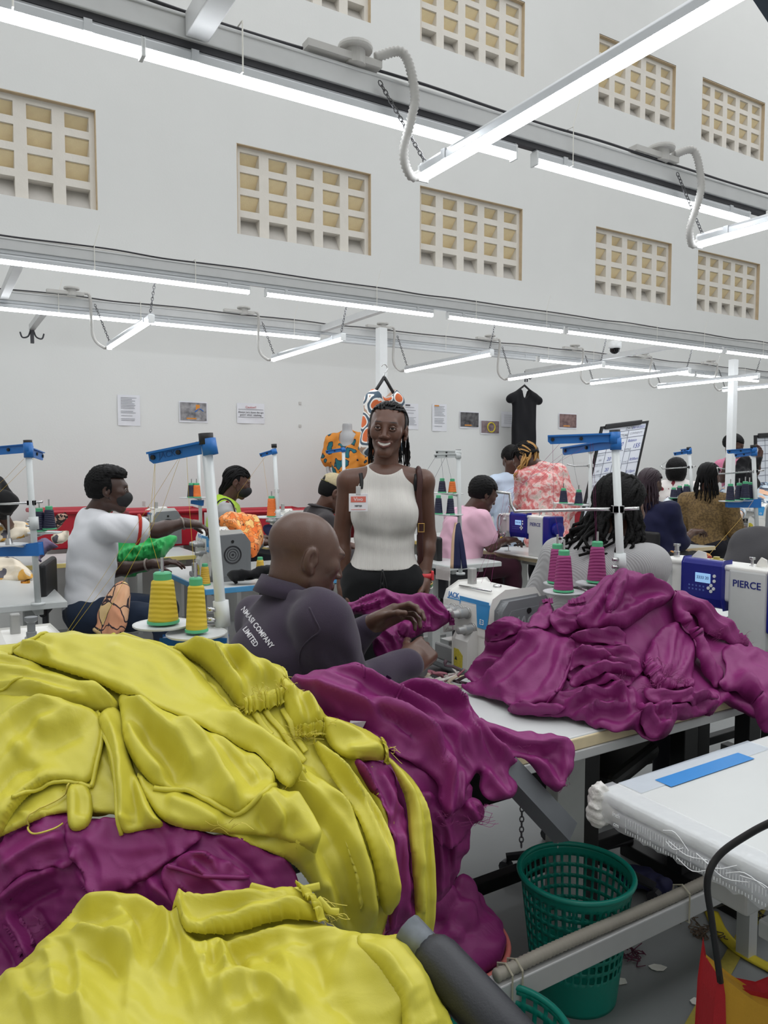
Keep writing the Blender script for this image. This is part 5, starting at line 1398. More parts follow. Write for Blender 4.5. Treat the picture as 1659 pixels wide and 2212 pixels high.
# ---------------------------------------------------------------- the standing visitor
def visitor():
 D = 3.24
 hd = Head(px(837, 930, D), math.pi - 0.12, -0.02, -0.09, 1.0, (98, 66, 52), True, 1.0, 0.0028)
 neck = px(833, 1012, D + 0.02); pel = px(829, 1262, D)
 shR_, shL_ = px(754, 1040, D), px(913, 1040, D)       # her right arm is at the left of the picture
 arms = {'R': (px(737, 1160, D + 0.03), px(742, 1262, D + 0.0), (0.05, -0.1, -1), (1, 0, 0), (20, 30, 20)),
   'L': (px(923, 1160, D + 0.05), px(917, 1250, D - 0.02), (0.0, -0.25, -1), (-1, 0, 0), (20, 30, 20))}
 rb = mat('rib_knit', (226, 222, 216), 0.85, 0, 0.02, 10, sheen=0.2, spec=0.2)
 nt = rb.node_tree; tc = nt.nodes.new('ShaderNodeTexCoord'); wv = nt.nodes.new('ShaderNodeTexWave'); wv.bands_direction = 'X'; wv.inputs['Scale'].default_value = 85; wv.inputs['Distortion'].default_value = 0.4; wv.inputs['Detail'].default_value = 1
 bp = nt.nodes.new('ShaderNodeBump'); bp.inputs['Strength'].default_value = 0.55; bp.inputs['Distance'].default_value = 0.003
 nt.links.new(tc.outputs['Object'], wv.inputs['Vector']); nt.links.new(wv.outputs['Fac'], bp.inputs['Height']); nt.links.new(bp.outputs['Normal'], nt.nodes['Principled BSDF'].inputs['Normal'])
 root, R, fh, rr, sR, sL = build_person('standing woman in white ribbed tank top with visitor badge, smiling', hd, neck, pel, math.pi, arms, None, trousers=fabric('black_trousers', (17, 18, 20)), seated=False, bs=0.008, hs=0.005,
  sw=0.163, tk=dict(cw=0.142, cd=0.095, ww=0.118, wd=0.088, hw=0.168, hd=0.115, shoulder=(shR_, shL_)), neck_r=0.05, features=True, arm_r=(0.047, 0.037, 0.036, 0.025))
 # ribbed tank top
 tp, _, _ = torso_prims(pel, neck, math.pi, sw=0.12, off=0.009, cw=0.142, cd=0.095, ww=0.118, wd=0.088, hw=0.165, hd=0.112)
 ch = pel + (neck - pel) * 0.62
 for s in (-1, 1): tp.append((ell(ch + rr * s * 0.068 + fh * 0.072, (0.068, 0.062, 0.07)), 0.05))
 tp += [(ell(neck + np.array([0, 0, 0.045]) + fh * 0.045, (0.077, 0.085, 0.078)), 0.008, 'sub')]
 for q in (shR_, shL_):
  s = 1 if q is shR_ else -1
  tp.append((ell(q + rr * s * 0.012 + np.array([0, 0, -0.02]), (0.052, 0.13, 0.115)), 0.012, 'sub'))
 zc = px(829, 1226, D)[2]
 V, F = skin_of(tp, 0.005, cut=lambda X, Y, Z: (zc - Z) + 0 * X + 0 * Y, wrinkle=lambda X, Y, Z: -0.0035 * np.sin(Z * 70 + np.sin(X * 14 + 1) * 1.6) * np.exp(-((Z - (zc + 0.14)) / 0.06) ** 2))
 tank = joined('tank_top', [(V, F)], rb, root)
 # waistband and drawstring
 mb = MB(); 
 for k, (dx, dl) in enumerate(((-0.006, 0.1), (0.006, 0.1), (0.012, 0.09))):
  a = px(826, 1230, D - 0.135); mb.tube(bez([a, a + (dx, -0.008, -dl * 0.5), a + (dx * 1.6, -0.004, -dl), a + (dx * 0.2, -0.004, -dl * 0.55)], 14), 0.003, 5)
 add_mesh(root, 'drawstring', mb, M_BLACK)
 # braids
 P1, r1 = strands(hd, 84, 0.17, 0.0036, 3, spread=0.012, sway=(0, 0.05, 0), cover=1.0, jitter=0.004, lift=0.42)
 V, F = cap_hair(hd, 0.0035, 0.086, h=0.004, back=-0.03)
 mb = tubes_mesh(P1, r1, 6); joined('hair', [(V, F), (np.array(mb.v), mb.f)], mat('braided_hair', (12, 11, 12), 0.42, 0, 0.3, 60, bump=0.8, bscale=260, spec=0.3), root)
 # earrings
 for s in (-1, 1):
  mb = MB(); c = hd.P(s * 0.083, -0.006, -0.04)
  for k in range(3): mb.tube([c + hd.R @ np.array([0, 0.006 * math.cos(t), 0.006 * math.sin(t) - 0.01 * k]) for t in np.linspace(0, 6.28, 10, endpoint=False)], 0.0012, 4, closed=True)
  add_mesh(root, 'earring', mb, M_STEEL)
 # bra straps, bag strap, badge
 body = kids(root, 'body')
 for pts in (((775, 1006), (779, 1022), (781, 1040), (780, 1056)), ((899, 1012), (899, 1030), (897, 1045), (899, 1060))):
  P = [q for q in project(pts, body + [tank], 0.003) if q is not None]
  mb = MB(); mb.tube(bez(P, 12), 0.008, 6, flat=(0.25, (0, -1, 0.2))); add_mesh(root, 'bra_strap', mb, M_BLACK)
 return root, hd, tank
vis, vis_head, vis_tank = visitor()
D = 3.24
# shoulder bag
bagm = mat('brown_leather', (70, 38, 34), 0.45, 0, 0.1, 30, bump=0.15, bscale=300)
t = thing('shoulder_bag', 'brown leather shoulder bag strap with gold buckle on the standing woman', 'bag', tuple(px(907, 1240, D - 0.03)))
mb = MB(); mb.tube(bez([px(899, 1012, D + 0.0), px(904, 1014, D - 0.045), px(907, 1040, D - 0.06), px(905, 1080, D - 0.058), px(907, 1130, D - 0.05), px(908, 1190, D - 0.03), px(906, 1236, D)], 26), 0.0125, 6, flat=(0.22, (0, -1, 0.1))); add_mesh(t, 'strap', mb, bagm)
mb = MB(); c = px(910, 1140, D - 0.062); mb.tube([c + (-.012, 0, -.018), c + (.012, 0, -.018), c + (.012, 0, .018), c + (-.012, 0, .018)], 0.003, 6, closed=True); add_mesh(t, 'buckle', mb, mat('brass', (196, 158, 92), 0.3, 0.9), smooth=False)
mb = MB(); a, b = px(895, 1236, D + 0.05), px(900, 1236, D + 0.05); mb.box(-0.02, 0.02, -0.12, 0.12, -0.24, 0, o=px(910, 1236, D + 0.12)); add_mesh(t, 'pouch', mb, bagm, smooth=False, bevel=0.012)
# visitor badge
t = thing('visitor_badge', 'white and coral plastic visitor badge clipped to the white tank top', 'badge', tuple(px(774, 1085, D - 0.155)))
Bz = rotz(0.12)
mb = MB(); mb.box(-0.039, 0.039, -0.001, 0.001, -0.038, 0.036, M=Bz); part('card', mb, mat('badge_card', (238, 236, 238), 0.25), t, 0.004)
mb = MB(); mb.box(-0.031, 0.031, -0.002, -0.0012, 0.0, 0.024, M=Bz); part('header', mb, mat('badge_coral', (226, 120, 104), 0.4), t)
part('lettering', text_mesh('Vivo', 0.021, M=Bz, o=(0, -0.0026, 0.012)), mat('print_white', (245, 245, 245), 0.5), t)
part('lettering', text_mesh('VISITOR', 0.0085, M=Bz, o=(0, -0.0024, -0.015), bold=0.0002), mat('print_dark', (40, 40, 46), 0.6), t)
mb = MB(); mb.box(-0.03, 0.03, -0.002, -0.0012, -0.031, -0.029, M=Bz); part('rule', mb, mat('badge_coral', (226, 120, 104), 0.4), t)
mb = MB(); mb.box(-0.01, 0.01, -0.003, 0.001, 0.03, 0.066, M=Bz); part('clip', mb, mat('clear_plastic', (214, 212, 210), 0.15, 0, 0.1, alpha=0.75), t, 0.003)
# watch and bracelets on her wrist
wl = px(918, 1243, D - 0.02)
t = thing('wrist_watch', 'coral red wrist watch on the standing woman', 'watch', tuple(wl))
mb = MB(); mb.tube([(0.031 * math.cos(a), 0.031 * math.sin(a), 0.004 * math.cos(a)) for a in np.linspace(0, 6.283, 20, endpoint=False)], 0.011, 6, closed=True, flat=(0.3, (0, 0, 1)))
mb = MB(); mb.lathe([(0.029, -0.011), (0.032, -0.011), (0.032, 0.011), (0.029, 0.011)], 24, caps=False); part('band', mb, mat('coral_band', (224, 70, 76), 0.5), t, smooth=True)
mb = MB(); mb.box(0.026, 0.038, -0.02, 0.016, -0.02, 0.02); part('case', mb, mat('coral_band', (224, 70, 76), 0.5), t, 0.004)
t = thing('bracelet', 'beaded bracelets below the coral watch', 'bracelet', tuple(wl + np.array([0.002, 0, -0.032])))
for k, c in enumerate(((200, 170, 90), (60, 120, 70), (230, 228, 220))):
 mb = MB(); mb.tube([(0.03 * math.cos(a), 0.03 * math.sin(a), -0.009 * k + 0.004 * math.sin(a * 2)) for a in np.linspace(0, 6.283, 18, endpoint=False)], 0.0035, 5, closed=True); part('bead_ring', mb, mat('bead_%d' % k, c, 0.4), t, smooth=True)

# ---------------------------------------------------------------- the bald machinist
def machinist():
 D = 2.12
 hd = Head(px(661, 1203, D), math.radians(-66), math.radians(-17), 0.0, 1.04, (92, 66, 54), False, 0.0, 0.0035, full=0.006)
 neck = px(628, 1290, D + 0.0); pel = px(600, 1690, D - 0.12)
 arms = {'R': (px(752, 1497, 1.98), px(884, 1434, 2.13), px(940, 1385, 2.24) - px(884, 1434, 2.13), (-0.45, 0.55, -0.75), ((35, 45, 30), (40, 50, 30), (45, 50, 30), (50, 50, 30)), dict(thumb=(25, 5), s=1.02)),
   'L': (px(735, 1400, 2.36), px(800, 1352, 2.3), px(868, 1318, 2.3) - px(800, 1352, 2.3), (0.25, -0.62, -0.72), ((18, 35, 35), (22, 40, 30), (30, 45, 30), (36, 45, 30)), dict(thumb=(20, -8), s=1.05))}
 sm = fabric('faded_navy_workshirt', (60, 51, 66), 0.85, 0.15, var=0.16, vscale=5)
 root, R, fh, rr, sR, sL = build_person('bald man in faded dark work shirt, seated, feeding purple cloth into the overlocker', hd, neck, pel, math.radians(-58), arms, sm, 'long', fabric('dark_trousers', (30, 30, 38)), True, 0.006, 0.0032, 0.205,
  dict(cw=0.185, cd=0.14, ww=0.18, wd=0.14, hw=0.19, hd=0.15), wr=(0.0065, 0.13), seed=4, neck_r=0.07, beard=0.5, sleeve_r=(0.085, 0.072), arm_r=(0.055, 0.045, 0.045, 0.031))
 # shirt collar
 mb = MB(); rows = []
 for z, ex in ((-0.012, 0.012), (0.03, 0.004), (0.036, 0.007), (-0.008, 0.03)):
  row = []
  for a in np.linspace(-2.55, 2.55, 27):
   d = -fh * math.cos(a) + rr * math.sin(a)
   row.append(neck + d * (0.086 + ex) + fh * 0.012 + np.array([0, 0, 0.012 + z + 0.02 * math.cos(a) - 0.02 * (1 - math.cos(a)) * 0.4]))
  rows.append(row)
 mb.grid(np.array(rows)); o = add_mesh(root, 'collar', mb, sm); md = o.modifiers.new('s', 'SOLIDIFY'); md.thickness = 0.003
 shirt = kids(root, 'shirt')
 for pts in (((668, 1312), (680, 1338), (690, 1362), (672, 1378), (652, 1400), (646, 1430), (656, 1456)),):
  P = [q for q in project([tuple(q) for q in bez(np.array([p + (0,) for p in pts], float), 30)[:, :2]], shirt, 0.0005) if q is not None]
  mb = MB(); mb.tube(P, 0.0022, 5); add_mesh(root, 'seam', mb, sm)
 pr = mat('shirt_print', (226, 224, 228), 0.8)
 decal(root, 'back_print', 'NMASI COMPANY', 556, 1356, 16.5, 53, shirt, pr, bold=0.35, stretch=0.80, shear=-0.1)
 decal(root, 'back_print', 'LIMITED', 541, 1376, 16.5, 56, shirt, pr, bold=0.35, stretch=0.80, shear=-0.1)
 return root, hd
mac, mac_head = machinist()

# ---------------------------------------------------------------- man in white ringer shirt
def ringer():
 D = 4.1
 hd = Head(px(236, 1059, D), math.radians(-72), math.radians(-4), 0, 0.98, (70, 48, 40), False, 0, 0.005)
 neck = px(203, 1108, D); pel = px(192, 1322, D - 0.05)
 shR_ = px(232, 1140, D - 0.13); shL_ = px(196, 1128, D + 0.2)
 arms = {'R': (px(338, 1146, D - 0.02), px(396, 1130, D + 0.05), (0.8, 0.2, -0.12), (0, 0, -1), (25, 35, 25), dict(thumb=(40, 20))),
   'L': (px(246, 1232, D + 0.22), px(330, 1218, D + 0.2), (0.85, 0.1, 0.12), (0, 0.1, -1), (15, 25, 20), {})}
 wt = fabric('white_jersey', (222, 223, 227), 0.85, 0.1)
 root, R, fh, rr, sR, sL = build_person('seated man in white ringer shirt and black mask reaching out his arm', hd, neck, pel, math.radians(-75), arms, wt, 'short', fabric('blue_denim', (34, 46, 66), 0.85), True, 0.007, 0.005, 0.19,
  dict(cw=0.16, cd=0.115, ww=0.145, wd=0.115, hw=0.16, hd=0.125, shoulder=(shR_, shL_)), wr=(0.004, 0.11), seed=9, sleeve_r=(0.075, 0.075), features=True)
 V, F = cap_hair(hd, 0.011, 0.072, noise=0.004, seed=2, h=0.005, back=-0.05, extra=[(hd.E((0, 0.0, 0.1), (0.078, 0.09, 0.04)), 0.03)])
 joined('hair', [(V, F)], M_HAIR, root); face_mask(root, hd)
 red = fabric('red_rib', (186, 52, 44))
 a = shR_ + (np.array(arms['R'][0]) - shR_) * 0.62; d = unit(np.array(arms['R'][0]) - shR_); u = unit(np.cross(d, (0, 0, 1))); w = np.cross(d, u)
 mb = MB(); mb.tube([a + (u * math.cos(t) + w * math.sin(t)) * 0.077 for t in np.linspace(0, 6.283, 24, endpoint=False)], 0.009, 6, closed=True); add_mesh(root, 'sleeve_band', mb, red)
 mb = MB(); mb.tube([neck + np.array([0, 0, -0.005 + 0.012 * math.cos(t)]) - fh * 0.07 * math.cos(t) + rr * 0.072 * math.sin(t) + fh * 0.01 for t in np.linspace(0, 6.283, 24, endpoint=False)], 0.008, 6, closed=True); add_mesh(root, 'neck_band', mb, red)
 for k, (key, t0) in enumerate((('R', 0.97), ('L', 0.85))):
  e, w_ = np.array(arms[key][0]), np.array(arms[key][1]); c = e + (w_ - e) * t0; d = unit(w_ - e); u = unit(np.cross(d, (0, 0, 1))); v = np.cross(d, u)
  mb = MB(); mb.tube([c + (u * math.cos(t) + v * math.sin(t)) * 0.033 for t in np.linspace(0, 6.283, 18, endpoint=False)], 0.006, 5, closed=True); add_mesh(root, 'bracelet', mb, mat('beads_mixed', (150, 140, 132), 0.5, 0, 0.6, 180))
 return root, pel, fh, rr
rin, rin_pel, rin_f, rin_r = ringer()
# printed cloth tied at his hip
pm = ramp_mat('peach_floral', [(0.0, (240, 206, 150)), (0.42, (232, 166, 128)), (0.75, (238, 186, 146))], 'cells', 9, lines=((58, 44, 52), 0.03), distort=0.12)
DK = DepthMap([(210, 1340, 3.9), (245, 1260, 3.92), (290, 1300, 3.92), (240, 1375, 3.84), (280, 1370, 3.84), (250, 1320, 3.86)])
HK = Heap(DK, (180, 1230, 310, 1400), 2.0)
cloth(HK, 'hip_cloth', 'peach floral cloth tied at the hip of the man in white', 'cloth', pm, [(248, 1262), (268, 1252), (284, 1270), (280, 1320), (272, 1366), (250, 1380), (226, 1376), (196, 1362), (212, 1350), (210, 1325), (228, 1290)], T=0.03, edge=14, res=3, seed=61, solid=0.03, folds=[([(262, 1265), (248, 1310), (240, 1370)], .02, 8, 8), ([(275, 1270), (268, 1320), (262, 1370)], .015, 6, 6)])

# ---------------------------------------------------------------- woman in hi-vis vest
def hivis():
 D = 5.6
 hd = Head(px(513, 1043, D), math.radians(-82), math.radians(-18), 0, 0.95, (86, 58, 48), True, 0, 0.006)
 neck = px(487, 1082, D); pel = px(478, 1210, D)
 vest = fabric('hivis_lime', (170, 206, 62), 0.7)
 root, R, fh, rr, sR, sL = build_person('woman in lime hi-vis vest and black mask looking down', hd, neck, pel, math.radians(-75), None, fabric('grey_sweater', (178, 178, 178)), 'long', fabric('dark_trousers', (30, 30, 38)), True, 0.011, 0.009, 0.17, seed=13)
 tp, _, sh = torso_prims(pel, neck, math.radians(-75), sw=0.15, off=0.026)
 tp += [(ell(neck + np.array([0, 0, 0.05]) + fh * 0.05, (0.085, 0.085, 0.09)), 0.01, 'sub')] + [(ell(q, (0.07, 0.07, 0.1)), 0.01, 'sub') for q in (sR, sL)]
 V, F = skin_of(tp, 0.009); joined('vest', [(V, F)], vest, root)
 mb = MB(); mb.tube([sR + np.array([0, -0.012, 0.075]), sR + fh * 0.06 + np.array([0, -0.02, 0.02]), sR + fh * 0.06 + np.array([0, -0.02, -0.16])], 0.018, 6, flat=(0.3, (0, 1, 0))); add_mesh(root, 'stripe', mb, fabric('maroon_stripe', (112, 28, 44)))
 mb = MB(); mb.tube([sR + (rr * math.cos(t) * 0.0 + fh * 0.072 * math.sin(t) + np.array([0, -0.05, 0.1 * math.cos(t)])) for t in np.linspace(0, 6.283, 20, endpoint=False)], 0.006, 5, closed=True); add_mesh(root, 'vest_binding', mb, M_BLACK)
 P, r = strands(hd, 34, 0.26, 0.006, 5, gather=hd.P(0, -0.13, -0.06), sway=(-0.04, 0, 0)); mb = tubes_mesh(P, r, 5)
 V, F = cap_hair(hd, 0.004, 0.07, h=0.006, back=-0.03); joined('hair', [(V, F), (np.array(mb.v), mb.f)], M_HAIR, root); face_mask(root, hd)
hivis()

# ---------------------------------------------------------------- man in cap
def capman():
 D = 5.2
 hd = Head(px(722, 1066, D), math.radians(-72), math.radians(-28), 0, 1.0, (92, 62, 50), False, 0, 0.006)
 neck = px(694, 1100, D); pel = px(668, 1230, D)
 root, R, fh, rr, sR, sL = build_person('man in beige cap and dark shirt bent over behind the bald man', hd, neck, pel, math.radians(-70), None, fabric('charcoal_shirt', (58, 54, 56)), 'long', fabric('dark_trousers', (30, 30, 38)), True, 0.011, 0.009, 0.19, seed=15)
 V, F = cap_hair(hd, 0.004, 0.05, h=0.006, back=-0.05); joined('hair', [(V, F)], M_HAIR, root)
 cm = mat('beige_canvas', (186, 172, 138), 0.9, 0, 0.2, 60, bump=0.3, bscale=250)
 p = [(hd.E((0, -0.018, 0.055), (0.087, 0.108, 0.082)), 0.01)]
 RR = hd.R
 cutf = lambda X, Y, Z: 0.042 - ((X - hd.c[0]) * RR[0, 2] + (Y - hd.c[1]) * RR[1, 2] + (Z - hd.c[2]) * RR[2, 2])
 V, F = skin_of(p + [(hd.E((0, -0.125, 0.05), (0.035, 0.05, 0.03)), 0.006, 'sub')], 0.006, cut=cutf); joined('cap', [(V, F)], cm, root)
 mb = MB(); mb.tube([hd.P(-0.06, -0.09, 0.045), hd.P(0, -0.122, 0.045), hd.P(0.06, -0.09, 0.045)], 0.012, 6, flat=(0.3, hd.R[:, 2])); add_mesh(root, 'cap_strap', mb, mat('olive_strap', (150, 142, 84), 0.8))
 mb = MB(); rows = [[hd.P(x, 0.085 + k * 0.05 * math.sqrt(max(0, 1 - (x / 0.075) ** 2)), 0.05 - k * 0.008) for x in np.linspace(-0.074, 0.074, 11)] for k in (0, 0.5, 1.0)]
 mb.grid(np.array(rows)); o = add_mesh(root, 'visor', mb, cm); md = o.modifiers.new('s', 'SOLIDIFY'); md.thickness = 0.004
 mb = MB(); mb.tube([neck + fh * -0.075 * math.cos(t) + rr * 0.08 * math.sin(t) + np.array([0, 0, 0.015 + 0.02 * math.cos(t)]) for t in np.linspace(-2.4, 2.4, 20)], 0.022, 6, flat=(0.35, (0, 0, 1))); add_mesh(root, 'collar', mb, fabric('charcoal_shirt', (58, 54, 56)))
capman()

# ---------------------------------------------------------------- person in pink shirt
def pink():
 D = 5.6
 hd = Head(px(1045, 1068, D), math.radians(-70), math.radians(-26), 0, 1.0, (82, 56, 46), False, 0, 0.006)
 neck = px(1014, 1102, D); pel = px(985, 1222, D - 0.05)
 arms = {'R': (px(1060, 1180, D - 0.2), px(1090, 1168, D - 0.05), (0.8, 0.4, 0.05), (0, 0, -1), (25, 35, 25), {}), 'L': (px(1040, 1165, D + 0.25), px(1075, 1155, D + 0.25), (0.9, 0, 0), (0, 0, -1), (25, 35, 25), {})}
 root, R, fh, rr, sR, sL = build_person('seated person in light pink shirt bent over the mid-hall lockstitch machine', hd, neck, pel, math.radians(-68), arms, fabric('light_pink_jersey', (226, 180, 200)), 'short', fabric('maroon_trousers', (58, 22, 38)), True, 0.010, 0.008, 0.2,
  dict(cw=0.19, cd=0.15, ww=0.18, wd=0.15, hw=0.2, hd=0.16), seed=17, sleeve_r=(0.085, 0.08))
 V, F = cap_hair(hd, 0.016, 0.06, noise=0.004, seed=5, h=0.007); joined('hair', [(V, F)], M_HAIR, root)
 c = px(1083, 1170, D - 0.08); mb = MB(); mb.tube([c + np.array([0.012 * math.cos(t), 0.01 * math.cos(t), 0.033 * math.sin(t)]) for t in np.linspace(0, 6.283, 16, endpoint=False)], 0.006, 5, closed=True); add_mesh(root, 'bangle', mb, mat('gold_band', (214, 170, 60), 0.35, 0.5))
pink()

# ---------------------------------------------------------------- floral blouse, two-tone braids
def floral():
 D = 6.3
 hd = Head(px(1136, 993, D), math.radians(50), math.radians(-42), 0, 1.12, (82, 56, 46), True, 0, 0.007)
 neck = px(1166, 1006, D - 0.02); pel = px(1186, 1170, D - 0.1)
 fm = ramp_mat('coral_floral', [(0.0, (184, 74, 78)), (0.4, (208, 112, 112)), (0.5, (222, 156, 152)), (0.58, (230, 200, 196)), (0.7, (176, 176, 158))], 'noise', 24, detail=5, interp='LINEAR', distort=0.1)
 arms = {'R': (px(1232, 1090, D - 0.05), px(1215, 1130, D + 0.25), (0, 1, 0), (0, 0, -1), (20, 25, 20)), 'L': (px(1130, 1085, D + 0.05), px(1130, 1125, D + 0.3), (0, 1, 0), (0, 0, -1), (20, 25, 20))}
 root, R, fh, rr, sR, sL = build_person('woman with blond-tipped braids in coral floral blouse, seen from behind', hd, neck, pel, math.radians(15), arms, fm, 'long', fabric('dark_trousers', (30, 30, 38)), False, 0.010, 0.009, 0.16,
  dict(cw=0.185, cd=0.15, ww=0.2, wd=0.15, hw=0.2, hd=0.15), wr=(0.006, 0.1), seed=19, sleeve_r=(0.075, 0.075))
 P, r = strands(hd, 44, 0.2, 0.008, 8, spread=0.05, sway=(-0.06, 0.02, 0), jitter=0.014)
 hm = mat('blond_braids', (176, 132, 70), 0.55, 0, 0.45, 14, bump=0.6, bscale=220)
 mb = tubes_mesh(P[::2], r[::2], 5); V, F = cap_hair(hd, 0.006, 0.06, h=0.007, back=-0.02); mb2 = tubes_mesh([q[:16] for q in P[1::2]] + [q[:12] for q in P[::2]], [x * 1.1 for x in r[1::2]] + [x * 1.12 for x in r[::2]], 5)
 joined('hair', [(V, F), (np.array(mb2.v), mb2.f)], M_HAIR, root); joined('braids', [(np.array(mb.v), mb.f)], hm, root)
floral()
def bluestripe():
 D = 7.0
 hd = Head(px(1104, 992, D), math.radians(20), math.radians(-40), 0, 0.95, (82, 56, 46), False, 0, 0.008)
 bm_ = ramp_mat('pale_blue_stripe', [(0, (206, 220, 238)), (0.5, (190, 208, 230))], 'wave', 30)
 root, *_ = build_person('person in pale blue shirt mostly hidden behind the coral floral blouse', hd, px(1103, 1026, D), px(1098, 1180, D), math.radians(10), None, bm_, 'long', fabric('dark_trousers', (30, 30, 38)), False, 0.012, 0.01, 0.15, seed=21)
 V, F = cap_hair(hd, 0.012, 0.05, noise=0.003, h=0.008); joined('hair', [(V, F)], M_HAIR, root)
bluestripe()

# ---------------------------------------------------------------- grey cardigan, locs
def cardigan():
 D = 2.72
 hd = Head(px(1340, 1102, D), math.radians(-42), math.radians(-12), 0, 1.0, (104, 72, 56), True, 0, 0.004)
 neck = px(1306, 1172, D - 0.03); pel = px(1272, 1440, D - 0.12)
 kn = mat('grey_knit', (166, 165, 166), 0.9, 0, 0.05, 10, sheen=0.2, spec=0.2)
 nt = kn.node_tree; tc = nt.nodes.new('ShaderNodeTexCoord'); mp = nt.nodes.new('ShaderNodeMapping'); mp.inputs['Rotation'].default_value = (0, 0.12, math.radians(-30)); wv = nt.nodes.new('ShaderNodeTexWave'); wv.bands_direction = 'X'; wv.inputs['Scale'].default_value = 62; wv.inputs['Distortion'].default_value = 0.5
 bp = nt.nodes.new('ShaderNodeBump'); bp.inputs['Strength'].default_value = 0.4; bp.inputs['Distance'].default_value = 0.0025
 nt.links.new(tc.outputs['Object'], mp.inputs['Vector']); nt.links.new(mp.outputs['Vector'], wv.inputs['Vector']); nt.links.new(wv.outputs['Fac'], bp.inputs['Height']); nt.links.new(bp.outputs['Normal'], nt.nodes['Principled BSDF'].inputs['Normal'])
 root, R, fh, rr, sR, sL = build_person('woman with long black locs in grey ribbed cardigan, seen from behind', hd, neck, pel, math.radians(-40), {'R': (px(1378, 1300, D + 0.05), px(1400, 1330, D + 0.25), (0.5, 0.8, 0), (0, 0, -1), (20, 25, 20)), 'L': (px(1168, 1300, D + 0.1), px(1230, 1330, D + 0.3), (0.5, 0.8, 0), (0, 0, -1), (20, 25, 20))}, kn, 'long', fabric('dark_trousers', (30, 30, 38)), True, 0.008, 0.007, 0.165,
  dict(cw=0.165, cd=0.125, ww=0.165, wd=0.13, hw=0.19, hd=0.15), wr=(0.003, 0.12), seed=23, sleeve_r=(0.075, 0.068), features=True)
 back = -fh
 P, r = strands(hd, 52, 0.2, 0.0085, 12, spread=0.05, sway=tuple(back * 0.05 - rr * 0.05), jitter=0.018)
 V, F = cap_hair(hd, 0.006, 0.062, h=0.005, back=-0.04); mb = tubes_mesh(P, r, 6)
 joined('hair', [(V, F), (np.array(mb.v), mb.f)], mat('loc_hair', (12, 11, 11), 0.7, 0, 0.35, 50, bump=1.0, bscale=150, spec=0.2), root)
 c = hd.P(0.086, -0.004, -0.04); mb = MB(); mb.tube([c + np.array([0.003 * math.cos(t), 0, 0.007 * math.sin(t)]) for t in np.linspace(0, 6.283, 10, endpoint=False)], 0.002, 5, closed=True); add_mesh(root, 'earring', mb, M_STEEL)
cardigan()

# ---------------------------------------------------------------- far right workers
def navy():
 D = 5.9
 hd = Head(px(1404, 1047, D), math.radians(-55), math.radians(-18), 0, 1.0, (84, 58, 46), True, 0, 0.006)
 arms = {'R': (px(1470, 1172, D - 0.1), px(1496, 1150, D + 0.1), (0.8, 0.5, 0.1), (0, 0, -1), (25, 35, 25), {})}
 root, R, fh, rr, sR, sL = build_person('woman with plum braids in navy top sewing at the far overlocker', hd, px(1402, 1090, D), px(1420, 1210, D - 0.05), math.radians(-55), arms, fabric('navy_top', (28, 30, 62)), 'elbow', ramp_mat('dark_floral', [(0, (20, 20, 26)), (0.75, (20, 20, 26)), (0.76, (150, 40, 44)), (0.88, (206, 150, 90))], 'cells', 14, distort=0.1), True, 0.010, 0.008, 0.18,
  dict(cw=0.17, cd=0.13, ww=0.16, wd=0.12), seed=25, sleeve_r=(0.075, 0.065))
 P, r = strands(hd, 40, 0.3, 0.006, 14, spread=0.03, jitter=0.008); V, F = cap_hair(hd, 0.005, 0.07, h=0.007)
 mb = tubes_mesh(P, r, 5); joined('hair', [(V, F), (np.array(mb.v), mb.f)], mat('plum_hair', (42, 22, 34), 0.5, 0, 0.3, 40, bump=0.5, bscale=200), root)
navy()
def redprint():
 D = 7.4
 hd = Head(px(1461, 1019, D), math.radians(-25), math.radians(-10), 0, 1.0, (84, 58, 46), True, 0, 0.008)
 rm = ramp_mat('white_darkred_print', [(0, (128, 40, 52)), (0.3, (128, 40, 52)), (0.31, (232, 226, 222))], 'voronoi', 13, distort=0.08)
 root, *_ = build_person('woman with bobbed hair in white top with dark red blossoms', hd, px(1461, 1040, D), px(1458, 1140, D), math.radians(-20), None, rm, 'short', fabric('dark_trousers', (30, 30, 38)), True, 0.012, 0.011, 0.17, seed=27)
 V, F = cap_hair(hd, 0.02, 0.05, noise=0.003, h=0.008, back=-0.1, extra=[(hd.E((0, -0.03, -0.03), (0.092, 0.09, 0.09)), 0.03)]); joined('hair', [(V, F)], M_HAIR, root)
redprint()
def brown():
 D = 6.4
 hd = Head(px(1532, 1032, D), math.radians(-50), math.radians(-12), 0, 1.0, (88, 60, 48), True, 0, 0.007)
 bm_ = ramp_mat('gold_brown_knit', [(0, (96, 76, 44)), (0.5, (122, 98, 58)), (0.8, (150, 124, 80))], 'noise', 60, detail=3)
 root, R, fh, rr, sR, sL = build_person('woman with long black braids in golden brown top', hd, px(1528, 1065, D), px(1525, 1180, D), math.radians(-45), None, bm_, 'long', fabric('dark_trousers', (30, 30, 38)), True, 0.011, 0.01, 0.18, seed=29)
 P, r = strands(hd, 40, 0.22, 0.0065, 16, spread=0.025, jitter=0.006); V, F = cap_hair(hd, 0.006, 0.07, h=0.008); mb = tubes_mesh(P, r, 5)
 joined('hair', [(V, F), (np.array(mb.v), mb.f)], M_HAIR, root)
brown()
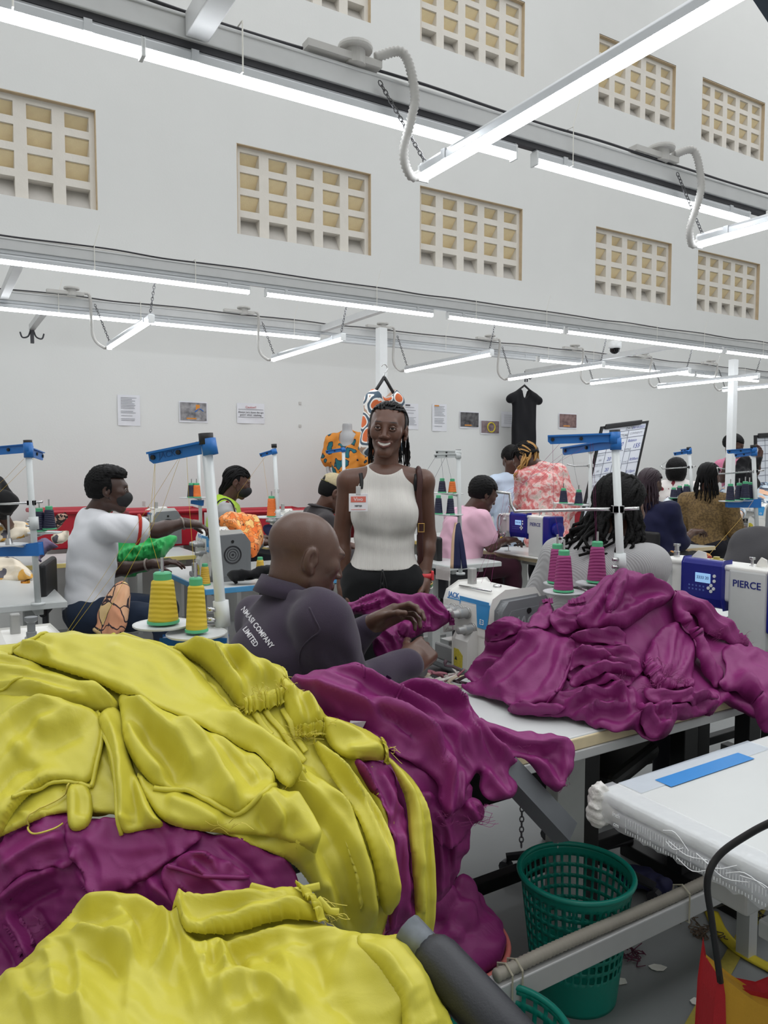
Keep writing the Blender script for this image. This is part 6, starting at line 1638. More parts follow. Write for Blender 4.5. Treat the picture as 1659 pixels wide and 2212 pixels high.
def farpink():
 D = 8.6
 hd = Head(px(1586, 962, D), math.radians(-120), math.radians(-25), 0, 1.0, (78, 52, 42), True, 0, 0.009)
 arms = {'R': (px(1560, 1035, D - 0.15), px(1568, 1005, D - 0.3), (0.2, -0.2, 1), (1, 0, 0), (25, 35, 25), {}), 'L': (px(1632, 1020, D - 0.1), px(1640, 992, D - 0.25), (0.1, -0.1, 1), (-1, 0, 0), (25, 35, 25), {})}
 root, R, fh, rr, sR, sL = build_person('standing person in rose pink top handling black cloth near the right flip chart', hd, px(1582, 990, D), px(1590, 1095, D), math.radians(-160), arms, fabric('rose_jersey', (196, 118, 146)), 'short', fabric('dark_trousers', (30, 30, 38)), False, 0.012, 0.01, 0.18, seed=31)
 V, F = cap_hair(hd, 0.012, 0.05, noise=0.003, h=0.009, extra=[(hd.E((0, -0.09, 0.02), (0.05, 0.05, 0.06)), 0.02)]); joined('hair', [(V, F)], M_HAIR, root)
 t = thing('black_garment', 'black garment held up by the rose pink person', 'garment', tuple(px(1610, 1060, D - 0.35)))
 V, F = skin_of([(ell(px(1610, 1010, D - 0.33), (0.1, 0.05, 0.13)), 0.03), (cone(px(1600, 1030, D - 0.35), px(1622, 1045, D - 0.35), 0.11, 0.09), 0.04), (cone(px(1625, 1025, D - 0.3), px(1640, 990, D - 0.28), 0.05, 0.03), 0.03)], 0.012, wrinkle=folds_fn(0.012, 0.09, 5))
 joined('cloth', [(V, F)], fabric('black_cloth', (20, 20, 23)), t)
farpink()
def leftblack():
 D = 4.9
 hd = Head(px(-60, 1000, D), math.radians(-100), math.radians(-25), 0, 1.0, (84, 58, 46), False, 0, 0.009)
 arms = {'R': (px(14, 1085, D - 0.15), px(6, 1112, D + 0.0), (0.3, 0.3, -0.8), (-1, 0, 0), (25, 35, 25), {}), 'L': (px(10, 1080, D + 0.3), px(0, 1105, D + 0.2), (0.3, 0.2, -0.8), (-1, 0, 0), (25, 35, 25), {})}
 root, *_ = build_person('person in black sweater cut off by the left edge', hd, px(-40, 1030, D), px(-70, 1180, D), math.radians(-90), arms, fabric('black_knit', (20, 20, 22)), 'long', fabric('dark_trousers', (30, 30, 38)), False, 0.012, 0.009, 0.2, seed=33)
 V, F = cap_hair(hd, 0.012, 0.05, noise=0.003, h=0.009); joined('hair', [(V, F)], M_HAIR, root)
leftblack()
# ================================================================== tables, machines, thread stands
M_LAM = mat('white_laminate', (206, 209, 208), 0.35, 0, 0.04, 8)
M_EDGE = mat('ply_edge', (222, 205, 168), 0.6, 0, 0.1, 30)
M_LEG = mat('table_leg_steel', (196, 198, 196), 0.5, 0.1, 0.05)
M_BLUE = mat('stand_blue', (34, 112, 190), 0.4, 0, 0.03)
M_POLE = mat('stand_pole', (214, 218, 218), 0.4, 0.1, 0.03)
M_MWHITE = mat('machine_white', (230, 229, 224), 0.35, 0, 0.03, coat=0.2)
M_MGREY = mat('machine_grey', (124, 127, 130), 0.4, 0, 0.04)
M_MBLUE = mat('machine_sky_blue', (62, 150, 210), 0.35)
M_NAVYBLUE = mat('machine_royal_blue', (20, 26, 128), 0.3)
TOP = 0.76
def table(label, r0, r1, c0, c1, h=TOP, th=0.035, edge=None, legs=True, motor=True, group='sewing tables', name='sewing_table', legx=None, lm=None):
 cx, cy = (r0 + r1) / 2, (c0 + c1) / 2; L, Wd = (r1 - r0) / 2, (c1 - c0) / 2
 t = thing(name, label, 'table', W(cx, cy, 0), RZ, group)
 m = MB(); m.box(-L + .004, L - .004, -Wd + .004, Wd - .004, h - th + 0.004, h); part('table_top', m, M_LAM, t, 0.004)
 m = MB(); m.box(-L, L, -Wd, Wd, h - th, h - 0.004); part('edge_band', m, edge or M_EDGE, t, 0.003)
 if legs:
  for x in (legx or (-L + 0.12, L - 0.12)):
   m = MB(); m.box(x - 0.035, x + 0.035, -0.03, 0.03, 0.05, h - th); m.box(x - 0.02, x + 0.02, -Wd + 0.08, Wd - 0.08, h - th - 0.04, h - th); part('leg', m, lm or M_LEG, t, 0.003)
   m = MB(); m.box(x - 0.03, x + 0.03, -Wd + 0.05, Wd - 0.05, 0.0, 0.05); part('foot', m, lm or M_LEG, t, 0.004)
  m = MB(); m.box(-L + 0.12, L - 0.12, Wd - 0.16, Wd - 0.12, 0.12, 0.16); part('stretcher', m, lm or M_LEG, t, 0.003)
 if motor:
  m = MB(); m.box(-0.1, 0.12, -0.12, 0.1, h - th - 0.24, h - th - 0.02); part('motor_box', m, M_DARK, t, 0.01)
 return t
# heap table behind the bald man, its white machine top peeks out
table('white sewing table buried under the big chartreuse heap', -1.1, 0.62, 1.3, 1.98)
PT = table('white table carrying the purple heap, pale wooden edge', 1.12, 2.62, 1.32, 1.9, TOP, 0.035, legx=(0.3, 0.66), motor=False, lm=M_BLACK)
# aluminium trim under the near edge, written-on leg, cable and brace
m = MB(); m.box(-0.75, 0.75, -0.292, -0.27, TOP - 0.062, TOP - 0.036); part('edge_trim', m, M_ALU, PT, 0.003)
m = MB(); m.box(-0.62, 0.62, 0.3, 0.62, TOP - 0.05, TOP - 0.035); part('machine_shelf', m, M_DARK, PT, 0.004)
m = MB(); m.box(-0.75, 0.2, 0.29, 0.3, TOP - 0.05, TOP); part('rear_edge', m, M_EDGE, PT, 0.002)
rr_, hh_ = onc(1245, 1760, 1.5)
Lg = thing('table_leg', 'wide steel leg of the purple table with pen writing and bolts', 'table leg', W(rr_ + 0.03, 1.56, 0), RZ)
m = MB(); m.box(-0.055, 0.055, -0.012, 0.04, 0.0, TOP - 0.036); part('upright', m, M_LEG, Lg, 0.004)
m = MB(); m.box(0.06, 0.13, -0.0, 0.04, 0.0, TOP - 0.036); part('dark_post', m, M_BLACK, Lg, 0.004)
for q in (-0.03, 0.03):
 m = MB(); m.lathe([(0.011, 0), (0.011, 0.008)], 6, M=rotx(math.pi / 2), o=(q, -0.012, TOP - 0.14 + q * 0.3)); part('bolt', m, M_DARK, Lg)
part('pen_marks', text_mesh('BLK35)', 0.042, M=roty(math.pi / 2 - 0.15), o=(0.012, -0.0135, TOP - 0.1), shear=0.15), mat('blue_pen', (46, 60, 110), 0.7), Lg)
m = MB(); a = np.array((-0.3, -0.03, TOP - 0.05)); m.tube(bez([(0.02, -0.02, TOP - 0.04), (0.01, -0.03, TOP - 0.1), (-0.07, -0.04, TOP - 0.15), (-0.09, -0.03, TOP - 0.2)], 16), 0.006, 6); part('cable', m, M_BLACK, Lg, smooth=True)
# slanted steel channel under the table
br = thing('steel_brace', 'slanted grey steel channel under the purple table end', 'brace', tuple(px(1160, 1740, 1.62)))
a, b = px(1120, 1690, 1.6), px(1222, 1800, 1.6); d = b - a
m = MB(); m.tube([a - d * 0.3, b], 0.034, 4); add_mesh(br, 'channel', m, mat('grey_channel', (104, 108, 112), 0.5, 0.3), smooth=False)
tag(part('hanging_chain', chain_mb(px(1128, 1720, 1.75), px(1126, 1830, 1.75), 0.016), M_DARK), 'thin dark chain hanging under the purple table', 'chain')
bx = thing('shade_box', 'black box added to darken the space under the purple table', 'filler box', W(1.75, 2.0, 0), RZ)  # added black block, stands in for the deep shade under the table
m = MB(); m.box(-0.42, 0.3, -0.1, 0.12, 0.3, 0.66); part('housing', m, M_BLACK, bx, 0.015)
m = MB(); m.box(-0.3, -0.26, -0.02, 0.02, 0, 0.3); part('bracket', m, M_BLACK, bx)
tag(part('white_panel', MB().box(-0.5, 0.25, 0, 0.01, 0.28, 0.68), M_LEG, None, 0.002, loc=W(1.35, 2.15, 0), rz=RZ), 'pale panel under the purple table behind the chain', 'panel')

# right near table wrapped in clear film
RT = thing('sewing_table', 'near table at the right wrapped in clear plastic film with ruler edge', 'table', W(1.18 + 0.6, 1.085 - 0.45, 0), RZ, 'sewing tables')
m = MB(); m.box(-0.6, 0.7, -0.5, 0.45, TOP - 0.03, TOP); part('table_top', m, M_LAM, RT, 0.012, seg=3)
m = MB(); m.box(-0.595, 0.7, -0.5, 0.445, TOP - 0.06, TOP - 0.032); part('edge_band', m, mat('film_edge', (206, 208, 212), 0.3, 0, 0.1, 40, bump=0.6, bscale=40), RT, 0.006)
fm = mat('clear_film', (236, 238, 242), 0.12, 0, 0.05, 30, bump=0.9, bscale=28, alpha=0.35)
m = MB(); rg = np.random.RandomState(3)
xs = np.linspace(-0.5, 0.452, 60); rows = []
for k, (dx, dz) in enumerate(((0.05, 0.0015), (0.015, 0.0015), (-0.004, -0.004), (-0.008, -0.022), (-0.007, -0.045), (-0.003, -0.064))):
 rows.append([(-0.6 + dx - abs(rg.normal(0, 0.0015)) * (k > 1), y, TOP + dz + (rg.normal(0, 0.0035) if k == 5 else 0)) for y in xs])
m.grid(np.array(rows)); part('plastic_film', m, fm, RT, smooth=True)
# creased film ridges and the printed ruler under it
for k in range(26):
 y = rg.uniform(-0.45, 0.44); z = TOP - rg.uniform(0.012, 0.058); l = rg.uniform(0.03, 0.09)
 m = MB(); m.tube(bez([(-0.6125, y, z), (-0.6145, y - l * 0.5, z + rg.normal(0, 0.01)), (-0.6125, y - l, min(TOP - .006, z + rg.normal(0, 0.014)))], 8), 0.0009, 4); part('film_crease', m, mat('film_white', (240, 242, 244), 0.25), RT)
m = MB()
for i in range(120):
 y = 0.36 - i * 0.006; l = 0.012 if i % 5 else 0.018
 m.box(-0.6125, -0.612, y, y + 0.0012, TOP - 0.026 - l, TOP - 0.026)
 m.box(-0.6125, -0.612, y, y + 0.0012, TOP - 0.056, TOP - 0.056 + l * 0.5)
o = part('ruler_marks', m, mat('film_white', (240, 242, 244), 0.25), RT); o['kind'] = 'stuff'
MR = rotz(-math.pi / 2)
m = text_mesh('inch', 0.012, M=MR, o=(-0.6125, 0.385, TOP - 0.03)); part('ruler_text', m, mat('film_white', (240, 242, 244), 0.25), RT)
m = text_mesh('cm', 0.012, M=MR, o=(-0.6125, 0.385, TOP - 0.05)); part('ruler_text', m, mat('film_white', (240, 242, 244), 0.25), RT)
# film bunched at the corner
V, F = skin_of([(cone(W(1.185, 1.08, TOP - 0.012), W(1.185, 1.08, TOP - 0.055), 0.022, 0.026), 0.01), (cone(W(1.185, 1.08, TOP - 0.03), W(1.2, 1.02, TOP - 0.05), 0.02, 0.012), 0.01)], 0.004, wrinkle=folds_fn(0.004, 0.02, 3))
joined('film_knot', [(V - 0, F)], mat('film_knot', (212, 210, 206), 0.3, 0, 0.15, 80, bump=0.8, bscale=90), None).parent = None
ob = bpy.data.objects['film_knot']; ob.parent = RT; ob.matrix_parent_inverse = (Matrix.Translation(RT.location) @ Matrix.Rotation(RZ, 4, 'Z')).inverted()
# blue sticker strip and clear tape near the back edge
def strip(u0, v0, u1, v1, wpx, h, m_, name):
 p, q = onh(u0, v0, h), onh(u1, v1, h); d = unit(q - p); n = np.array([-d[1], d[0], 0]) * wpx
 mb = MB(); mb.add([p - n, q - n, q + n, p + n], [(0, 1, 2, 3)]); mb.v = [tuple((np.array(RV.tolist() + [0]) @ (np.array(x) - np.array(RT.location)), np.array(NV.tolist() + [0]) @ (np.array(x) - np.array(RT.location)), x[2])) for x in mb.v]
 return part(name, mb, m_, RT)
strip(1432, 1692, 1612, 1632, 0.021, TOP + 0.0022, mat('blue_sticker', (40, 132, 204), 0.3), 'blue_strip')
strip(1360, 1702, 1640, 1608, 0.03, TOP + 0.0016, mat('clear_film2', (214, 224, 236), 0.12, alpha=0.5), 'clear_tape')
m = MB(); m.box(-0.25, 0.2, 0.12, 0.3, 0.4, 0.44); m.box(-0.02, 0.06, 0.1, 0.3, 0.06, 0.7); part('leg', m, M_LEG, RT, 0.004)
m = MB(); m.box(-0.45, -0.1, 0.2, 0.3, TOP - 0.2, TOP - 0.06); part('drawer', m, M_LEG, RT, 0.006)

# ---------------------------------------------------------------- overlock machine
MRZ = RZ - math.pi / 2            # machines: local x runs towards the camera side, front faces the operator
def overlocker(label, loc, detail=True, rz=MRZ, group='overlock machines', s=1.0):
 t = thing('overlock_machine', label, 'sewing machine', loc, rz, group); t.scale = (s, s, s)
 m = MB(); m.box(-0.20, 0.11, -0.125, 0.13, 0.0, 0.03); part('base', m, M_MGREY, t, 0.008)
 m = MB(); m.prism([(-0.085, 0.13), (0.12, 0.13), (0.12, 0.25), (0.09, 0.285), (-0.03, 0.285), (-0.075, 0.262), (-0.085, 0.235)], -0.14, 0.11, 'x'); part('arm_cover', m, M_MWHITE, t, 0.012, seg=3)
 m = MB(); m.box(-0.055, 0.11, -0.082, 0.12, 0.025, 0.145); part('body', m, M_MWHITE, t, 0.008, seg=3)
 m = MB(); m.prism([(-0.12, 0.022), (-0.08, 0.022), (-0.08, 0.15), (-0.1, 0.15), (-0.12, 0.12)], -0.05, 0.035, 'x'); part('looper_cover', m, M_MWHITE, t, 0.006, seg=3)
 m = MB(); m.box(-0.16, -0.05, -0.12, 0.08, 0.03, 0.085); part('cloth_plate', m, mat('plate_grey', (150, 150, 150), 0.35, 0.4), t, 0.006)  # cloth plate in one plain, slightly metallic grey
 m = MB(); m.prism([(-0.075, 0.01), (0.13, 0.01), (0.13, 0.22), (0.1, 0.262), (-0.045, 0.255), (-0.065, 0.23)], 0.11, 0.15, 'x'); part('end_cover', m, M_MGREY, t, 0.012, seg=3)
 m = MB(); m.prism([(-0.06, 0.03), (0.115, 0.03), (0.115, 0.205), (0.09, 0.243), (-0.04, 0.235), (-0.055, 0.215)], 0.15, 0.153, 'x'); part('end_plate', m, M_MGREY, t, 0.002)
 if detail == 2:      # seen from the end: fan grille
  for r in (0.052, 0.047, 0.034, 0.02):
   m = MB(); m.tube([(0.154, 0.03 + r * math.cos(a), 0.155 + r * math.sin(a)) for a in np.linspace(0, 6.283, 28, endpoint=False)], 0.0022, 5, closed=True); part('fan_grille', m, M_DARK, t)
  m = MB(); m.lathe([(0.007, 0), (0.007, 0.006)], 10, M=roty(math.pi / 2), o=(0.152, 0.03, 0.155)); part('fan_hub', m, M_DARK, t)
 # blue flash on the front and its lettering
 m = MB(); y = -0.0862
 m.prism([(-0.13, 0.2405), (-0.06, 0.2405), (-0.06, 0.244), (-0.13, 0.244)], y - 0.001, y, 'y'); m.prism([(-0.06, 0.228), (-0.055, 0.243), (0.095, 0.243), (0.095, 0.258), (-0.06, 0.258)], y - 0.001, y, 'y')
 m.prism([(0.03, 0.243), (0.036, 0.168), (0.085, 0.168), (0.1, 0.25)], y - 0.001, y, 'y'); part('blue_flash', m, M_MBLUE, t)
 part('lettering', text_mesh('JACK', 0.026, o=(-0.095, y - 0.0005, 0.2545), shear=0.15, bold=0.0006), mat('brand_blue', (40, 120, 190), 0.4), t)
 part('lettering', text_mesh('E3', 0.024, o=(0.06, y - 0.0018, 0.188)), mat('print_white', (245, 245, 245), 0.5), t)
 if detail != 2: part('end_lettering', text_mesh('JACK', 0.05, M=rotz(math.pi / 2), o=(0.1535, 0.03, 0.195), shear=0.25, bold=0.001, extrude=0.001), mat('emboss_grey', (168, 170, 173), 0.4), t)
 m = MB(); m.lathe([(0.009, 0), (0.009, 0.003)], 14, M=roty(math.pi / 2), o=(0.153, 0.03, 0.232)); part('sight_hole', m, M_BLACK, t)
 # tension dials
 gm = mat('dial_grey', (168, 168, 166), 0.35, 0.3)
 for (x, z) in ((-0.095, 0.207), (-0.058, 0.207), (-0.018, 0.207), (0.012, 0.158)):
  m = MB(); m.lathe([(0.02, 0.0), (0.021, 0.006), (0.016, 0.008), (0.016, 0.026), (0.0175, 0.03), (0.0175, 0.038), (0.013, 0.042), (0.011, 0.062), (0.008, 0.064)], 16, M=rotx(math.pi / 2), o=(x, -0.085, z)); dl = part('tension_dial', m, gm, t, autosmooth=0.6)
  m = MB(); m.tube([(x + 0.019 * math.cos(a), -0.09, z + 0.019 * math.sin(a)) for a in np.linspace(0, 3.1, 10)], 0.0022, 5); part('spring_ring', m, M_STEEL, dl, smooth=True)
 # top hardware: lid line, oil sight, presser rod, clear eye guard
 m = MB(); m.tube([(-0.11, -0.05, 0.282), (0.06, -0.05, 0.287)], 0.004, 6); part('thread_rail', m, M_STEEL, t, smooth=True)
 m = MB(); m.lathe([(0.016, 0.28), (0.014, 0.292), (0.004, 0.296)], 16, o=(-0.005, 0.03, 0)); part('oil_sight', m, M_STEEL, t, smooth=True)
 m = MB(); m.box(-0.12, -0.095, -0.01, 0.015, 0.28, 0.34); part('presser_post', m, gm, t, 0.004)
 for q in (0, 1):
  m = MB(); m.box(-0.2 + q * 0.03, -0.165 + q * 0.03, -0.06, -0.056, 0.3, 0.345, M=rotz(0.2)); part('eye_guard', m, mat('clear_guard', (216, 210, 206), 0.1, alpha=0.45), t)
 m = MB(); m.tube([(-0.17, -0.05, 0.2), (-0.17, -0.05, 0.3)], 0.004, 5); m.tube([(-0.12, -0.06, 0.05), (-0.12, -0.06, 0.16)], 0.008, 6); m.box(-0.14, -0.09, -0.11, -0.06, 0.085, 0.1); part('presser_foot', m, M_STEEL, t)
 # warning sticker
 m = MB(); m.prism([(-0.045, 0.03), (0.0, 0.022), (0.003, 0.07), (-0.02, 0.088), (-0.045, 0.088)], -0.1212, -0.1204, 'y'); part('sticker', m, mat('worn_yellow_sticker', (206, 190, 60), 0.6, 0, 0.4, 180), t)
 m = MB(); m.prism([(-0.04, 0.05), (-0.026, 0.05), (-0.033, 0.063)], -0.1218, -0.1212, 'y'); part('warning_triangle', m, M_BLACK, t)
 return t
p = px(1052, 1440, 2.5); OV = overlocker('white overlocker with blue flash and grey end, beside the purple heap', (p[0] + 0.012, p[1], TOP - 0.02))
# ---------------------------------------------------------------- lockstitch machine
def lockstitch(label, loc, rz=MRZ, group='lockstitch machines', s=1.0):
 t = thing('lockstitch_machine', label, 'sewing machine', loc, rz, group); t.scale = (s, s, s)
 m = MB(); m.box(-0.06, 0.46, -0.09, 0.09, 0.0, 0.012); part('bed', m, M_MWHITE, t, 0.004)
 m = MB(); m.box(0.305, 0.455, -0.062, 0.075, 0.01, 0.3); part('column', m, mat('machine_pale_grey', (204, 206, 204), 0.4, 0, 0.03), t, 0.012, seg=3)
 m = MB(); m.box(0.0, 0.33, -0.055, 0.065, 0.17, 0.305); part('arm', m, M_MWHITE, t, 0.012, seg=3)
 m = MB(); m.box(0.0, 0.46, -0.06, 0.07, 0.285, 0.308); part('top_cover', m, M_MWHITE, t, 0.01, seg=3)
 m = MB(); m.prism([(-0.07, 0.175), (-0.07, 0.3), (-0.06, 0.318), (-0.02, 0.318), (-0.03, 0.14), (-0.06, 0.14)], 0.115, 0.29, 'x'); part('control_panel', m, M_NAVYBLUE, t, 0.006, seg=2)
 m = MB(); m.box(0.175, 0.24, -0.0735, -0.0705, 0.232, 0.268); scr = part('screen', m, mat('lcd', (150, 190, 232), 0.3, emit=(150, 195, 240), estr=0.5), t, 0.001)
 part('digits', text_mesh('3333 20', 0.016, o=(0.208, -0.0742, 0.251)), mat('lcd_dark', (70, 100, 140), 0.5), scr)
 for (x, z) in ((0.256, 0.262), (0.256, 0.243), (0.243, 0.225), (0.232, 0.214), (0.254, 0.214), (0.243, 0.203)):
  m = MB(); m.lathe([(0.0065, 0), (0.006, 0.003)], 12, M=rotx(math.pi / 2), o=(x, -0.0705, z)); part('button', m, M_WHITEPAINT, t)
 for i in range(5):
  for j in range(2):
   m = MB(); m.box(0.145 + i * 0.0155, 0.152 + i * 0.0155, -0.0712, -0.0705, 0.2 + j * 0.014, 0.206 + j * 0.014); part('key_mark', m, mat('key_mark_blue', (90, 110, 190), 0.5), t)
 part('lettering', text_mesh('PIERCE', 0.036, o=(0.38, -0.063, 0.245), bold=0.0004), mat('brand_navy', (30, 40, 120), 0.4), t)
 m = MB(); m.box(0.455, 0.53, -0.065, 0.075, 0.08, 0.31); part('motor_housing', m, M_NAVYBLUE, t, 0.012, seg=3)
 m = MB(); m.lathe([(0.05, 0), (0.05, 0.03), (0.03, 0.036)], 20, M=roty(math.pi / 2), o=(0.53, 0.0, 0.22)); part('hand_wheel', m, M_NAVYBLUE, t, smooth=False)
 # needle end: take-up guard, dials, presser bar
 m = MB(); m.box(-0.02, 0.06, -0.06, 0.06, 0.1, 0.3); part('face_plate', m, mat('machine_pale_grey', (204, 206, 204), 0.4, 0, 0.03), t, 0.01)
 m = MB(); m.tube(bez([(0.0, -0.066, 0.16), (-0.012, -0.08, 0.2), (-0.015, -0.078, 0.27), (0.0, -0.07, 0.3), (0.02, -0.066, 0.29)], 16), 0.008, 8); part('take_up_guard', m, M_STEEL, t, smooth=True)
 m = MB(); m.lathe([(0.02, 0), (0.02, 0.012), (0.012, 0.016), (0.012, 0.04), (0.009, 0.042)], 18, M=rotx(math.pi / 2), o=(0.045, -0.06, 0.145)); part('tension_dial', m, M_STEEL, t, autosmooth=0.6)
 m = MB(); m.lathe([(0.01, 0), (0.01, 0.02), (0.006, 0.022)], 14, M=rotx(math.pi / 2), o=(0.05, -0.06, 0.265)); part('thread_guide', m, M_WHITEPAINT, t, smooth=True)
 m = MB(); m.lathe([(0.012, 0.305), (0.012, 0.33), (0.009, 0.332), (0.009, 0.35), (0.014, 0.352), (0.014, 0.36)], 16, o=(0.035, 0.0, 0)); part('pressure_knob', m, M_STEEL, t, autosmooth=0.6)
 m = MB(); m.tube([(0.02, 0, 0.1), (0.02, 0, 0.012)], 0.004, 6); m.box(0.008, 0.032, -0.03, 0.01, 0.012, 0.02); part('presser_foot', m, M_STEEL, t)
 m = MB(); m.lathe([(0.024, 0.308), (0.024, 0.316)], 18, o=(0.2, 0.02, 0)); m.lathe([(0.012, 0.316), (0.012, 0.324)], 14, o=(0.2, 0.02, 0)); part('bobbin_winder', m, mat('brass_dull', (184, 170, 96), 0.4, 0.3), t)
 m = MB(); m.lathe([(0.012, 0.308), (0.005, 0.312), (0.005, 0.33), (0.011, 0.332), (0.011, 0.34)], 14, o=(0.36, 0.0, 0)); part('tension_post', m, M_STEEL, t, autosmooth=0.6)
 for x, a in ((0.13, 0.3), (0.41, -0.4)):
  m = MB(); m.prism([(-0.03, 0), (0.035, 0.004), (0.03, 0.03), (0.0, 0.036), (-0.02, 0.016)], -0.03, -0.026, 'y', M=rotz(a), o=(x, 0.02, 0.308)); part('paper_tab', m, M_TIE, t)
 return t
def st(u, v, d):
 return px(u, v, d)
p = onh(1440, 1390, TOP); 
p = px(1462, 1372, 3.02); lockstitch('near white and blue lockstitch machine behind the purple heap', (p[0] - 0.03, p[1] + 0.02, TOP))
r_, c_ = rc_of(p); table('white table under the near lockstitch machine', r_ - 0.25, r_ + 0.9, c_ - 0.75, c_ + 0.35, motor=True, lm=M_BLACK)
PTB = table('white table with pale yellow edge at the right edge behind the purple heap', 2.72, 4.2, 1.35, 2.05, TOP + 0.0, motor=True, lm=M_BLACK, edge=mat('yellow_edge', (226, 204, 130), 0.5))
p = px(1095, 1168, 5.75); lockstitch('white and blue lockstitch machine of the person in pink', (p[0], p[1], TOP))

# ---------------------------------------------------------------- mid-hall tables and overlockers
table('white table right of the standing woman', 2.95, 3.42, 4.05, 4.7, motor=True, edge=M_LAM)
table('white table in front of the person in pink', 3.75, 4.7, 3.95, 4.75)
table('white table of the woman in navy', 5.0, 6.1, 3.9, 4.7)
table('white table of the woman in golden brown', 6.35, 7.6, 3.9, 4.7)
TL = table('white table with blue trim before the man in white shirt', 1.27, 2.55, 3.98, 4.95, edge=mat('blue_trim', (84, 158, 208), 0.5))
table('film-wrapped white table at the left edge with printed cloth', -0.9, 0.57, 4.0, 5.0, edge=M_LAM)
table('far table behind the man in white shirt, yellow edge', 0.2, 1.75, 5.55, 6.15, edge=mat('yellow_edge', (226, 204, 130), 0.5))
table('far table in front of the woman in lime vest', 2.35, 3.5, 5.3, 6.1, edge=mat('yellow_edge', (226, 204, 130), 0.5))
table('far table with yellow edge behind the white thread stand', 3.7, 5.4, 5.4, 6.1, edge=mat('yellow_edge', (226, 204, 130), 0.5))
table('far right table piled with grey and peach prints', 7.0, 9.5, 5.2, 6.0)
p = px(474, 1252, 4.45); overlocker('overlocker with round fan on its grey end before the man in white shirt', (p[0], p[1], TOP), 2)
p = px(345, 1140, 6.3); overlocker('far overlocker behind the outstretched arm', (p[0], p[1], TOP + 0.02), 2)
p = px(622, 1130, 6.0); overlocker('far overlocker with red rod beside the man in cap', (p[0], p[1], TOP + 0.02), 1)
p = px(1519, 1155, 6.7); overlocker('far overlocker of the woman in navy', (p[0], p[1], TOP), 1)
p = px(1642, 1120, 7.6); overlocker('far overlocker at the right edge', (p[0], p[1], TOP), 1)
p = px(40, 1400, 1.95); lf = overlocker('machine top with chrome hook peeking out behind the chartreuse heap', (p[0], p[1], 1.0 - 0.31), 1)
m = MB(); m.lathe([(0.013, 0.285), (0.013, 0.31), (0.01, 0.312), (0.01, 0.335), (0.016, 0.34), (0.016, 0.35)], 16, o=(0.02, 0.03, 0)); part('pressure_knob', m, M_MGREY, lf, autosmooth=0.6)
m = MB(); m.tube(bez([(-0.12, -0.09, 0.22), (-0.13, -0.1, 0.3), (-0.08, -0.1, 0.325), (-0.03, -0.095, 0.31), (-0.02, -0.09, 0.28)], 16), 0.005, 6); part('chrome_hook', m, M_STEEL, lf, smooth=True)

# ---------------------------------------------------------------- thread cones and stands
CONE_COL = {'yellow': (214, 186, 50), 'gold': (216, 176, 60), 'purple': (150, 50, 112), 'navy': (28, 30, 58), 'orange': (232, 118, 46)}
M_HUB = mat('cone_hub_green', (86, 178, 130), 0.5)
CONES = {}
def thread_mat(k):
 n = 'thread_' + k
 if n in MATS: return MATS[n]
 m = mat(n, CONE_COL[k], 0.55, 0, 0.05, 10)
 nt = m.node_tree; tc = nt.nodes.new('ShaderNodeTexCoord'); mp = nt.nodes.new('ShaderNodeMapping'); mp.inputs['Rotation'].default_value = (0.2, 0, 0)
 wv = nt.nodes.new('ShaderNodeTexWave'); wv.bands_direction = 'Z'; wv.inputs['Scale'].default_value = 30; wv.inputs['Distortion'].default_value = 3; wv.inputs['Detail Scale'].default_value = 0.6
 bp = nt.nodes.new('ShaderNodeBump'); bp.inputs['Strength'].default_value = 0.5; bp.inputs['Distance'].default_value = 0.003
 nt.links.new(tc.outputs['Object'], mp.inputs['Vector']); nt.links.new(mp.outputs['Vector'], wv.inputs['Vector']); nt.links.new(wv.outputs['Fac'], bp.inputs['Height']); nt.links.new(bp.outputs['Normal'], nt.nodes['Principled BSDF'].inputs['Normal'])
 return m
def thread_cone(kind, label, base, r0=0.034, r1=0.024, h=0.105, spindle=True, seg=24):
 """a wound cone on its plastic core, standing on a steel spindle"""
 key = (kind, r0, r1, h, spindle, seg)
 if key in CONES:
  return dup(CONES[key], base, label=label)
 t = thing('thread_cone', label, 'thread cone', base, 0, kind + ' thread cones')
 m = MB(); m.lathe([(r0 * 0.8, 0.0), (r0 + 0.002, 0.002), (r0 + 0.002, 0.008), (r0 * 0.9, 0.009)], seg); part('core_foot', m, M_HUB, t, autosmooth=0.6)
 m = MB(); m.lathe([(r1 * 0.82, h - 0.004), (r1 * 0.82, h + 0.014), (r1 * 0.7, h + 0.017), (r1 * 0.4, h + 0.017)], seg); part('core', m, M_HUB, t, autosmooth=0.6)
 pr = [(r0 * 0.9, 0.006), (r0, 0.009)] + [(r0 + (r1 - r0) * q, 0.009 + (h - 0.013) * q) for q in np.linspace(0.1, 1, 8)] + [(r1 * 0.8, h)]
 m = MB(); m.lathe(pr, seg); part('winding', m, thread_mat(kind), t, smooth=True)
 if spindle:
  m = MB(); m.tube([(0, 0, 0), (0, 0, h + 0.05)], 0.004, 8); part('spindle', m, M_STEEL, t)
 CONES[key] = t
 return t
M_THREADS = {k: mat('strand_' + k, c, 0.6) for k, c in CONE_COL.items()}
def disc(mb, c, r, t=0.004, seg=28):
 mb.lathe([(r * 0.35, 0.0), (r * 0.97, 0.001), (r, 0.003), (r, t + 0.002), (r * 0.94, t), (r * 0.3, t - 0.001)], seg, o=c)
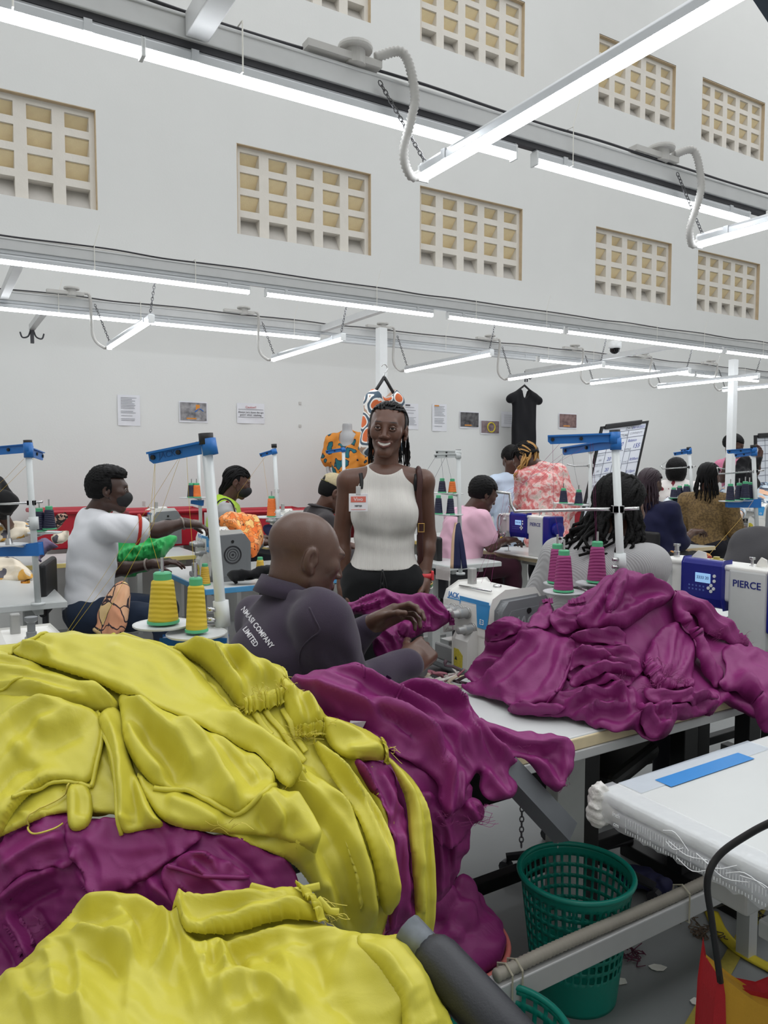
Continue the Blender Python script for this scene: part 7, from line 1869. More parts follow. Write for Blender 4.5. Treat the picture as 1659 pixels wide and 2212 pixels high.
def stand(label, top, bot, d, arms=(), trays=(), rods=(), bracket=None, arm_mat=None, pole_r=0.0125, tray_mat=None, threads=(), down=True, text=None, aw=0.0135, clamps=()):
 P0, P1 = px(bot[0], bot[1], d), px(top[0], top[1], d)
 ax = P1 - P0
 base = P0 + ax * ((TOP - P0[2]) / ax[2]) if down else P0
 t = thing('thread_stand', label, 'thread stand', base, 0, 'thread stands')
 m = MB(); m.tube([base, P1], pole_r, 14); add_mesh(t, 'pole', m, M_POLE)
 m = MB(); m.tube([P1 - unit(ax) * 0.016, P1 + unit(ax) * 0.01], pole_r * 1.35, 14); add_mesh(t, 'cap', m, M_BLACK)
 m = MB(); m.tube([base, base + np.array([0, 0, 0.012])], pole_r * 2.2, 14); add_mesh(t, 'foot', m, M_POLE)
 am = arm_mat or M_BLUE
 for (u0, v0, u1, v1, dd) in arms:
  a, b = px(u0, v0, d), px(u1, v1, dd); dr = unit(b - a); up = unit(np.array([0, 0, 1.0]) - dr * dr[2]); sd = np.cross(dr, up); L = np.linalg.norm(b - a)
  Mx = np.stack([dr, sd, up], 1)
  m = MB(); m.prism([(0, -aw), (L - 0.008, -aw), (L, -aw * 0.4), (L, aw), (0, aw)], -0.003, 0.003, 'y', M=Mx, o=a); m.prism([(0, aw - 0.003), (L, aw - 0.003), (L, aw), (0, aw)], -0.012, 0.012, 'y', M=Mx, o=a)
  arm = add_mesh(t, 'arm', m, am, smooth=False, bevel=0.001)
  for q in (0.93, 0.5):
   for side in (-1, 1):
    c = a + dr * L * q + sd * side * 0.003; m = MB(); m.tube([c, c + sd * side * 0.006], aw * 0.42, 10); o = add_mesh(t, 'eyelet', m, M_BLACK, smooth=False)
  m = MB(); m.tube([a + up * aw * 1.3, a - up * aw * 1.5], pole_r * 1.45, 12); add_mesh(t, 'collar', m, am)
  if text and (u0, v0, u1, v1, dd) == arms[0]:
   tm = text_mesh(text, 0.019, extrude=0.0006, shear=0.1); Mt = np.stack([-dr, -sd if (sd @ (np.array([0, -1, 0]))) < 0 else sd, up], 1)
   fr = sd if sd[1] < 0 else -sd
   Mt = np.stack([np.cross(up, -fr) * -1, -fr, up], 1); Mt[:, 0] = np.cross(-fr, up)
   V = np.array(tm.v) @ Mt.T + (a + dr * L * 0.7 + fr * 0.0036); tm.v = [tuple(q) for q in V]; add_mesh(t, 'arm_lettering', tm, mat('emboss_blue', (22, 84, 150), 0.4), smooth=False)
 if bracket:
  (u0, v0, u1, v1, dd, hh) = bracket; a, b = px(u0, v0, d), px(u1, v1, dd); dr = unit(b - a); up = np.array([0, 0, 1.0]); sd = unit(np.cross(dr, up)); Mx = np.stack([dr, sd, np.cross(sd, dr)], 1); L = np.linalg.norm(b - a)
  m = MB(); m.prism([(-0.02, -hh), (L, -hh * 0.6), (L, hh * 0.5), (-0.02, hh)], -0.018, 0.018, 'y', M=Mx, o=a); add_mesh(t, 'tray_bracket', m, am, smooth=False, bevel=0.003)
 for (u, v, r, dd) in trays:
  m = MB(); disc(m, px(u, v, dd), r); add_mesh(t, 'tray', m, tray_mat or mat('tray_grey_white', (212, 214, 216), 0.35, 0.1), smooth=False)
  m = MB(); c = px(u, v, dd); m.tube([c, P0 + ax * np.clip((c[2] - P0[2] - 0.01) / ax[2], -1, 1)], 0.006, 6); add_mesh(t, 'tray_arm', m, M_STEEL)
 for pts in rods:
  m = MB(); m.tube([px(*q) for q in pts], 0.0055, 8); add_mesh(t, 'rod', m, M_STEEL)
  c = px(*pts[0]); m = MB(); m.box(-0.018, 0.018, -0.012, 0.012, -0.012, 0.012, o=c); add_mesh(t, 'rod_clamp', m, M_ALU, smooth=False, bevel=0.002)
 for (u, v) in clamps:
  c = px(u, v, d); m = MB(); m.tube([c - unit(ax) * 0.03, c + unit(ax) * 0.03], pole_r * 1.5, 12); add_mesh(t, 'pole_clamp', m, M_POLE); m = MB(); m.tube([c + (-.012, -.015, .012), c + (-.03, -.018, .012)], 0.006, 8); m.tube([c + (-.012, -.015, -.012), c + (-.03, -.018, -.012)], 0.006, 8); add_mesh(t, 'clamp_screw', m, M_STEEL)
 for (kind, pts) in threads:
  m = MB(); P = [px(*q) for q in pts]; m.tube(P, 0.0004 if d < 3 else 0.0007, 4, caps=False); add_mesh(t, 'thread', m, M_THREADS[kind])
 return t
# near left stand with two yellow cones
stand('near white thread stand with blue lettered arm, above the chartreuse heap', (445, 945), (484, 1398), 1.75, arms=[(452, 964, 324, 990, 1.78)], trays=[(352, 1352, 0.068, 1.72), (425, 1372, 0.068, 1.68)], bracket=(470, 1394, 350, 1386, 1.74, 0.02), text='JACK', clamps=[(479, 1325)],
  threads=[('yellow', [(335, 994, 1.78), (322, 1150, 1.75), (345, 1230, 1.72)]), ('yellow', [(392, 980, 1.76), (330, 1080, 1.9), (140, 1372, 1.8)]), ('yellow', [(392, 980, 1.76), (350, 1100, 1.9), (150, 1368, 1.8)]), ('yellow', [(403, 980, 1.76), (408, 1080, 1.75), (420, 1240, 1.68)]), ('yellow', [(335, 992, 1.78), (333, 1130, 1.75), (200, 1385, 1.8)])])
p = px(353, 1352, 1.72); thread_cone('yellow', 'fat yellow thread cone on the near left stand', tuple(p + (0, 0, 0.006)), 0.0345, 0.025, 0.103)
p = px(425, 1371, 1.68); thread_cone('yellow', 'slim yellow thread cone on the near left stand', tuple(p + (0, 0, 0.006)), 0.024, 0.018, 0.108)
# near right stand with purple cones
stand('near thread stand with two blue arms, above the purple heap', (1328, 935), (1341, 1235), 2.4, arms=[(1328, 945, 1184, 950, 2.44), (1330, 958, 1217, 975, 2.75)], trays=[(1218, 1281, 0.068, 2.46), (1216, 1263, 0.068, 2.62), (1283, 1262, 0.06, 2.5), (1268, 1256, 0.06, 2.66)], pole_r=0.0125, clamps=[(1340, 1215)],
  rods=[[(1334, 1100, 2.4), (1280, 1100, 2.42), (1150, 1104, 2.5), (1112, 1105, 2.52), (1104, 1090, 2.53), (1101, 1066, 2.53), (1072, 1062, 2.54)], [(1334, 1100, 2.4), (1381, 1098, 2.38)]],
  threads=[('purple', [(1194, 952, 2.44), (1196, 1100, 2.46), (1216, 1195, 2.46)]), ('purple', [(1274, 948, 2.42), (1282, 1060, 2.45), (1288, 1180, 2.5)]), ('purple', [(1280, 948, 2.42), (1286, 1060, 2.45), (1290, 1180, 2.5)]), ('purple', [(1225, 973, 2.7), (1100, 1070, 2.53), (1040, 1260, 2.5)]), ('purple', [(1265, 965, 2.6), (1090, 1064, 2.53), (1060, 1262, 2.5)]), ('purple', [(1215, 952, 2.44), (1110, 1068, 2.53), (1025, 1256, 2.5)])])
for (u, v, d, lab) in ((1217, 1282, 2.46, 'front left purple thread cone above the purple heap'), (1289, 1262, 2.5, 'front right purple thread cone above the purple heap'), (1203, 1263, 2.62, 'rear left purple thread cone half hidden'), (1273, 1254, 2.66, 'rear right purple thread cone half hidden')):
 p = px(u, v, d); thread_cone('purple', lab, tuple(p + (0, 0, 0.006)), 0.032, 0.022, 0.122)
# left edge stand
stand('thread stand at the left edge with blue arms', (60, 955), (81, 1283), 3.6, arms=[(61, 968, -20, 975, 3.7), (62, 975, 92, 986, 3.9)], trays=[(20, 1178, 0.085, 3.6), (97, 1152, 0.08, 3.7)], bracket=(80, 1186, -10, 1192, 3.65, 0.03), rods=[[(68, 1086, 3.6), (-20, 1090, 3.65)], [(68, 1086, 3.6), (92, 1084, 3.6)]], pole_r=0.015, clamps=[(73, 1130)], aw=0.02,
  threads=[('gold', [(75, 988, 3.8), (20, 1043, 3.8), (-10, 1072, 3.8)]), ('gold', [(62, 980, 3.7), (15, 1030, 3.8), (-10, 1052, 3.8)])])
for (u, lab) in ((86, 'left navy thread cone on the left edge stand'), (107, 'right navy thread cone on the left edge stand')):
 p = px(u, 1150 - (u - 86) * 0.2, 3.7); thread_cone('navy', lab, tuple(p + (0, 0, 0.004)), 0.031, 0.021, 0.1)
m = MB(); p = px(20, 1176, 3.6); m.tube([p, p + (0, 0, 0.14)], 0.006, 8); m.lathe([(0.018, 0), (0.012, 0.03)], 12, o=p); tag(part('spindle', m, M_STEEL), 'bare steel spindle without cone at the left edge', 'spindle')
# mid and far stands
stand('thread stand behind the bald man, single blue arm', (592, 962), (601, 1122), 5.2, arms=[(592, 975, 562, 984, 5.2)], trays=[(580, 1118, 0.12, 5.2)], rods=[[(598, 1060, 5.2), (597, 1058, 5.2)]], pole_r=0.014, clamps=[(600, 1110)], threads=[('gold', [(567, 984, 5.2), (580, 1080, 5.2)]), ('gold', [(575, 984, 5.2), (515, 1065, 5.3), (500, 1120, 5.3)])])
p = px(587, 1117, 5.2); thread_cone('orange', 'orange thread cone beside the man in cap', tuple(p), 0.034, 0.026, 0.13)
stand('far thread stand behind the near pole, carrying navy and orange cones', (428, 957), (433, 1112), 6.0, arms=[(428, 961, 411, 966, 6.0)], trays=[(420, 1076, 0.12, 6.0)], bracket=(433, 1086, 414, 1084, 6.0, 0.02), pole_r=0.014)
for (u, k, lab) in ((414, 'navy', 'navy thread cone on the far stand behind the near pole'), (425, 'orange', 'orange thread cone on the far stand behind the near pole')):
 p = px(u, 1075, 5.98); thread_cone(k, lab, tuple(p), 0.034, 0.026, 0.1)
stand('white thread stand with white arms right of the standing woman', (990, 975), (994, 1195), 4.6, arms=[(990, 984, 938, 986, 4.6), (990, 978, 942, 977, 4.75)], trays=[(957, 1066, 0.07, 4.65), (977, 1068, 0.07, 4.65), (948, 1112, 0.075, 4.55), (974, 1113, 0.075, 4.55)], arm_mat=M_POLE, pole_r=0.013, tray_mat=M_WHITEPAINT, aw=0.012,
  threads=[('navy', [(941, 987, 4.6), (920, 1020, 4.6), (905, 1060, 4.6)]), ('navy', [(953, 987, 4.6), (958, 1040, 4.6)]), ('navy', [(964, 987, 4.6), (976, 1040, 4.6)]), ('navy', [(962, 987, 4.6), (935, 1040, 4.6)])])
for (u, v, k, lab) in ((955, 1065, 'navy', 'upper navy thread cone right of the standing woman'), (977, 1066, 'orange', 'orange thread cone right of the standing woman'), (947, 1111, 'navy', 'lower left navy thread cone right of the standing woman'), (973, 1112, 'navy', 'lower right navy thread cone right of the standing woman')):
 p = px(u, v, 4.64 if v < 1100 else 4.54); thread_cone(k, lab, tuple(p), 0.026, 0.018, 0.075 if v < 1100 else 0.1, spindle=False)
stand('thread stand in front of the dress form', (742, 967), (743, 1060), 6.2, arms=[(742, 971, 704, 977, 6.2)], pole_r=0.014)
stand('grey thread stand before the flip chart', (1276, 965), (1274, 1100), 5.4, arms=[(1276, 972, 1220, 974, 5.5)], trays=[(1217, 1088, 0.075, 5.3), (1250, 1092, 0.075, 5.3)], rods=[[(1276, 1006, 5.4), (1240, 1007, 5.4), (1225, 1003, 5.4)]], arm_mat=M_POLE, tray_mat=M_WHITEPAINT, pole_r=0.014, threads=[('navy', [(1215, 980, 5.4), (1217, 1055, 5.3)]), ('navy', [(1235, 980, 5.4), (1250, 1058, 5.3)]), ('navy', [(1225, 980, 5.4), (1140, 1060, 5.3)])])
for (u, lab) in ((1217, 'left navy thread cone before the coral floral blouse'), (1250, 'right navy thread cone near the flip chart')):
 p = px(u, 1087 + (u - 1217) * 0.1, 5.3); thread_cone('navy', lab, tuple(p), 0.03, 0.021, 0.09)
stand('far thread stand behind the woman in navy', (1488, 968), (1497, 1090), 6.9, arms=[(1489, 976, 1456, 981, 6.9), (1489, 972, 1472, 974, 7.1)], trays=[(1468, 1075, 0.1, 6.9), (1482, 1072, 0.09, 6.9)], rods=[[(1491, 1009, 6.9), (1431, 1013, 6.9), (1428, 1006, 6.9)], [(1491, 1009, 6.9), (1503, 1007, 6.9)]], bracket=(1494, 1082, 1450, 1088, 6.9, 0.03), pole_r=0.015, threads=[('navy', [(1460, 982, 6.9), (1425, 1008, 6.9)])])
for i, (u, v) in enumerate(((1455, 1077), (1468, 1073), (1482, 1070), (1489, 1072))):
 p = px(u, v, 6.88 + 0.05 * (i % 2)); thread_cone('navy', ['first', 'second', 'third', 'fourth'][i] + ' navy cone from the left on the stand behind the woman in navy', tuple(p), 0.032, 0.024, 0.085, spindle=False)
stand('thread stand at the right edge with two blue arms', (1627, 964), (1635, 1146), 5.4, arms=[(1628, 972, 1571, 976, 5.4), (1629, 979, 1588, 984, 5.6)], trays=[(1578, 1084, 0.08, 5.4), (1600, 1082, 0.08, 5.4), (1616, 1080, 0.08, 5.5)], rods=[[(1631, 1018, 5.4), (1552, 1024, 5.4), (1549, 1010, 5.4), (1566, 1014, 5.4)], [(1631, 1018, 5.4), (1650, 1016, 5.4)]], bracket=(1635, 1087, 1570, 1090, 5.4, 0.03), pole_r=0.015, threads=[('gold', [(1628, 1080, 5.3), (1602, 1118, 4.5), (1518, 1214, 3.1)])])
for i, (u, v) in enumerate(((1577, 1083), (1596, 1081), (1609, 1078), (1618, 1079))):
 p = px(u, v, 5.38 + 0.06 * (i % 2)); thread_cone('navy', ['first', 'second', 'third', 'fourth'][i] + ' navy cone from the left on the right edge stand', tuple(p), 0.03, 0.022, 0.11)
for (u, v, d, lab) in ((443, 1249, 4.2, 'gold thread cone left of the fan-ended overlocker'), (562, 1229, 4.5, 'gold thread cone right of the fan-ended overlocker')):
 p = px(u, v, d); thread_cone('gold', lab, (p[0], p[1], TOP), 0.029, 0.02, 0.105, spindle=False)
# ================================================================== garment being sewn, printed cloth, wall things, floor things
c6 = crop(500, 1080, 500 / 1659.0); c7 = crop(400, 980, 360 / 1659.0); c5 = crop(0, 940, 420 / 1659.0); c9 = crop(860, 1560, 799 / 1659.0)
DM_ = DepthMap([(720, 1320, 2.42), (850, 1285, 2.5), (970, 1330, 2.48), (880, 1400, 2.38), (820, 1445, 2.32), (960, 1370, 2.45), (900, 1290, 2.5), (800, 1400, 2.36)])
HM = Heap(DM_, (690, 1240, 1010, 1480), 3.0)
SG = cloth(HM, 'purple_garment', 'purple garment in the hands of the bald man, fed into the overlocker', 'garment', M_PUR,
  c6((715, 790), (900, 725), (1065, 640), (1130, 668), (1260, 692), (1330, 660), (1420, 680), (1500, 750), (1565, 810), (1575, 870), (1520, 915), (1440, 940), (1360, 965), (1300, 1000), (1250, 1040), (1180, 1125), (1130, 1185), (1065, 1212), (1010, 1100), (1005, 990), (1050, 920), (950, 830), (800, 862)), T=0.03, edge=22, solid=0.02, seed=71, res=3.5,
  folds=[(c6((760, 810), (920, 750), (1060, 660)), .02, 12, 10), (c6((820, 840), (980, 780), (1090, 740)), .018, 9, 9), (c6((1080, 650), (1110, 720), (1200, 760)), .02, 12, 12), (c6((1340, 670), (1360, 760), (1440, 850), (1540, 870)), .026, 14, 14), (c6((1400, 690), (1470, 780), (1540, 830)), .02, 10, 10), (c6((1330, 800), (1350, 900), (1330, 980)), .03, 10, 14), (c6((1200, 900), (1250, 980), (1200, 1060)), .02, 14, 14), (c6((1020, 1000), (1090, 1080), (1120, 1170)), .02, 10, 12), (c6((1060, 930), (1150, 1020), (1180, 1090)), .02, 10, 10)],
  threads=[(970, 1345, 10, 14, 45)], tm=M_PTHREAD)
frill(HM, SG, M_PUR, (968, 1318), (972, 1352), -12, 5, .004)
cloth(HM, 'purple_garment', 'hanging corner of the purple garment between the two hands', 'garment', M_PUR,
  c6((1190, 950), (1230, 850), (1310, 790), (1350, 800), (1350, 920), (1320, 985), (1280, 1000), (1240, 1040), (1175, 990)), T=0.02, edge=14, seed=72, res=3.5, folds=[(c6((1300, 800), (1270, 900), (1230, 1010)), .016, 12, 12)])

# scraps beside the machine
SC = thing('scrap_pile', 'small pile of beige and mauve fabric strips in front of the overlocker', 'scraps', tuple(px(955, 1462, 2.25)))
rg = random.Random(4)
for k in range(16):
 a = px(930 + rg.random() * 60, 1445 + rg.random() * 22, 2.22 + rg.random() * 0.1); a[2] = TOP + 0.006 + 0.02 * rg.random()
 pts = [a]; 
 for j in range(4): pts.append(pts[-1] + np.array([rg.uniform(-.03, .03), rg.uniform(-.02, .02), rg.uniform(-.008, .016)]))
 for q in pts: q[2] = max(q[2], TOP + 0.004)
 m = MB(); m.tube(bez(pts, 14), 0.006, 6, flat=(0.3, (0.2, -0.5, 1)))
 add_mesh(SC, 'fabric_strip', m, [mat('strip_beige', (172, 160, 142), 0.85), mat('strip_mauve', (150, 92, 104), 0.85), mat('strip_dark', (70, 50, 58), 0.85), mat('strip_grey', (196, 190, 184), 0.85)][k % 4])

def blob(name, label, cat, m, prims, h=0.012, wr=(0.01, 0.08), seed=0, group=None, base=None):
 V, F = skin_of(prims, h, wrinkle=folds_fn(wr[0], wr[1], seed)); b = V.mean(0) if base is None else np.array(base); b = b.copy(); b[2] = V[:, 2].min()
 me = bpy.data.meshes.new(name); me.from_pydata((V - b).tolist(), [], F.tolist()); me.update(); me.polygons.foreach_set('use_smooth', np.ones(len(me.polygons), bool))
 return tag(link(name, me, m, None, b), label, cat, group)
M_YPRINT = ramp_mat('mustard_print', [(0, (232, 218, 194)), (0.45, (232, 176, 84)), (0.62, (98, 96, 104)), (0.75, (238, 226, 206))], 'cells', 14, distort=0.15)
M_OFLOR = ramp_mat('orange_floral', [(0, (236, 138, 62)), (0.4, (240, 168, 110)), (0.62, (240, 196, 120)), (0.8, (232, 120, 50))], 'cells', 20, lines=((70, 30, 16), 0.022), distort=0.12)
M_GREYP = ramp_mat('grey_peach_print', [(0, (196, 210, 220)), (0.4, (110, 130, 150)), (0.6, (236, 190, 158)), (0.75, (60, 66, 84)), (0.88, (222, 228, 232))], 'cells', 11, distort=0.2)
M_NAVYP = ramp_mat('navy_white_print', [(0, (34, 38, 82)), (0.7, (34, 38, 82)), (0.72, (226, 226, 236))], 'noise', 26, detail=3)
def heap_cloth(pts_d, poly, name, label, m, folds=(), T=0.05, box=None, seed=0, solid=0.05, edge=12, cat='cloth', res=3.5, group=None):
 P = np.array(poly); bx = (P[:, 0].min() - 30, P[:, 1].min() - 30, P[:, 0].max() + 30, P[:, 1].max() + 30)
 H = Heap(DepthMap(pts_d), bx, 2.5)
 return cloth(H, name, label, cat, m, poly, group, T=T, edge=edge, seed=seed, solid=solid, folds=folds, res=res, micro=0.004), H
heap_cloth([(250, 1150, 4.5), (385, 1155, 4.6), (330, 1240, 4.4), (260, 1240, 4.4), (320, 1190, 4.45)], c5((1000, 850), (1150, 840), (1300, 870), (1420, 855), (1525, 865), (1490, 950), (1430, 1000), (1400, 1060), (1290, 1080), (1290, 1170), (1170, 1180), (1170, 1215), (1020, 1220), (985, 1060)), 'ruffled_garment', 'bright green ruffled skirt spread on the machine table', fabric('bright_green', (50, 178, 92), 0.6, 0.2),
   [(c5((1050, 1000), (1200, 990), (1330, 960), (1450, 880)), .03, 5, 5)] + [(c5((1030 + 45 * k, 1010 - 8 * k), (1050 + 40 * k, 1080 - 8 * k), (1040 + 38 * k, 1150 - 14 * k)), .05, 4, 4) for k in range(9)] + [(c5((1150, 860), (1170, 930), (1200, 980)), .02, 6, 6), (c5((1300, 880), (1330, 930), (1380, 960)), .02, 6, 6)], seed=81, cat='garment')
heap_cloth([(470, 1130, 4.9), (560, 1110, 5.1), (600, 1170, 4.95), (560, 1210, 4.75), (500, 1180, 4.8)], c7((315, 650), (420, 595), (560, 605), (700, 640), (765, 720), (785, 880), (745, 945), (700, 1055), (620, 1020), (560, 960), (550, 870), (430, 800), (330, 730)), 'printed_garment', 'orange floral garments heaped beside the fan-ended overlocker', M_OFLOR,
   [(c7((420, 620), (500, 760), (540, 860)), .03, 8, 8), (c7((540, 640), (620, 800), (660, 980)), .035, 8, 8), (c7((660, 650), (720, 760), (740, 900)), .03, 8, 8), (c7((350, 680), (450, 760), (560, 900)), .02, 5, 5)], T=0.07, seed=82, cat='garment')
heap_cloth([(590, 1130, 5.2), (565, 1180, 5.1), (600, 1160, 5.15)], c7((760, 730), (830, 700), (900, 730), (900, 830), (830, 830), (790, 800)), 'printed_garment', 'navy and white print bundle behind the bald head', M_NAVYP, seed=83, cat='garment')
heap_cloth([(470, 1230, 4.3), (540, 1232, 4.3), (590, 1225, 4.3), (500, 1262, 4.15)], c7((400, 1190), (520, 1180), (640, 1190), (780, 1130), (900, 1110), (900, 1180), (820, 1210), (700, 1250), (560, 1260), (470, 1290), (430, 1240)), 'black_cloth', 'crumpled black cloth hanging over the blue table edge', fabric('black_cloth', (20, 20, 23)), [(c7((440, 1200), (600, 1220), (780, 1160)), .02, 5, 5), (c7((540, 1190), (640, 1240), (720, 1230)), .02, 4, 4)], T=0.03, seed=84)
heap_cloth([(540, 1222, 4.6), (525, 1235, 4.5)], c7((560, 1110), (620, 1110), (660, 1160), (640, 1180), (560, 1175)), 'beige_cloth', 'small beige cloth bundle beside the fan-ended overlocker', fabric('beige_cloth', (176, 156, 140)), T=0.03, seed=85)
heap_cloth([(0, 1140, 5.0), (60, 1135, 5.1), (20, 1170, 4.9)], c5((-60, 800), (40, 780), (120, 755), (200, 760), (270, 775), (275, 860), (190, 890), (90, 915), (-60, 925)), 'printed_garment', 'mustard and cream printed cloth at the left edge, upper pile', M_YPRINT, [(c5((0, 830), (120, 790), (240, 800)), .03, 6, 6), (c5((60, 880), (150, 840), (250, 860)), .03, 5, 5)], T=0.06, seed=86, cat='garment')
heap_cloth([(0, 1220, 4.6), (60, 1230, 4.5), (20, 1255, 4.4)], c5((-60, 1070), (60, 1052), (140, 1060), (205, 1110), (290, 1190), (295, 1240), (180, 1255), (90, 1262), (-60, 1250)), 'printed_garment', 'mustard and cream printed cloth at the left edge, lower pile', M_YPRINT, [(c5((-20, 1130), (100, 1110), (190, 1150)), .03, 6, 6), (c5((20, 1190), (130, 1180), (260, 1220)), .03, 5, 5)], T=0.05, seed=87, cat='garment')
heap_cloth([(10, 1275, 4.25), (60, 1260, 4.3)], c5((25, 1310), (60, 1280), (140, 1270), (200, 1240), (260, 1212), (250, 1270), (275, 1305), (200, 1325), (110, 1355), (40, 1345)), 'mustard_cloth', 'crumpled plain mustard cloth on the left edge table', fabric('mustard_cloth', (206, 140, 48)), [(c5((60, 1310), (150, 1290), (240, 1250)), .03, 5, 5), (c5((120, 1330), (190, 1290), (260, 1290)), .02, 4, 4)], T=0.05, seed=88)
heap_cloth([(115, 1160, 5.2), (145, 1150, 5.2)], c5((430, 850), (480, 820), (540, 810), (590, 790), (590, 870), (550, 905), (470, 915), (435, 890)), 'printed_garment', 'rolled cream print bundle behind the man in white', M_YPRINT, [(c5((450, 860), (500, 840), (560, 850)), .03, 4, 4)], T=0.06, seed=89, cat='garment')
heap_cloth([(125, 1115, 5.6), (145, 1120, 5.6)], c5((465, 700), (500, 655), (560, 660), (600, 690), (560, 720), (520, 780), (480, 810), (460, 760)), 'printed_garment', 'black and peach print hanging beside the red crate', ramp_mat('black_peach', [(0, (40, 34, 36)), (0.5, (216, 170, 150)), (0.7, (40, 34, 36))], 'noise', 22, detail=4), T=0.05, seed=90, cat='garment')
heap_cloth([(85, 1170, 5.1), (110, 1175, 5.0), (90, 1200, 4.9)], c5((300, 930), (380, 870), (430, 900), (460, 930), (400, 960), (340, 1010), (310, 1060), (270, 1030)), 'mauve_cloth', 'mauve cloth hanging over the table behind the left stand', fabric('mauve_cloth', (122, 108, 138)), T=0.03, seed=91)
for i, (pd, poly) in enumerate(([[(1450, 1085, 7.0), (1480, 1110, 6.8)], [(1425, 1085), (1450, 1075), (1480, 1085), (1505, 1100), (1495, 1115), (1450, 1112)]], [[(1560, 1090, 8.2), (1640, 1085, 8.4), (1600, 1115, 8.0)], [(1545, 1060), (1580, 1045), (1620, 1050), (1670, 1040), (1670, 1100), (1620, 1115), (1560, 1110)]], [[(1585, 1110, 7.2), (1600, 1125, 7.0)], [(1575, 1105), (1600, 1100), (1612, 1115), (1600, 1125), (1578, 1125)]])):
 heap_cloth(pd, poly, 'printed_garment', ['grey and peach printed cloth behind the woman in navy', 'grey and peach printed cloth heap at the far right', 'small grey and peach bundle on the far right table'][i], M_GREYP, T=0.08, seed=92 + i, cat='garment', res=3)
# strip of navy and peach ribbon hanging from the white stand
t = thing('ribbon_bundle', 'navy and peach ribbons hanging from the white thread stand', 'ribbon', tuple(px(985, 1215, 4.5)))
for k, (u0, u1, col) in enumerate(((982, 978, (226, 188, 156)), (990, 990, (34, 38, 80)), (994, 1004, (34, 38, 80)), (986, 984, (34, 38, 80)))):
 m = MB(); m.tube(bez([px(988, 1130, 4.5), px(u0, 1160, 4.48), px((u0 + u1) / 2, 1190, 4.48), px(u1, 1228, 4.48)], 16), 0.016, 6, flat=(0.2, (0.1, -1, 0))); add_mesh(t, 'ribbon', m, mat('ribbon_%d' % (k == 0), col, 0.6))
m = MB(); m.box(0, 0.11, 0, 0.08, 0, 0.04); tag(part('cream_box', m, mat('cream_card', (222, 216, 196), 0.7), None, 0.002, loc=tuple(onh(1536, 1158, TOP)), rz=RZ - 1.2), 'long cream box on the table of the woman in navy', 'box')
# dark grey jacket over a chair at the right edge
blob('grey_jacket', 'dark grey fleece jacket bulging over a chair at the right edge', 'jacket', fabric('charcoal_fleece', (74, 73, 76), 0.95), [(ell(px(1650, 1215, 4.0), (0.2, 0.16, 0.17)), 0.02), (cone(px(1610, 1165, 4.0), px(1690, 1165, 4.0), 0.055, 0.06), 0.08), (cone(px(1590, 1230, 3.95), px(1570, 1280, 3.95), 0.06, 0.07), 0.06)], 0.012, (0.006, 0.15), 3)

# ---------------------------------------------------------------- chairs
def chair(label, c, yaw, seat_mat, back=True, h=0.47):
 t = thing('work_chair', label, 'chair', (c[0], c[1], 0), yaw, 'operators chairs')
 m = MB(); m.box(-0.2, 0.2, -0.2, 0.2, h - 0.06, h); part('seat', m, seat_mat, t, 0.025, seg=3)
 if back:
  m = MB(); m.box(-0.19, 0.19, -0.24, -0.2, h + 0.18, h + 0.46); part('backrest', m, M_BLACK, t, 0.02, seg=3)
  m = MB(); m.box(-0.025, 0.025, -0.25, -0.225, h - 0.08, h + 0.3); part('back_bar', m, M_DARK, t, 0.003)
 m = MB(); m.tube([(0, 0, 0.08), (0, 0, h - 0.06)], 0.025, 12); part('post', m, M_DARK, t)
 for k in range(5):
  a = k * 2 * math.pi / 5; m = MB(); m.tube([(0, 0, 0.09), (0.26 * math.cos(a), 0.26 * math.sin(a), 0.055)], [0.022, 0.014], 8); m.lathe([(0.022, 0), (0.022, 0.03)], 10, M=rotx(1.57), o=(0.26 * math.cos(a), 0.26 * math.sin(a) + 0.015, 0.022)); part('leg', m, M_DARK, t)
 return t
chair('chair with purple seat cushion under the man in white shirt', rin_pel + np.array([0.02, 0, 0]), math.radians(-75), fabric('plum_cushion', (84, 22, 62)))
chair('black office chair of the woman in navy', px(1415, 1215, 5.9), math.radians(-55), M_BLACK)
chair('black chair of the person in pink', px(985, 1225, 5.5), math.radians(-68), M_BLACK)
chair('black chair of the woman in grey cardigan', px(1262, 1440, 2.55), math.radians(-40), M_BLACK)
chair('chair of the bald man', px(600, 1700, 2.0), math.radians(-58), M_BLACK, back=False)
# near padded chair rail with the nearest pile hanging over it
t = thing('padded_chair', 'black padded chair rail at the bottom, chartreuse cloth hanging over it', 'chair', tuple(np.append(px(900, 2150, 0.95)[:2], 0)))
a, b = px(912, 2040, 0.99), px(1180, 2330, 0.86)
m = MB(); d = unit(b - a); m.tube([a, a + d * 0.015, a + d * 0.03, b - d * 0.02, b], [0.018, 0.03, 0.034, 0.034, 0.02], 16); add_mesh(t, 'padding', m, mat('black_leatherette', (40, 42, 48), 0.42, 0, 0.05, 30, bump=0.1, bscale=300))
m = MB(); m.tube([a - d * 0.03, a + d * 0.02], 0.022, 10); add_mesh(t, 'metal_end', m, mat('scuffed_grey_metal', (110, 116, 122), 0.5, 0.4, 0.4, 60))
e = np.array([a[0], a[1], 0.0]); m = MB(); m.tube([a, (a + e) / 2 + np.array([-0.05, 0.0, 0]), e + np.array([-0.1, 0, 0.02])], 0.014, 8); add_mesh(t, 'frame_leg', m, M_DARK)
m = MB(); m.box(-0.42, 0.0, -0.2, 0.25, 0.42, 0.5, o=(a[0] - 0.1, a[1] - 0.05, 0)); add_mesh(t, 'seat', m, M_BLACK, smooth=False, bevel=0.02)
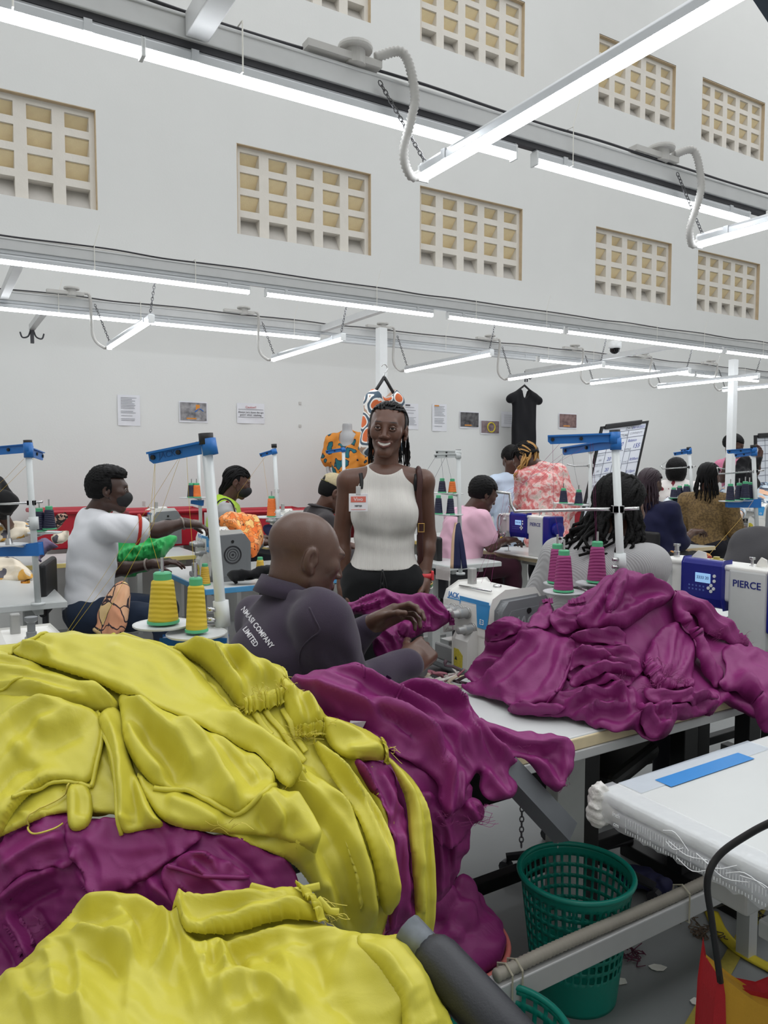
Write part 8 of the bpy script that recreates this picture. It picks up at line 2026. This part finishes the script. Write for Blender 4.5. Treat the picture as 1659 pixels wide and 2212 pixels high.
for (x, y) in ((-0.4, -0.18), (-0.4, 0.22), (-0.03, -0.18), (-0.03, 0.22)):
 m = MB(); m.tube([(a[0] - 0.1 + x, a[1] - 0.05 + y, 0), (a[0] - 0.1 + x, a[1] - 0.05 + y, 0.43)], 0.014, 8); add_mesh(t, 'leg', m, M_DARK)

# ---------------------------------------------------------------- floor: rail, baskets, scraps
p0 = onh(1092, 2112, 0.27); r0_, c0_ = rc_of(p0)
t = thing('floor_rail', 'low aluminium rail with ribbed conduit tied on top', 'rail', W(r0_, c0_, 0.0), RZ)
m = MB(); m.box(-0.03, 1.9, -0.02, 0.025, 0.215, 0.27); part('beam', m, M_ALU, t, 0.003)
k = 300; m = MB(); m.tube([(-0.03 + 1.9 * i / k, 0.0, 0.285 + 0.003 * math.sin(i * 0.05)) for i in range(k)], [0.0155 if i % 2 else 0.0128 for i in range(k)], 10); part('ribbed_conduit', m, mat('aged_conduit', (168, 162, 150), 0.6, 0, 0.08), t, smooth=True)
for x in (0.0, 0.03, 0.62, 1.3):
 m = MB(); m.tube([(x, -0.024, 0.21), (x, -0.024, 0.29), (x, 0, 0.304), (x, 0.028, 0.29), (x, 0.028, 0.21)], 0.0025, 5, closed=True); part('cable_tie', m, mat('aged_tie', (186, 180, 160), 0.6), t)
m = MB(); m.tube(bez([(-0.1, 0.03, 0.1), (0.1, 0.03, 0.19), (0.5, 0.03, 0.2), (1.0, 0.03, 0.16), (1.3, 0.03, 0.21), (1.9, 0.03, 0.2)], 40), 0.008, 6); part('black_cable', m, M_BLACK, t, smooth=True)
for x in (0.9, 1.8):
 m = MB(); m.box(x, x + 0.04, -0.02, 0.02, 0.0, 0.215); part('support', m, M_ALU, t)
m = MB(); P = [px(1085, 2085, 1.7), px(1060, 2080, 1.72), px(1075, 2120, 1.68), px(1095, 2180, 1.62), px(1092, 2230, 1.6)]; m.tube(bez(P, 20), 0.005, 6)
tag(part('grey_cable', m, mat('grey_cable', (112, 110, 104), 0.6), smooth=True), 'thin grey cable looping over the rail end', 'cable')

def basket(label, c, h, r0, r1, m_, holes=True, group='plastic baskets', rows=33, cols=120, solid_z=0.3, rim=0.92):
 t = thing('plastic_basket', label, 'basket', c, 0, group)
 V = []; F = []
 for i in range(rows + 1):
  q = i / rows; r = r0 + (r1 - r0) * q
  for j in range(cols):
   a = 2 * math.pi * j / cols; V.append((r * math.cos(a), r * math.sin(a), h * q))
 for i in range(rows):
  for j in range(cols):
   q = (i + 0.5) / rows
   if holes and solid_z < q < rim and i % 3 and j % 3: continue
   F.append((i * cols + j, i * cols + (j + 1) % cols, (i + 1) * cols + (j + 1) % cols, (i + 1) * cols + j))
 m = MB(); m.add(V, F); o = part('wall', m, m_, t, smooth=True); md = o.modifiers.new('s', 'SOLIDIFY'); md.thickness = 0.003
 m = MB(); m.tube([((r1 + 0.002) * math.cos(a), (r1 + 0.002) * math.sin(a), h) for a in np.linspace(0, 2 * math.pi, 48, endpoint=False)], 0.0075, 8, closed=True); part('rim', m, m_, t, smooth=True)
 m = MB(); m.lathe([(0.001, 0.004), (r0, 0.004)], 32, caps=False); part('bottom', m, m_, t)
 return t
M_TEAL = mat('teal_plastic', (10, 132, 116), 0.38, 0, 0.04)
p = onh(1240, 2138, 0.0); basket('tall teal perforated basket standing under the white table', (p[0], p[1], 0), 0.335, 0.112, 0.15, M_TEAL)
p = onh(1060, 2335, 0.0); basket('teal basket rim at the bottom edge beside the padded chair rail', (px(1075, 2300, 1.5)[0], 1.5, 0), 0.25, 0.13, 0.15, M_TEAL, rows=18, cols=96)
p = px(960, 2130, 1.8); basket('salmon pink basket holding dark purple cloth', (p[0], p[1], 0), 0.25, 0.12, 0.155, mat('salmon_plastic', (214, 120, 112), 0.45), rows=18, cols=96)
blob('purple_garment', 'dark purple cloth stuffed in the salmon pink basket', 'garment', M_PUR, [(ell(np.array([p[0], p[1], 0.27]), (0.15, 0.15, 0.07)), 0.02), (ell(np.array([p[0], p[1], 0.18]), (0.12, 0.12, 0.14)), 0.02)] + [(cone(np.array([p[0] + 0.11 * math.cos(a), p[1] + 0.09 * math.sin(a), 0.30 + 0.03 * math.sin(3 * a)]), np.array([p[0] - 0.05 * math.cos(a * 1.7), p[1] - 0.05 * math.sin(a), 0.36 + 0.03 * math.cos(2 * a)]), 0.022, 0.034), 0.012) for a in np.linspace(0, 5.6, 9)], 0.007, (0.006, 0.07), 7, GPU)
q = onh(1375, 1895, 0.04); blob('navy_scrap', 'navy blue fabric scrap lying on the floor behind the teal basket', 'scrap', mat('navy_cloth', (34, 34, 74), 0.7), [(ell(q, (0.07, 0.05, 0.035)), 0.02), (ell(q + (0.06, -0.02, -0.01), (0.05, 0.04, 0.03)), 0.02)], 0.006, (0.008, 0.05), 2)
def floor_strip(name, label, pts, w, m_, cat='strip'):
 P = [onh(u, v, 0.006) for u, v in pts]; m = MB(); m.tube(bez(P, 24), w, 6, flat=(0.12, (0, 0, 1))); return tag(part(name, m, m_, None, smooth=True), label, cat)
floor_strip('yellow_ribbon', 'yellow fabric ribbon lying on the floor at the right', [(1536, 1968), (1556, 2010), (1600, 2055), (1680, 2100)], 0.022, mat('yellow_ribbon', (206, 186, 40), 0.7))
def tangle(label, u, v, n, spread, m_, seed):
 rg = random.Random(seed); m = MB()
 for _ in range(n):
  c = onh(u + rg.uniform(-spread, spread), v + rg.uniform(-spread * .4, spread * .4), 0.006); pts = [c]
  for _k in range(4): pts.append(pts[-1] + np.array([rg.uniform(-.03, .03), rg.uniform(-.03, .03), rg.uniform(-.004, .008)]))
  for q in pts: q[2] = max(0.003, q[2])
  m.tube(bez(pts, 14), 0.0016, 4)
 o = part('thread_tangle', m, m_); o['kind'] = 'stuff'; tag(o, label, 'threads')
tangle('brown thread tangle on the floor left of the yellow ribbon', 1525, 2015, 16, 24, mat('brown_thread', (92, 76, 60), 0.8), 1)
tangle('plum thread tangle on the floor beside the teal basket', 1352, 2062, 14, 18, mat('plum_thread', (84, 34, 56), 0.8), 2)
tangle('dark thread tangle on the floor at the right edge', 1630, 1985, 16, 26, mat('dark_thread', (50, 46, 48), 0.8), 3)
for i, (u, v) in enumerate(((1420, 2090), (1340, 2120), (1510, 2165))):
 q = onh(u, v, 0.003); m = MB(); rg = random.Random(i); m.prism([(0.03 * math.cos(a) * rg.uniform(.5, 1), 0.02 * math.sin(a) * rg.uniform(.5, 1)) for a in np.linspace(0, 6.28, 7, endpoint=False)], 0, 0.002, 'z'); tag(part('paper_scrap', m, M_TIE, None, loc=tuple(q)), ['white paper scrap on the floor before the rail', 'white paper scrap beside the teal basket', 'white paper scrap near the yellow floor line'][i], 'scrap')
# hanging black cord and red-yellow bag at the right edge
m = MB(); m.tube(bez([px(2150, 1500, 0.95), px(1850, 1690, 1.08), px(1690, 1765, 1.15), px(1620, 1800, 1.18), px(1553, 1848, 1.2), px(1528, 1905, 1.2), px(1538, 1990, 1.22), px(1556, 2120, 1.25)], 44), 0.0058, 8)
t = thing('cloth_bag', 'red and ochre cloth bag hanging on a black cord at the right edge', 'bag', tuple(px(1620, 2212, 1.28))); add_mesh(t, 'cord', m, M_BLACK)
def bag_panel(uv, d, th, m_, nm):
 P = np.array([px(u, v, d) for u, v in uv]); m = MB(); n = len(P); back = P + np.array([0, th, 0])
 m.add(np.vstack([P, back]), [tuple(range(n)), tuple(range(2 * n - 1, n - 1, -1))] + [(i, (i + 1) % n, n + (i + 1) % n, n + i) for i in range(n)]); add_mesh(t, nm, m, m_, smooth=False, bevel=0.004)
bag_panel([(1556, 2112), (1600, 2148), (1640, 2175), (1700, 2190), (1700, 2300), (1552, 2300)], 1.26, 0.05, mat('ochre_felt', (196, 148, 40), 0.85, bump=0.2), 'front_panel')
bag_panel([(1556, 2112), (1562, 2150), (1566, 2300), (1540, 2300), (1548, 2170)], 1.252, 0.07, mat('red_felt', (168, 26, 34), 0.85, bump=0.2), 'side_panel')
bag_panel([(1600, 2140), (1650, 2150), (1700, 2130), (1700, 2200), (1640, 2190)], 1.29, 0.03, mat('red_felt', (168, 26, 34), 0.85, bump=0.2), 'back_panel')

# ---------------------------------------------------------------- red crates along the wall
def crate(label, r, c, w, dep, h, z):
 t = thing('red_crate', label, 'crate', W(r, c, 0), RZ, 'red crates along the wall'); m_ = mat('red_plastic', (176, 24, 44), 0.4)
 m = MB(); th = 0.012
 m.box(-w / 2, w / 2, -dep / 2, -dep / 2 + th, z, z + h); m.box(-w / 2, w / 2, dep / 2 - th, dep / 2, z, z + h); m.box(-w / 2, -w / 2 + th, -dep / 2, dep / 2, z, z + h); m.box(w / 2 - th, w / 2, -dep / 2, dep / 2, z, z + h); m.box(-w / 2, w / 2, -dep / 2, dep / 2, z, z + th)
 part('shell', m, m_, t, 0.003)
 m = MB(); e = 0.018
 m.tube([(-w / 2 - e, -dep / 2 - e, z + h), (w / 2 + e, -dep / 2 - e, z + h), (w / 2 + e, dep / 2 + e, z + h), (-w / 2 - e, dep / 2 + e, z + h)], 0.02, 6, closed=True); part('rim', m, m_, t)
 for x in (-w / 2 + 0.06, w / 2 - 0.06):
  m = MB(); m.box(x - 0.02, x + 0.02, -dep / 2 + 0.02, dep / 2 - 0.02, 0, z); part('rest', m, M_LEG, t)
for (u, d_, w, lab) in ((145, 6.75, 0.55, 'red crate left of the man in white shirt'), (345, 6.75, 0.62, 'red crate behind the outstretched arm'), (560, 6.75, 0.75, 'red crate behind the woman in lime vest'), (660, 6.75, 0.5, 'red crate behind the far overlocker with red rod'), (790, 6.75, 0.5, 'red crate hidden behind the standing woman'), (1285, 6.7, 0.5, 'red crate beside the flip chart')):
 r, h = onc(u, 1101, d_); crate(lab, r, d_ - 0.1, w, 0.4, 0.3, h - 0.3)

# ---------------------------------------------------------------- wall papers
M_PAPER = mat('paper', (226, 227, 232), 0.8, 0, 0.02)
M_INK = mat('ink_grey', (110, 112, 118), 0.8)
def paper(label, u0, v0, u1, v1, kind, tilt=0.0):
 r0, h0 = onc(u0, v0, WALL); r1, h1 = onc(u1, v1, WALL); h1 = onc(u0, v1, WALL)[1]
 w, h = abs(r1 - r0), abs(h0 - h1)
 t = thing('wall_paper_sheet', label, 'paper notice', W(r0, WALL - 0.004, h1), RZ, 'notices on the wall')
 m = MB(); rows = [[(w * i / 6, -0.002 - 0.004 * math.sin(i * 1.1 + j) * (j != 4), h * j / 4) for i in range(7)] for j in range(5)]; m.grid(np.array(rows)); o = part('sheet', m, M_PAPER, t, smooth=True)
 y = -0.008
 if kind[0] == 'text':
  rg = random.Random(label)
  for i in range(kind[1]):
   z = h * (0.9 - 0.78 * i / kind[1])
   if rg.random() < 0.15: continue
   m = MB(); m.box(w * 0.14, w * (0.14 + rg.uniform(0.5, 0.74)), y - 0.0003, y, z, z + h * 0.012); part('print_line', m, M_INK, t)
  if kind[2] is not None:
   m = MB(); m.box(w * 0.14, w * 0.45, y - 0.0004, y, h * 0.91, h * 0.955); part('header', m, kind[2], t)
 elif kind[0] == 'photo':
  m = MB(); m.box(w * 0.04, w * 0.96, y, y + 0.0005, h * 0.1, h * 0.94); part('picture', m, kind[1], t)
  if kind[2] == 'ring':
   m = MB(); m.tube([(w * 0.55 + 0.055 * math.cos(a), y - 0.001, h * 0.5 + 0.055 * math.sin(a)) for a in np.linspace(0, 6.28, 20, endpoint=False)], 0.008, 5, closed=True); part('ring_mark', m, mat('ring_yellow', (216, 196, 60), 0.6), t)
  elif kind[2] == 'arrow':
   m = MB(); m.tube(bez([(w * 0.85, y - 0.001, h * 0.55), (w * 0.7, y - 0.001, h * 0.66), (w * 0.55, y - 0.001, h * 0.5)], 10), 0.005, 5); part('arrow_mark', m, mat('arrow_blue', (50, 110, 190), 0.6), t)
   m = MB(); m.box(w * 0.58, w * 0.72, y - 0.001, y, h * 0.6, h * 0.85); part('marker_block', m, mat('marker_orange', (214, 140, 50), 0.6), t)
  if kind[2] != 'ring':
   m = MB(); m.box(w * 0.25, w * 0.6, y - 0.001, y, h * 0.16, h * 0.22); part('caption', m, mat('marker_orange', (214, 140, 50), 0.6), t)
 else:
  part('lettering', text_mesh('Caution!!', h * 0.15, o=(w / 2, y, h * 0.8)), mat('caution_red', (190, 90, 90), 0.7), t)
  part('lettering', text_mesh('Always turn down the eye', h * 0.125, o=(w / 2, y, h * 0.55)), mat('print_dark', (40, 40, 46), 0.6), t)
  part('lettering', text_mesh('guard  when  stitching.', h * 0.125, o=(w / 2, y, h * 0.42)), mat('print_dark', (40, 40, 46), 0.6), t)
  for z in (0.68, 0.3):
   m = MB(); m.box(w * 0.05, w * 0.95, y - 0.0003, y, h * z, h * z + 0.003); part('rule', m, mat('print_dark', (40, 40, 46), 0.6), t)
 return t
def photo_mat(n, a, b):
 return ramp_mat(n, [(0.3, a), (0.7, b)], 'noise', 18, detail=4, interp='LINEAR')
paper('sheet of printed rules at the far left of the wall', 253, 852, 303, 919, ('text', 16, None))
paper('grey photo print with blue arrow on the wall', 386, 866, 448, 912, ('photo', photo_mat('photo_grey', (90, 90, 94), (170, 168, 170)), 'arrow'))
paper('caution notice about the eye guard', 511, 870, 571, 914, ('caution',))
paper('printed notice with dark header beside the standing woman', 870, 871, 903, 927, ('text', 14, mat('header_dark', (60, 60, 66), 0.7)))
paper('printed notice with orange header', 933, 872, 964, 931, ('text', 14, mat('marker_orange', (214, 140, 50), 0.6)))
paper('dark photo print of hanging threads', 992, 888, 1034, 925, ('photo', photo_mat('photo_dark', (34, 34, 38), (110, 108, 110)), 'line'))
paper('photo print with yellow ring, lower than the others', 1037, 907, 1078, 938, ('photo', photo_mat('photo_mauve', (96, 80, 84), (150, 132, 134)), 'ring'))
paper('white notice half hidden by the black dress', 1082, 889, 1122, 922, ('text', 6, None))
paper('brownish photo print right of the black dress', 1206, 892, 1245, 926, ('photo', photo_mat('photo_brown', (92, 70, 70), (146, 120, 116)), 'line'))
for (u, v, lab) in ((648, 871, 'upper small wall socket plate'), (648, 920, 'lower small wall socket plate')):
 r, h = onc(u, v, WALL); m = MB(); m.box(-0.014, 0.014, -0.008, 0, -0.014, 0.014); tag(part('wall_plate', m, M_PLASTIC, None, 0.002, loc=W(r, WALL, h), rz=RZ), lab, 'wall plate')

# ---------------------------------------------------------------- dress form, hanging dresses
def garment_on(root, name, m_, prims, h=0.012, wr=(0.004, 0.1), seed=0, cut=None):
 V, F = skin_of(prims, h, wrinkle=folds_fn(wr[0], wr[1], seed), cut=cut); return joined(name, [(V, F)], m_, root)
df = px(750, 1000, 7.35); t = thing('dress_form', 'grey dress form wearing an orange blouse with teal leaves', 'dress form', (df[0], df[1], 0))
gm_ = mat('form_grey', (176, 176, 178), 0.35)
nk = px(750, 915, 7.35); pl = px(752, 1110, 7.35)
tp, Rf, sh = torso_prims(pl, nk - np.array([0, 0, 0.1]), math.pi - 0.5, sw=0.17)
V, F = skin_of(tp + [(cone(nk - np.array([0, 0, 0.13]), nk, 0.05, 0.048), 0.02)], 0.012, cut=lambda X, Y, Z: (Z - nk[2]) + 0 * X + 0 * Y); joined('form', [(V, F)], gm_, t)
M_OLEAF = ramp_mat('orange_teal_leaf', [(0, (30, 110, 122)), (0.32, (30, 110, 122)), (0.36, (36, 40, 60)), (0.43, (222, 142, 52))], 'voronoi', 9, distort=0.25)
tp2, _, _ = torso_prims(pl, nk - np.array([0, 0, 0.1]), math.pi - 0.5, sw=0.17, off=0.016)
for s_ in sh:
 o_ = (s_ - (sh[0] + sh[1]) / 2); tp2.append((cone(s_, s_ + o_ * 0.25 + np.array([0, 0, -0.17]), 0.075, 0.085), 0.03))
tp2.append((ell(nk + np.array([0, -0.06, -0.13]), (0.085, 0.1, 0.1)), 0.01, 'sub')); garment_on(t, 'blouse', M_OLEAF, tp2, 0.012, (0.006, 0.09), 3)
for s_ in sh:
 o_ = (s_ - (sh[0] + sh[1]) / 2); m = MB(); m.tube(bez([s_ + o_ * 0.3 + np.array([0, 0, -0.15]), s_ + o_ * 0.25 + np.array([0, -0.05, -0.3]), s_ - o_ * 0.3 + np.array([0, -0.16, -0.34])], 12), 0.022, 8); add_mesh(t, 'arm', m, gm_)
m = MB(); m.tube([(df[0], df[1], 0.0), (df[0], df[1], pl[2])], 0.02, 10); add_mesh(t, 'pole', m, M_STEEL)
m = MB(); m.lathe([(0.16, 0), (0.16, 0.015), (0.03, 0.03)], 24, o=(df[0], df[1], 0)); add_mesh(t, 'base', m, M_STEEL)

def hung_dress(label, u, vtop, c, m_, wpx, vbot, sleeves, seed, hanger_mat, neckw=0.07):
 r, h = onc(u, vtop, c); top = np.array(W(r, c, h)); dpt = top[1]; wd = wpx / FPX * dpt; L = (vbot - vtop) / FPX * dpt
 t = thing('hung_dress', label, 'dress', tuple(top), 0, 'dresses on hangers')
 rv = np.array([RV[0], RV[1], 0]); nv = np.array([NV[0], NV[1], 0]); Rm = np.stack([rv, nv, np.array([0, 0, 1.0])], 1)
 p = [(rbox(top + np.array([0, 0, -L * 0.55]), (wd * 0.40, 0.035, L * 0.47), 0.03, Rm), 0.03)]
 for s in (-1, 1): p.append((cone(top + rv * s * wd * 0.12 + np.array([0, 0, -0.05]), top + rv * s * wd * 0.5 + np.array([0, 0, -0.14]), 0.045, 0.05), 0.04))
 if sleeves:
  for s in (-1, 1): p.append((cone(top + rv * s * wd * 0.45 + np.array([0, 0, -0.14]), top + rv * s * wd * 0.62 + np.array([0, 0, -L * 0.75]), 0.055, 0.07), 0.04))
 p.append((ell(top + np.array([0, 0, 0.0]), (neckw, 0.12, 0.12), Rm), 0.01, 'sub'))
 V, F = skin_of(p, 0.011, wrinkle=folds_fn(0.003, 0.22, seed, [(1, 0.5, 0.05), (0.8, 0.8, 0.1)])); joined('cloth', [(V, F)], m_, t)
 m = MB()
 for s in (-1, 1): m.tube([top + np.array([0, 0, 0.03]), top + rv * s * wd * 0.46 + np.array([0, 0, -0.1])], 0.012, 8)
 add_mesh(t, 'hanger', m, hanger_mat)
 m = MB(); m.tube([top + np.array([0, 0, 0.02]), top + np.array([0, 0, 0.06])] + [top + np.array([0, 0, 0.09]) + rv * 0.025 * math.sin(a) - np.array([0, 0, 0.03 * math.cos(a)]) for a in np.linspace(0.4, 4.2, 10)], 0.004, 6); add_mesh(t, 'hook', m, M_STEEL)
 return t
M_FAN = ramp_mat('fan_print', [(0, (214, 108, 60)), (0.3, (214, 108, 60)), (0.36, (236, 234, 230)), (0.46, (74, 92, 108)), (0.62, (236, 234, 230)), (0.72, (180, 150, 130))], 'voronoi', 9, distort=0.08)
hung_dress('patterned orange and grey dress hanging behind the standing woman', 830, 824, 4.55, M_FAN, 62, 1010, True, 3, M_BLACK, 0.1)
hung_dress('plain black dress hanging on the wall', 1133, 838, 6.75, fabric('black_dress', (20, 20, 24), 0.9), 80, 1010, False, 5, M_BLACK, 0.07)

# ---------------------------------------------------------------- flip charts
M_BOARD = mat('whiteboard', (226, 230, 238), 0.35, 0, 0.02)
def flipchart(label, corners, d, marks, lean=0.0):
 P = [px(u, v, dd) for (u, v), dd in zip(corners, d)]       # top left, top right, bottom right, bottom left
 P = [np.array(q) for q in P]; ux = unit(P[1] - P[0]); uz = unit(P[0] - P[3]); uy = np.cross(uz, ux); M = np.stack([ux, uy, uz], 1)
 t = thing('flip_chart', label, 'flip chart', tuple(np.append(P[3][:2], 0)), 0, 'flip charts')
 w = np.linalg.norm(P[1] - P[0]); h = np.linalg.norm(P[0] - P[3]); o = P[3]
 m = MB(); m.box(0, w, 0, 0.012, 0, h, M=M, o=o); add_mesh(t, 'board', m, M_BOARD, smooth=False)
 b = 0.028
 for (x0, x1, z0, z1) in ((-b, 0, -b, h + b), (w, w + b, -b, h + b), (0, w, h, h + b), (0, w, -b, 0)):
  m = MB(); m.box(x0, x1, -0.01, 0.02, z0, z1, M=M, o=o); add_mesh(t, 'frame', m, M_BLACK, smooth=False)
 m = MB(); m.box(0.02, w * 0.86, -0.03, 0.0, h - 0.01, h + 0.05, M=M, o=o); add_mesh(t, 'clamp', m, M_BLACK, smooth=False, bevel=0.01)
 for (x0, z0, x1, z1) in marks.get('lines', ()):
  m = MB(); a, c = np.array([x0 * w, 0, z0 * h]), np.array([x1 * w, 0, z1 * h]); m.tube([a @ M.T + o - uy * 0.001, c @ M.T + o - uy * 0.001], 0.003, 4); add_mesh(t, 'ruled_line', m, mat('pencil_line', (112, 116, 130), 0.7), smooth=False)
 for (s, x, z, sz, col) in marks.get('text', ()):
  tm = text_mesh(s, sz, shear=0.2, extrude=0.0); V = np.array(tm.v); V = (V + np.array([x * w, -0.003, z * h])) @ M.T + o; tm.v = [tuple(q) for q in V]
  add_mesh(t, 'handwriting', tm, mat('marker_' + col, {'blue': (60, 70, 160), 'dark': (50, 50, 60), 'faint': (150, 152, 160)}[col], 0.7), smooth=False)
 for x in (0.05, 0.95):
  a = np.array([x * w, 0.02, 0.0]) @ M.T + o; m = MB(); m.tube([a, np.array([a[0], a[1] - 0.1, 0.0])], 0.014, 6); add_mesh(t, 'easel_leg', m, M_BLACK)
 a = np.array([0.5 * w, 0.02, h * 0.6]) @ M.T + o; m = MB(); m.tube([a, np.array([a[0] + 0.2, a[1] + 0.3, 0.0])], 0.014, 6); add_mesh(t, 'easel_leg', m, M_BLACK)
 return t
rowsz = [0.94, 0.86, 0.72, 0.60, 0.48, 0.36, 0.24, 0.12]
mk = dict(lines=[(0, z, 1, z) for z in rowsz[:2]] + [(0, z, 0.58, z) for z in rowsz[2:]] + [(0.62, 0.70, 1, 0.70), (0.62, 0.56, 1, 0.56), (0.62, 0.42, 1, 0.42), (0.19, 0, 0.19, 0.94), (0.4, 0, 0.4, 0.94), (0.62, 0.1, 0.62, 0.94), (0.76, 0.3, 0.76, 0.7)],
   text=[('DATE', 0.62, 0.965, 0.045, 'dark'), ('08/10/2025', 0.83, 0.965, 0.042, 'blue'), ('TIME', 0.1, 0.9, 0.04, 'faint'), ('ACTUAL', 0.5, 0.89, 0.042, 'dark'), ('COMMENTS', 0.8, 0.9, 0.036, 'faint'), ('Balance', 0.75, 0.82, 0.045, 'blue'), ('155', 0.87, 0.75, 0.075, 'blue'), ('STYLE', 0.69, 0.72, 0.034, 'dark'), ('START', 0.69, 0.58, 0.026, 'faint'), ('8:00am', 0.88, 0.6, 0.046, 'blue'), ('END', 0.69, 0.45, 0.026, 'faint'), ('5:10pm', 0.86, 0.46, 0.046, 'blue'), ('20', 0.5, 0.79, 0.07, 'blue')]
    + [('Hr', 0.1, z, 0.04, 'faint') for z in (0.64, 0.52, 0.4, 0.28, 0.16)] + [('20', 0.29, z, 0.06, 'blue') for z in (0.64, 0.52, 0.4, 0.28)] + [(s, 0.09, z, 0.026, 'faint') for s, z in (('8:00-9:00', 0.695), ('9:00-10:00', 0.58), ('10:00-11:00', 0.46), ('11:00-12:00', 0.34))])
flipchart('large flip chart on an easel with handwritten daily output table', [(1302, 926), (1396, 914), (1352, 1118), (1258, 1122)], (8.6, 8.9, 8.75, 8.45), mk)
flipchart('second flip chart cut off by the right edge', [(1634, 945), (1720, 940), (1718, 1080), (1636, 1075)], (9.3, 9.8, 9.8, 9.3), dict(lines=[(0, z, 1, z) for z in rowsz] + [(x, 0, x, 1) for x in (0.2, 0.4, 0.6)], text=[]))
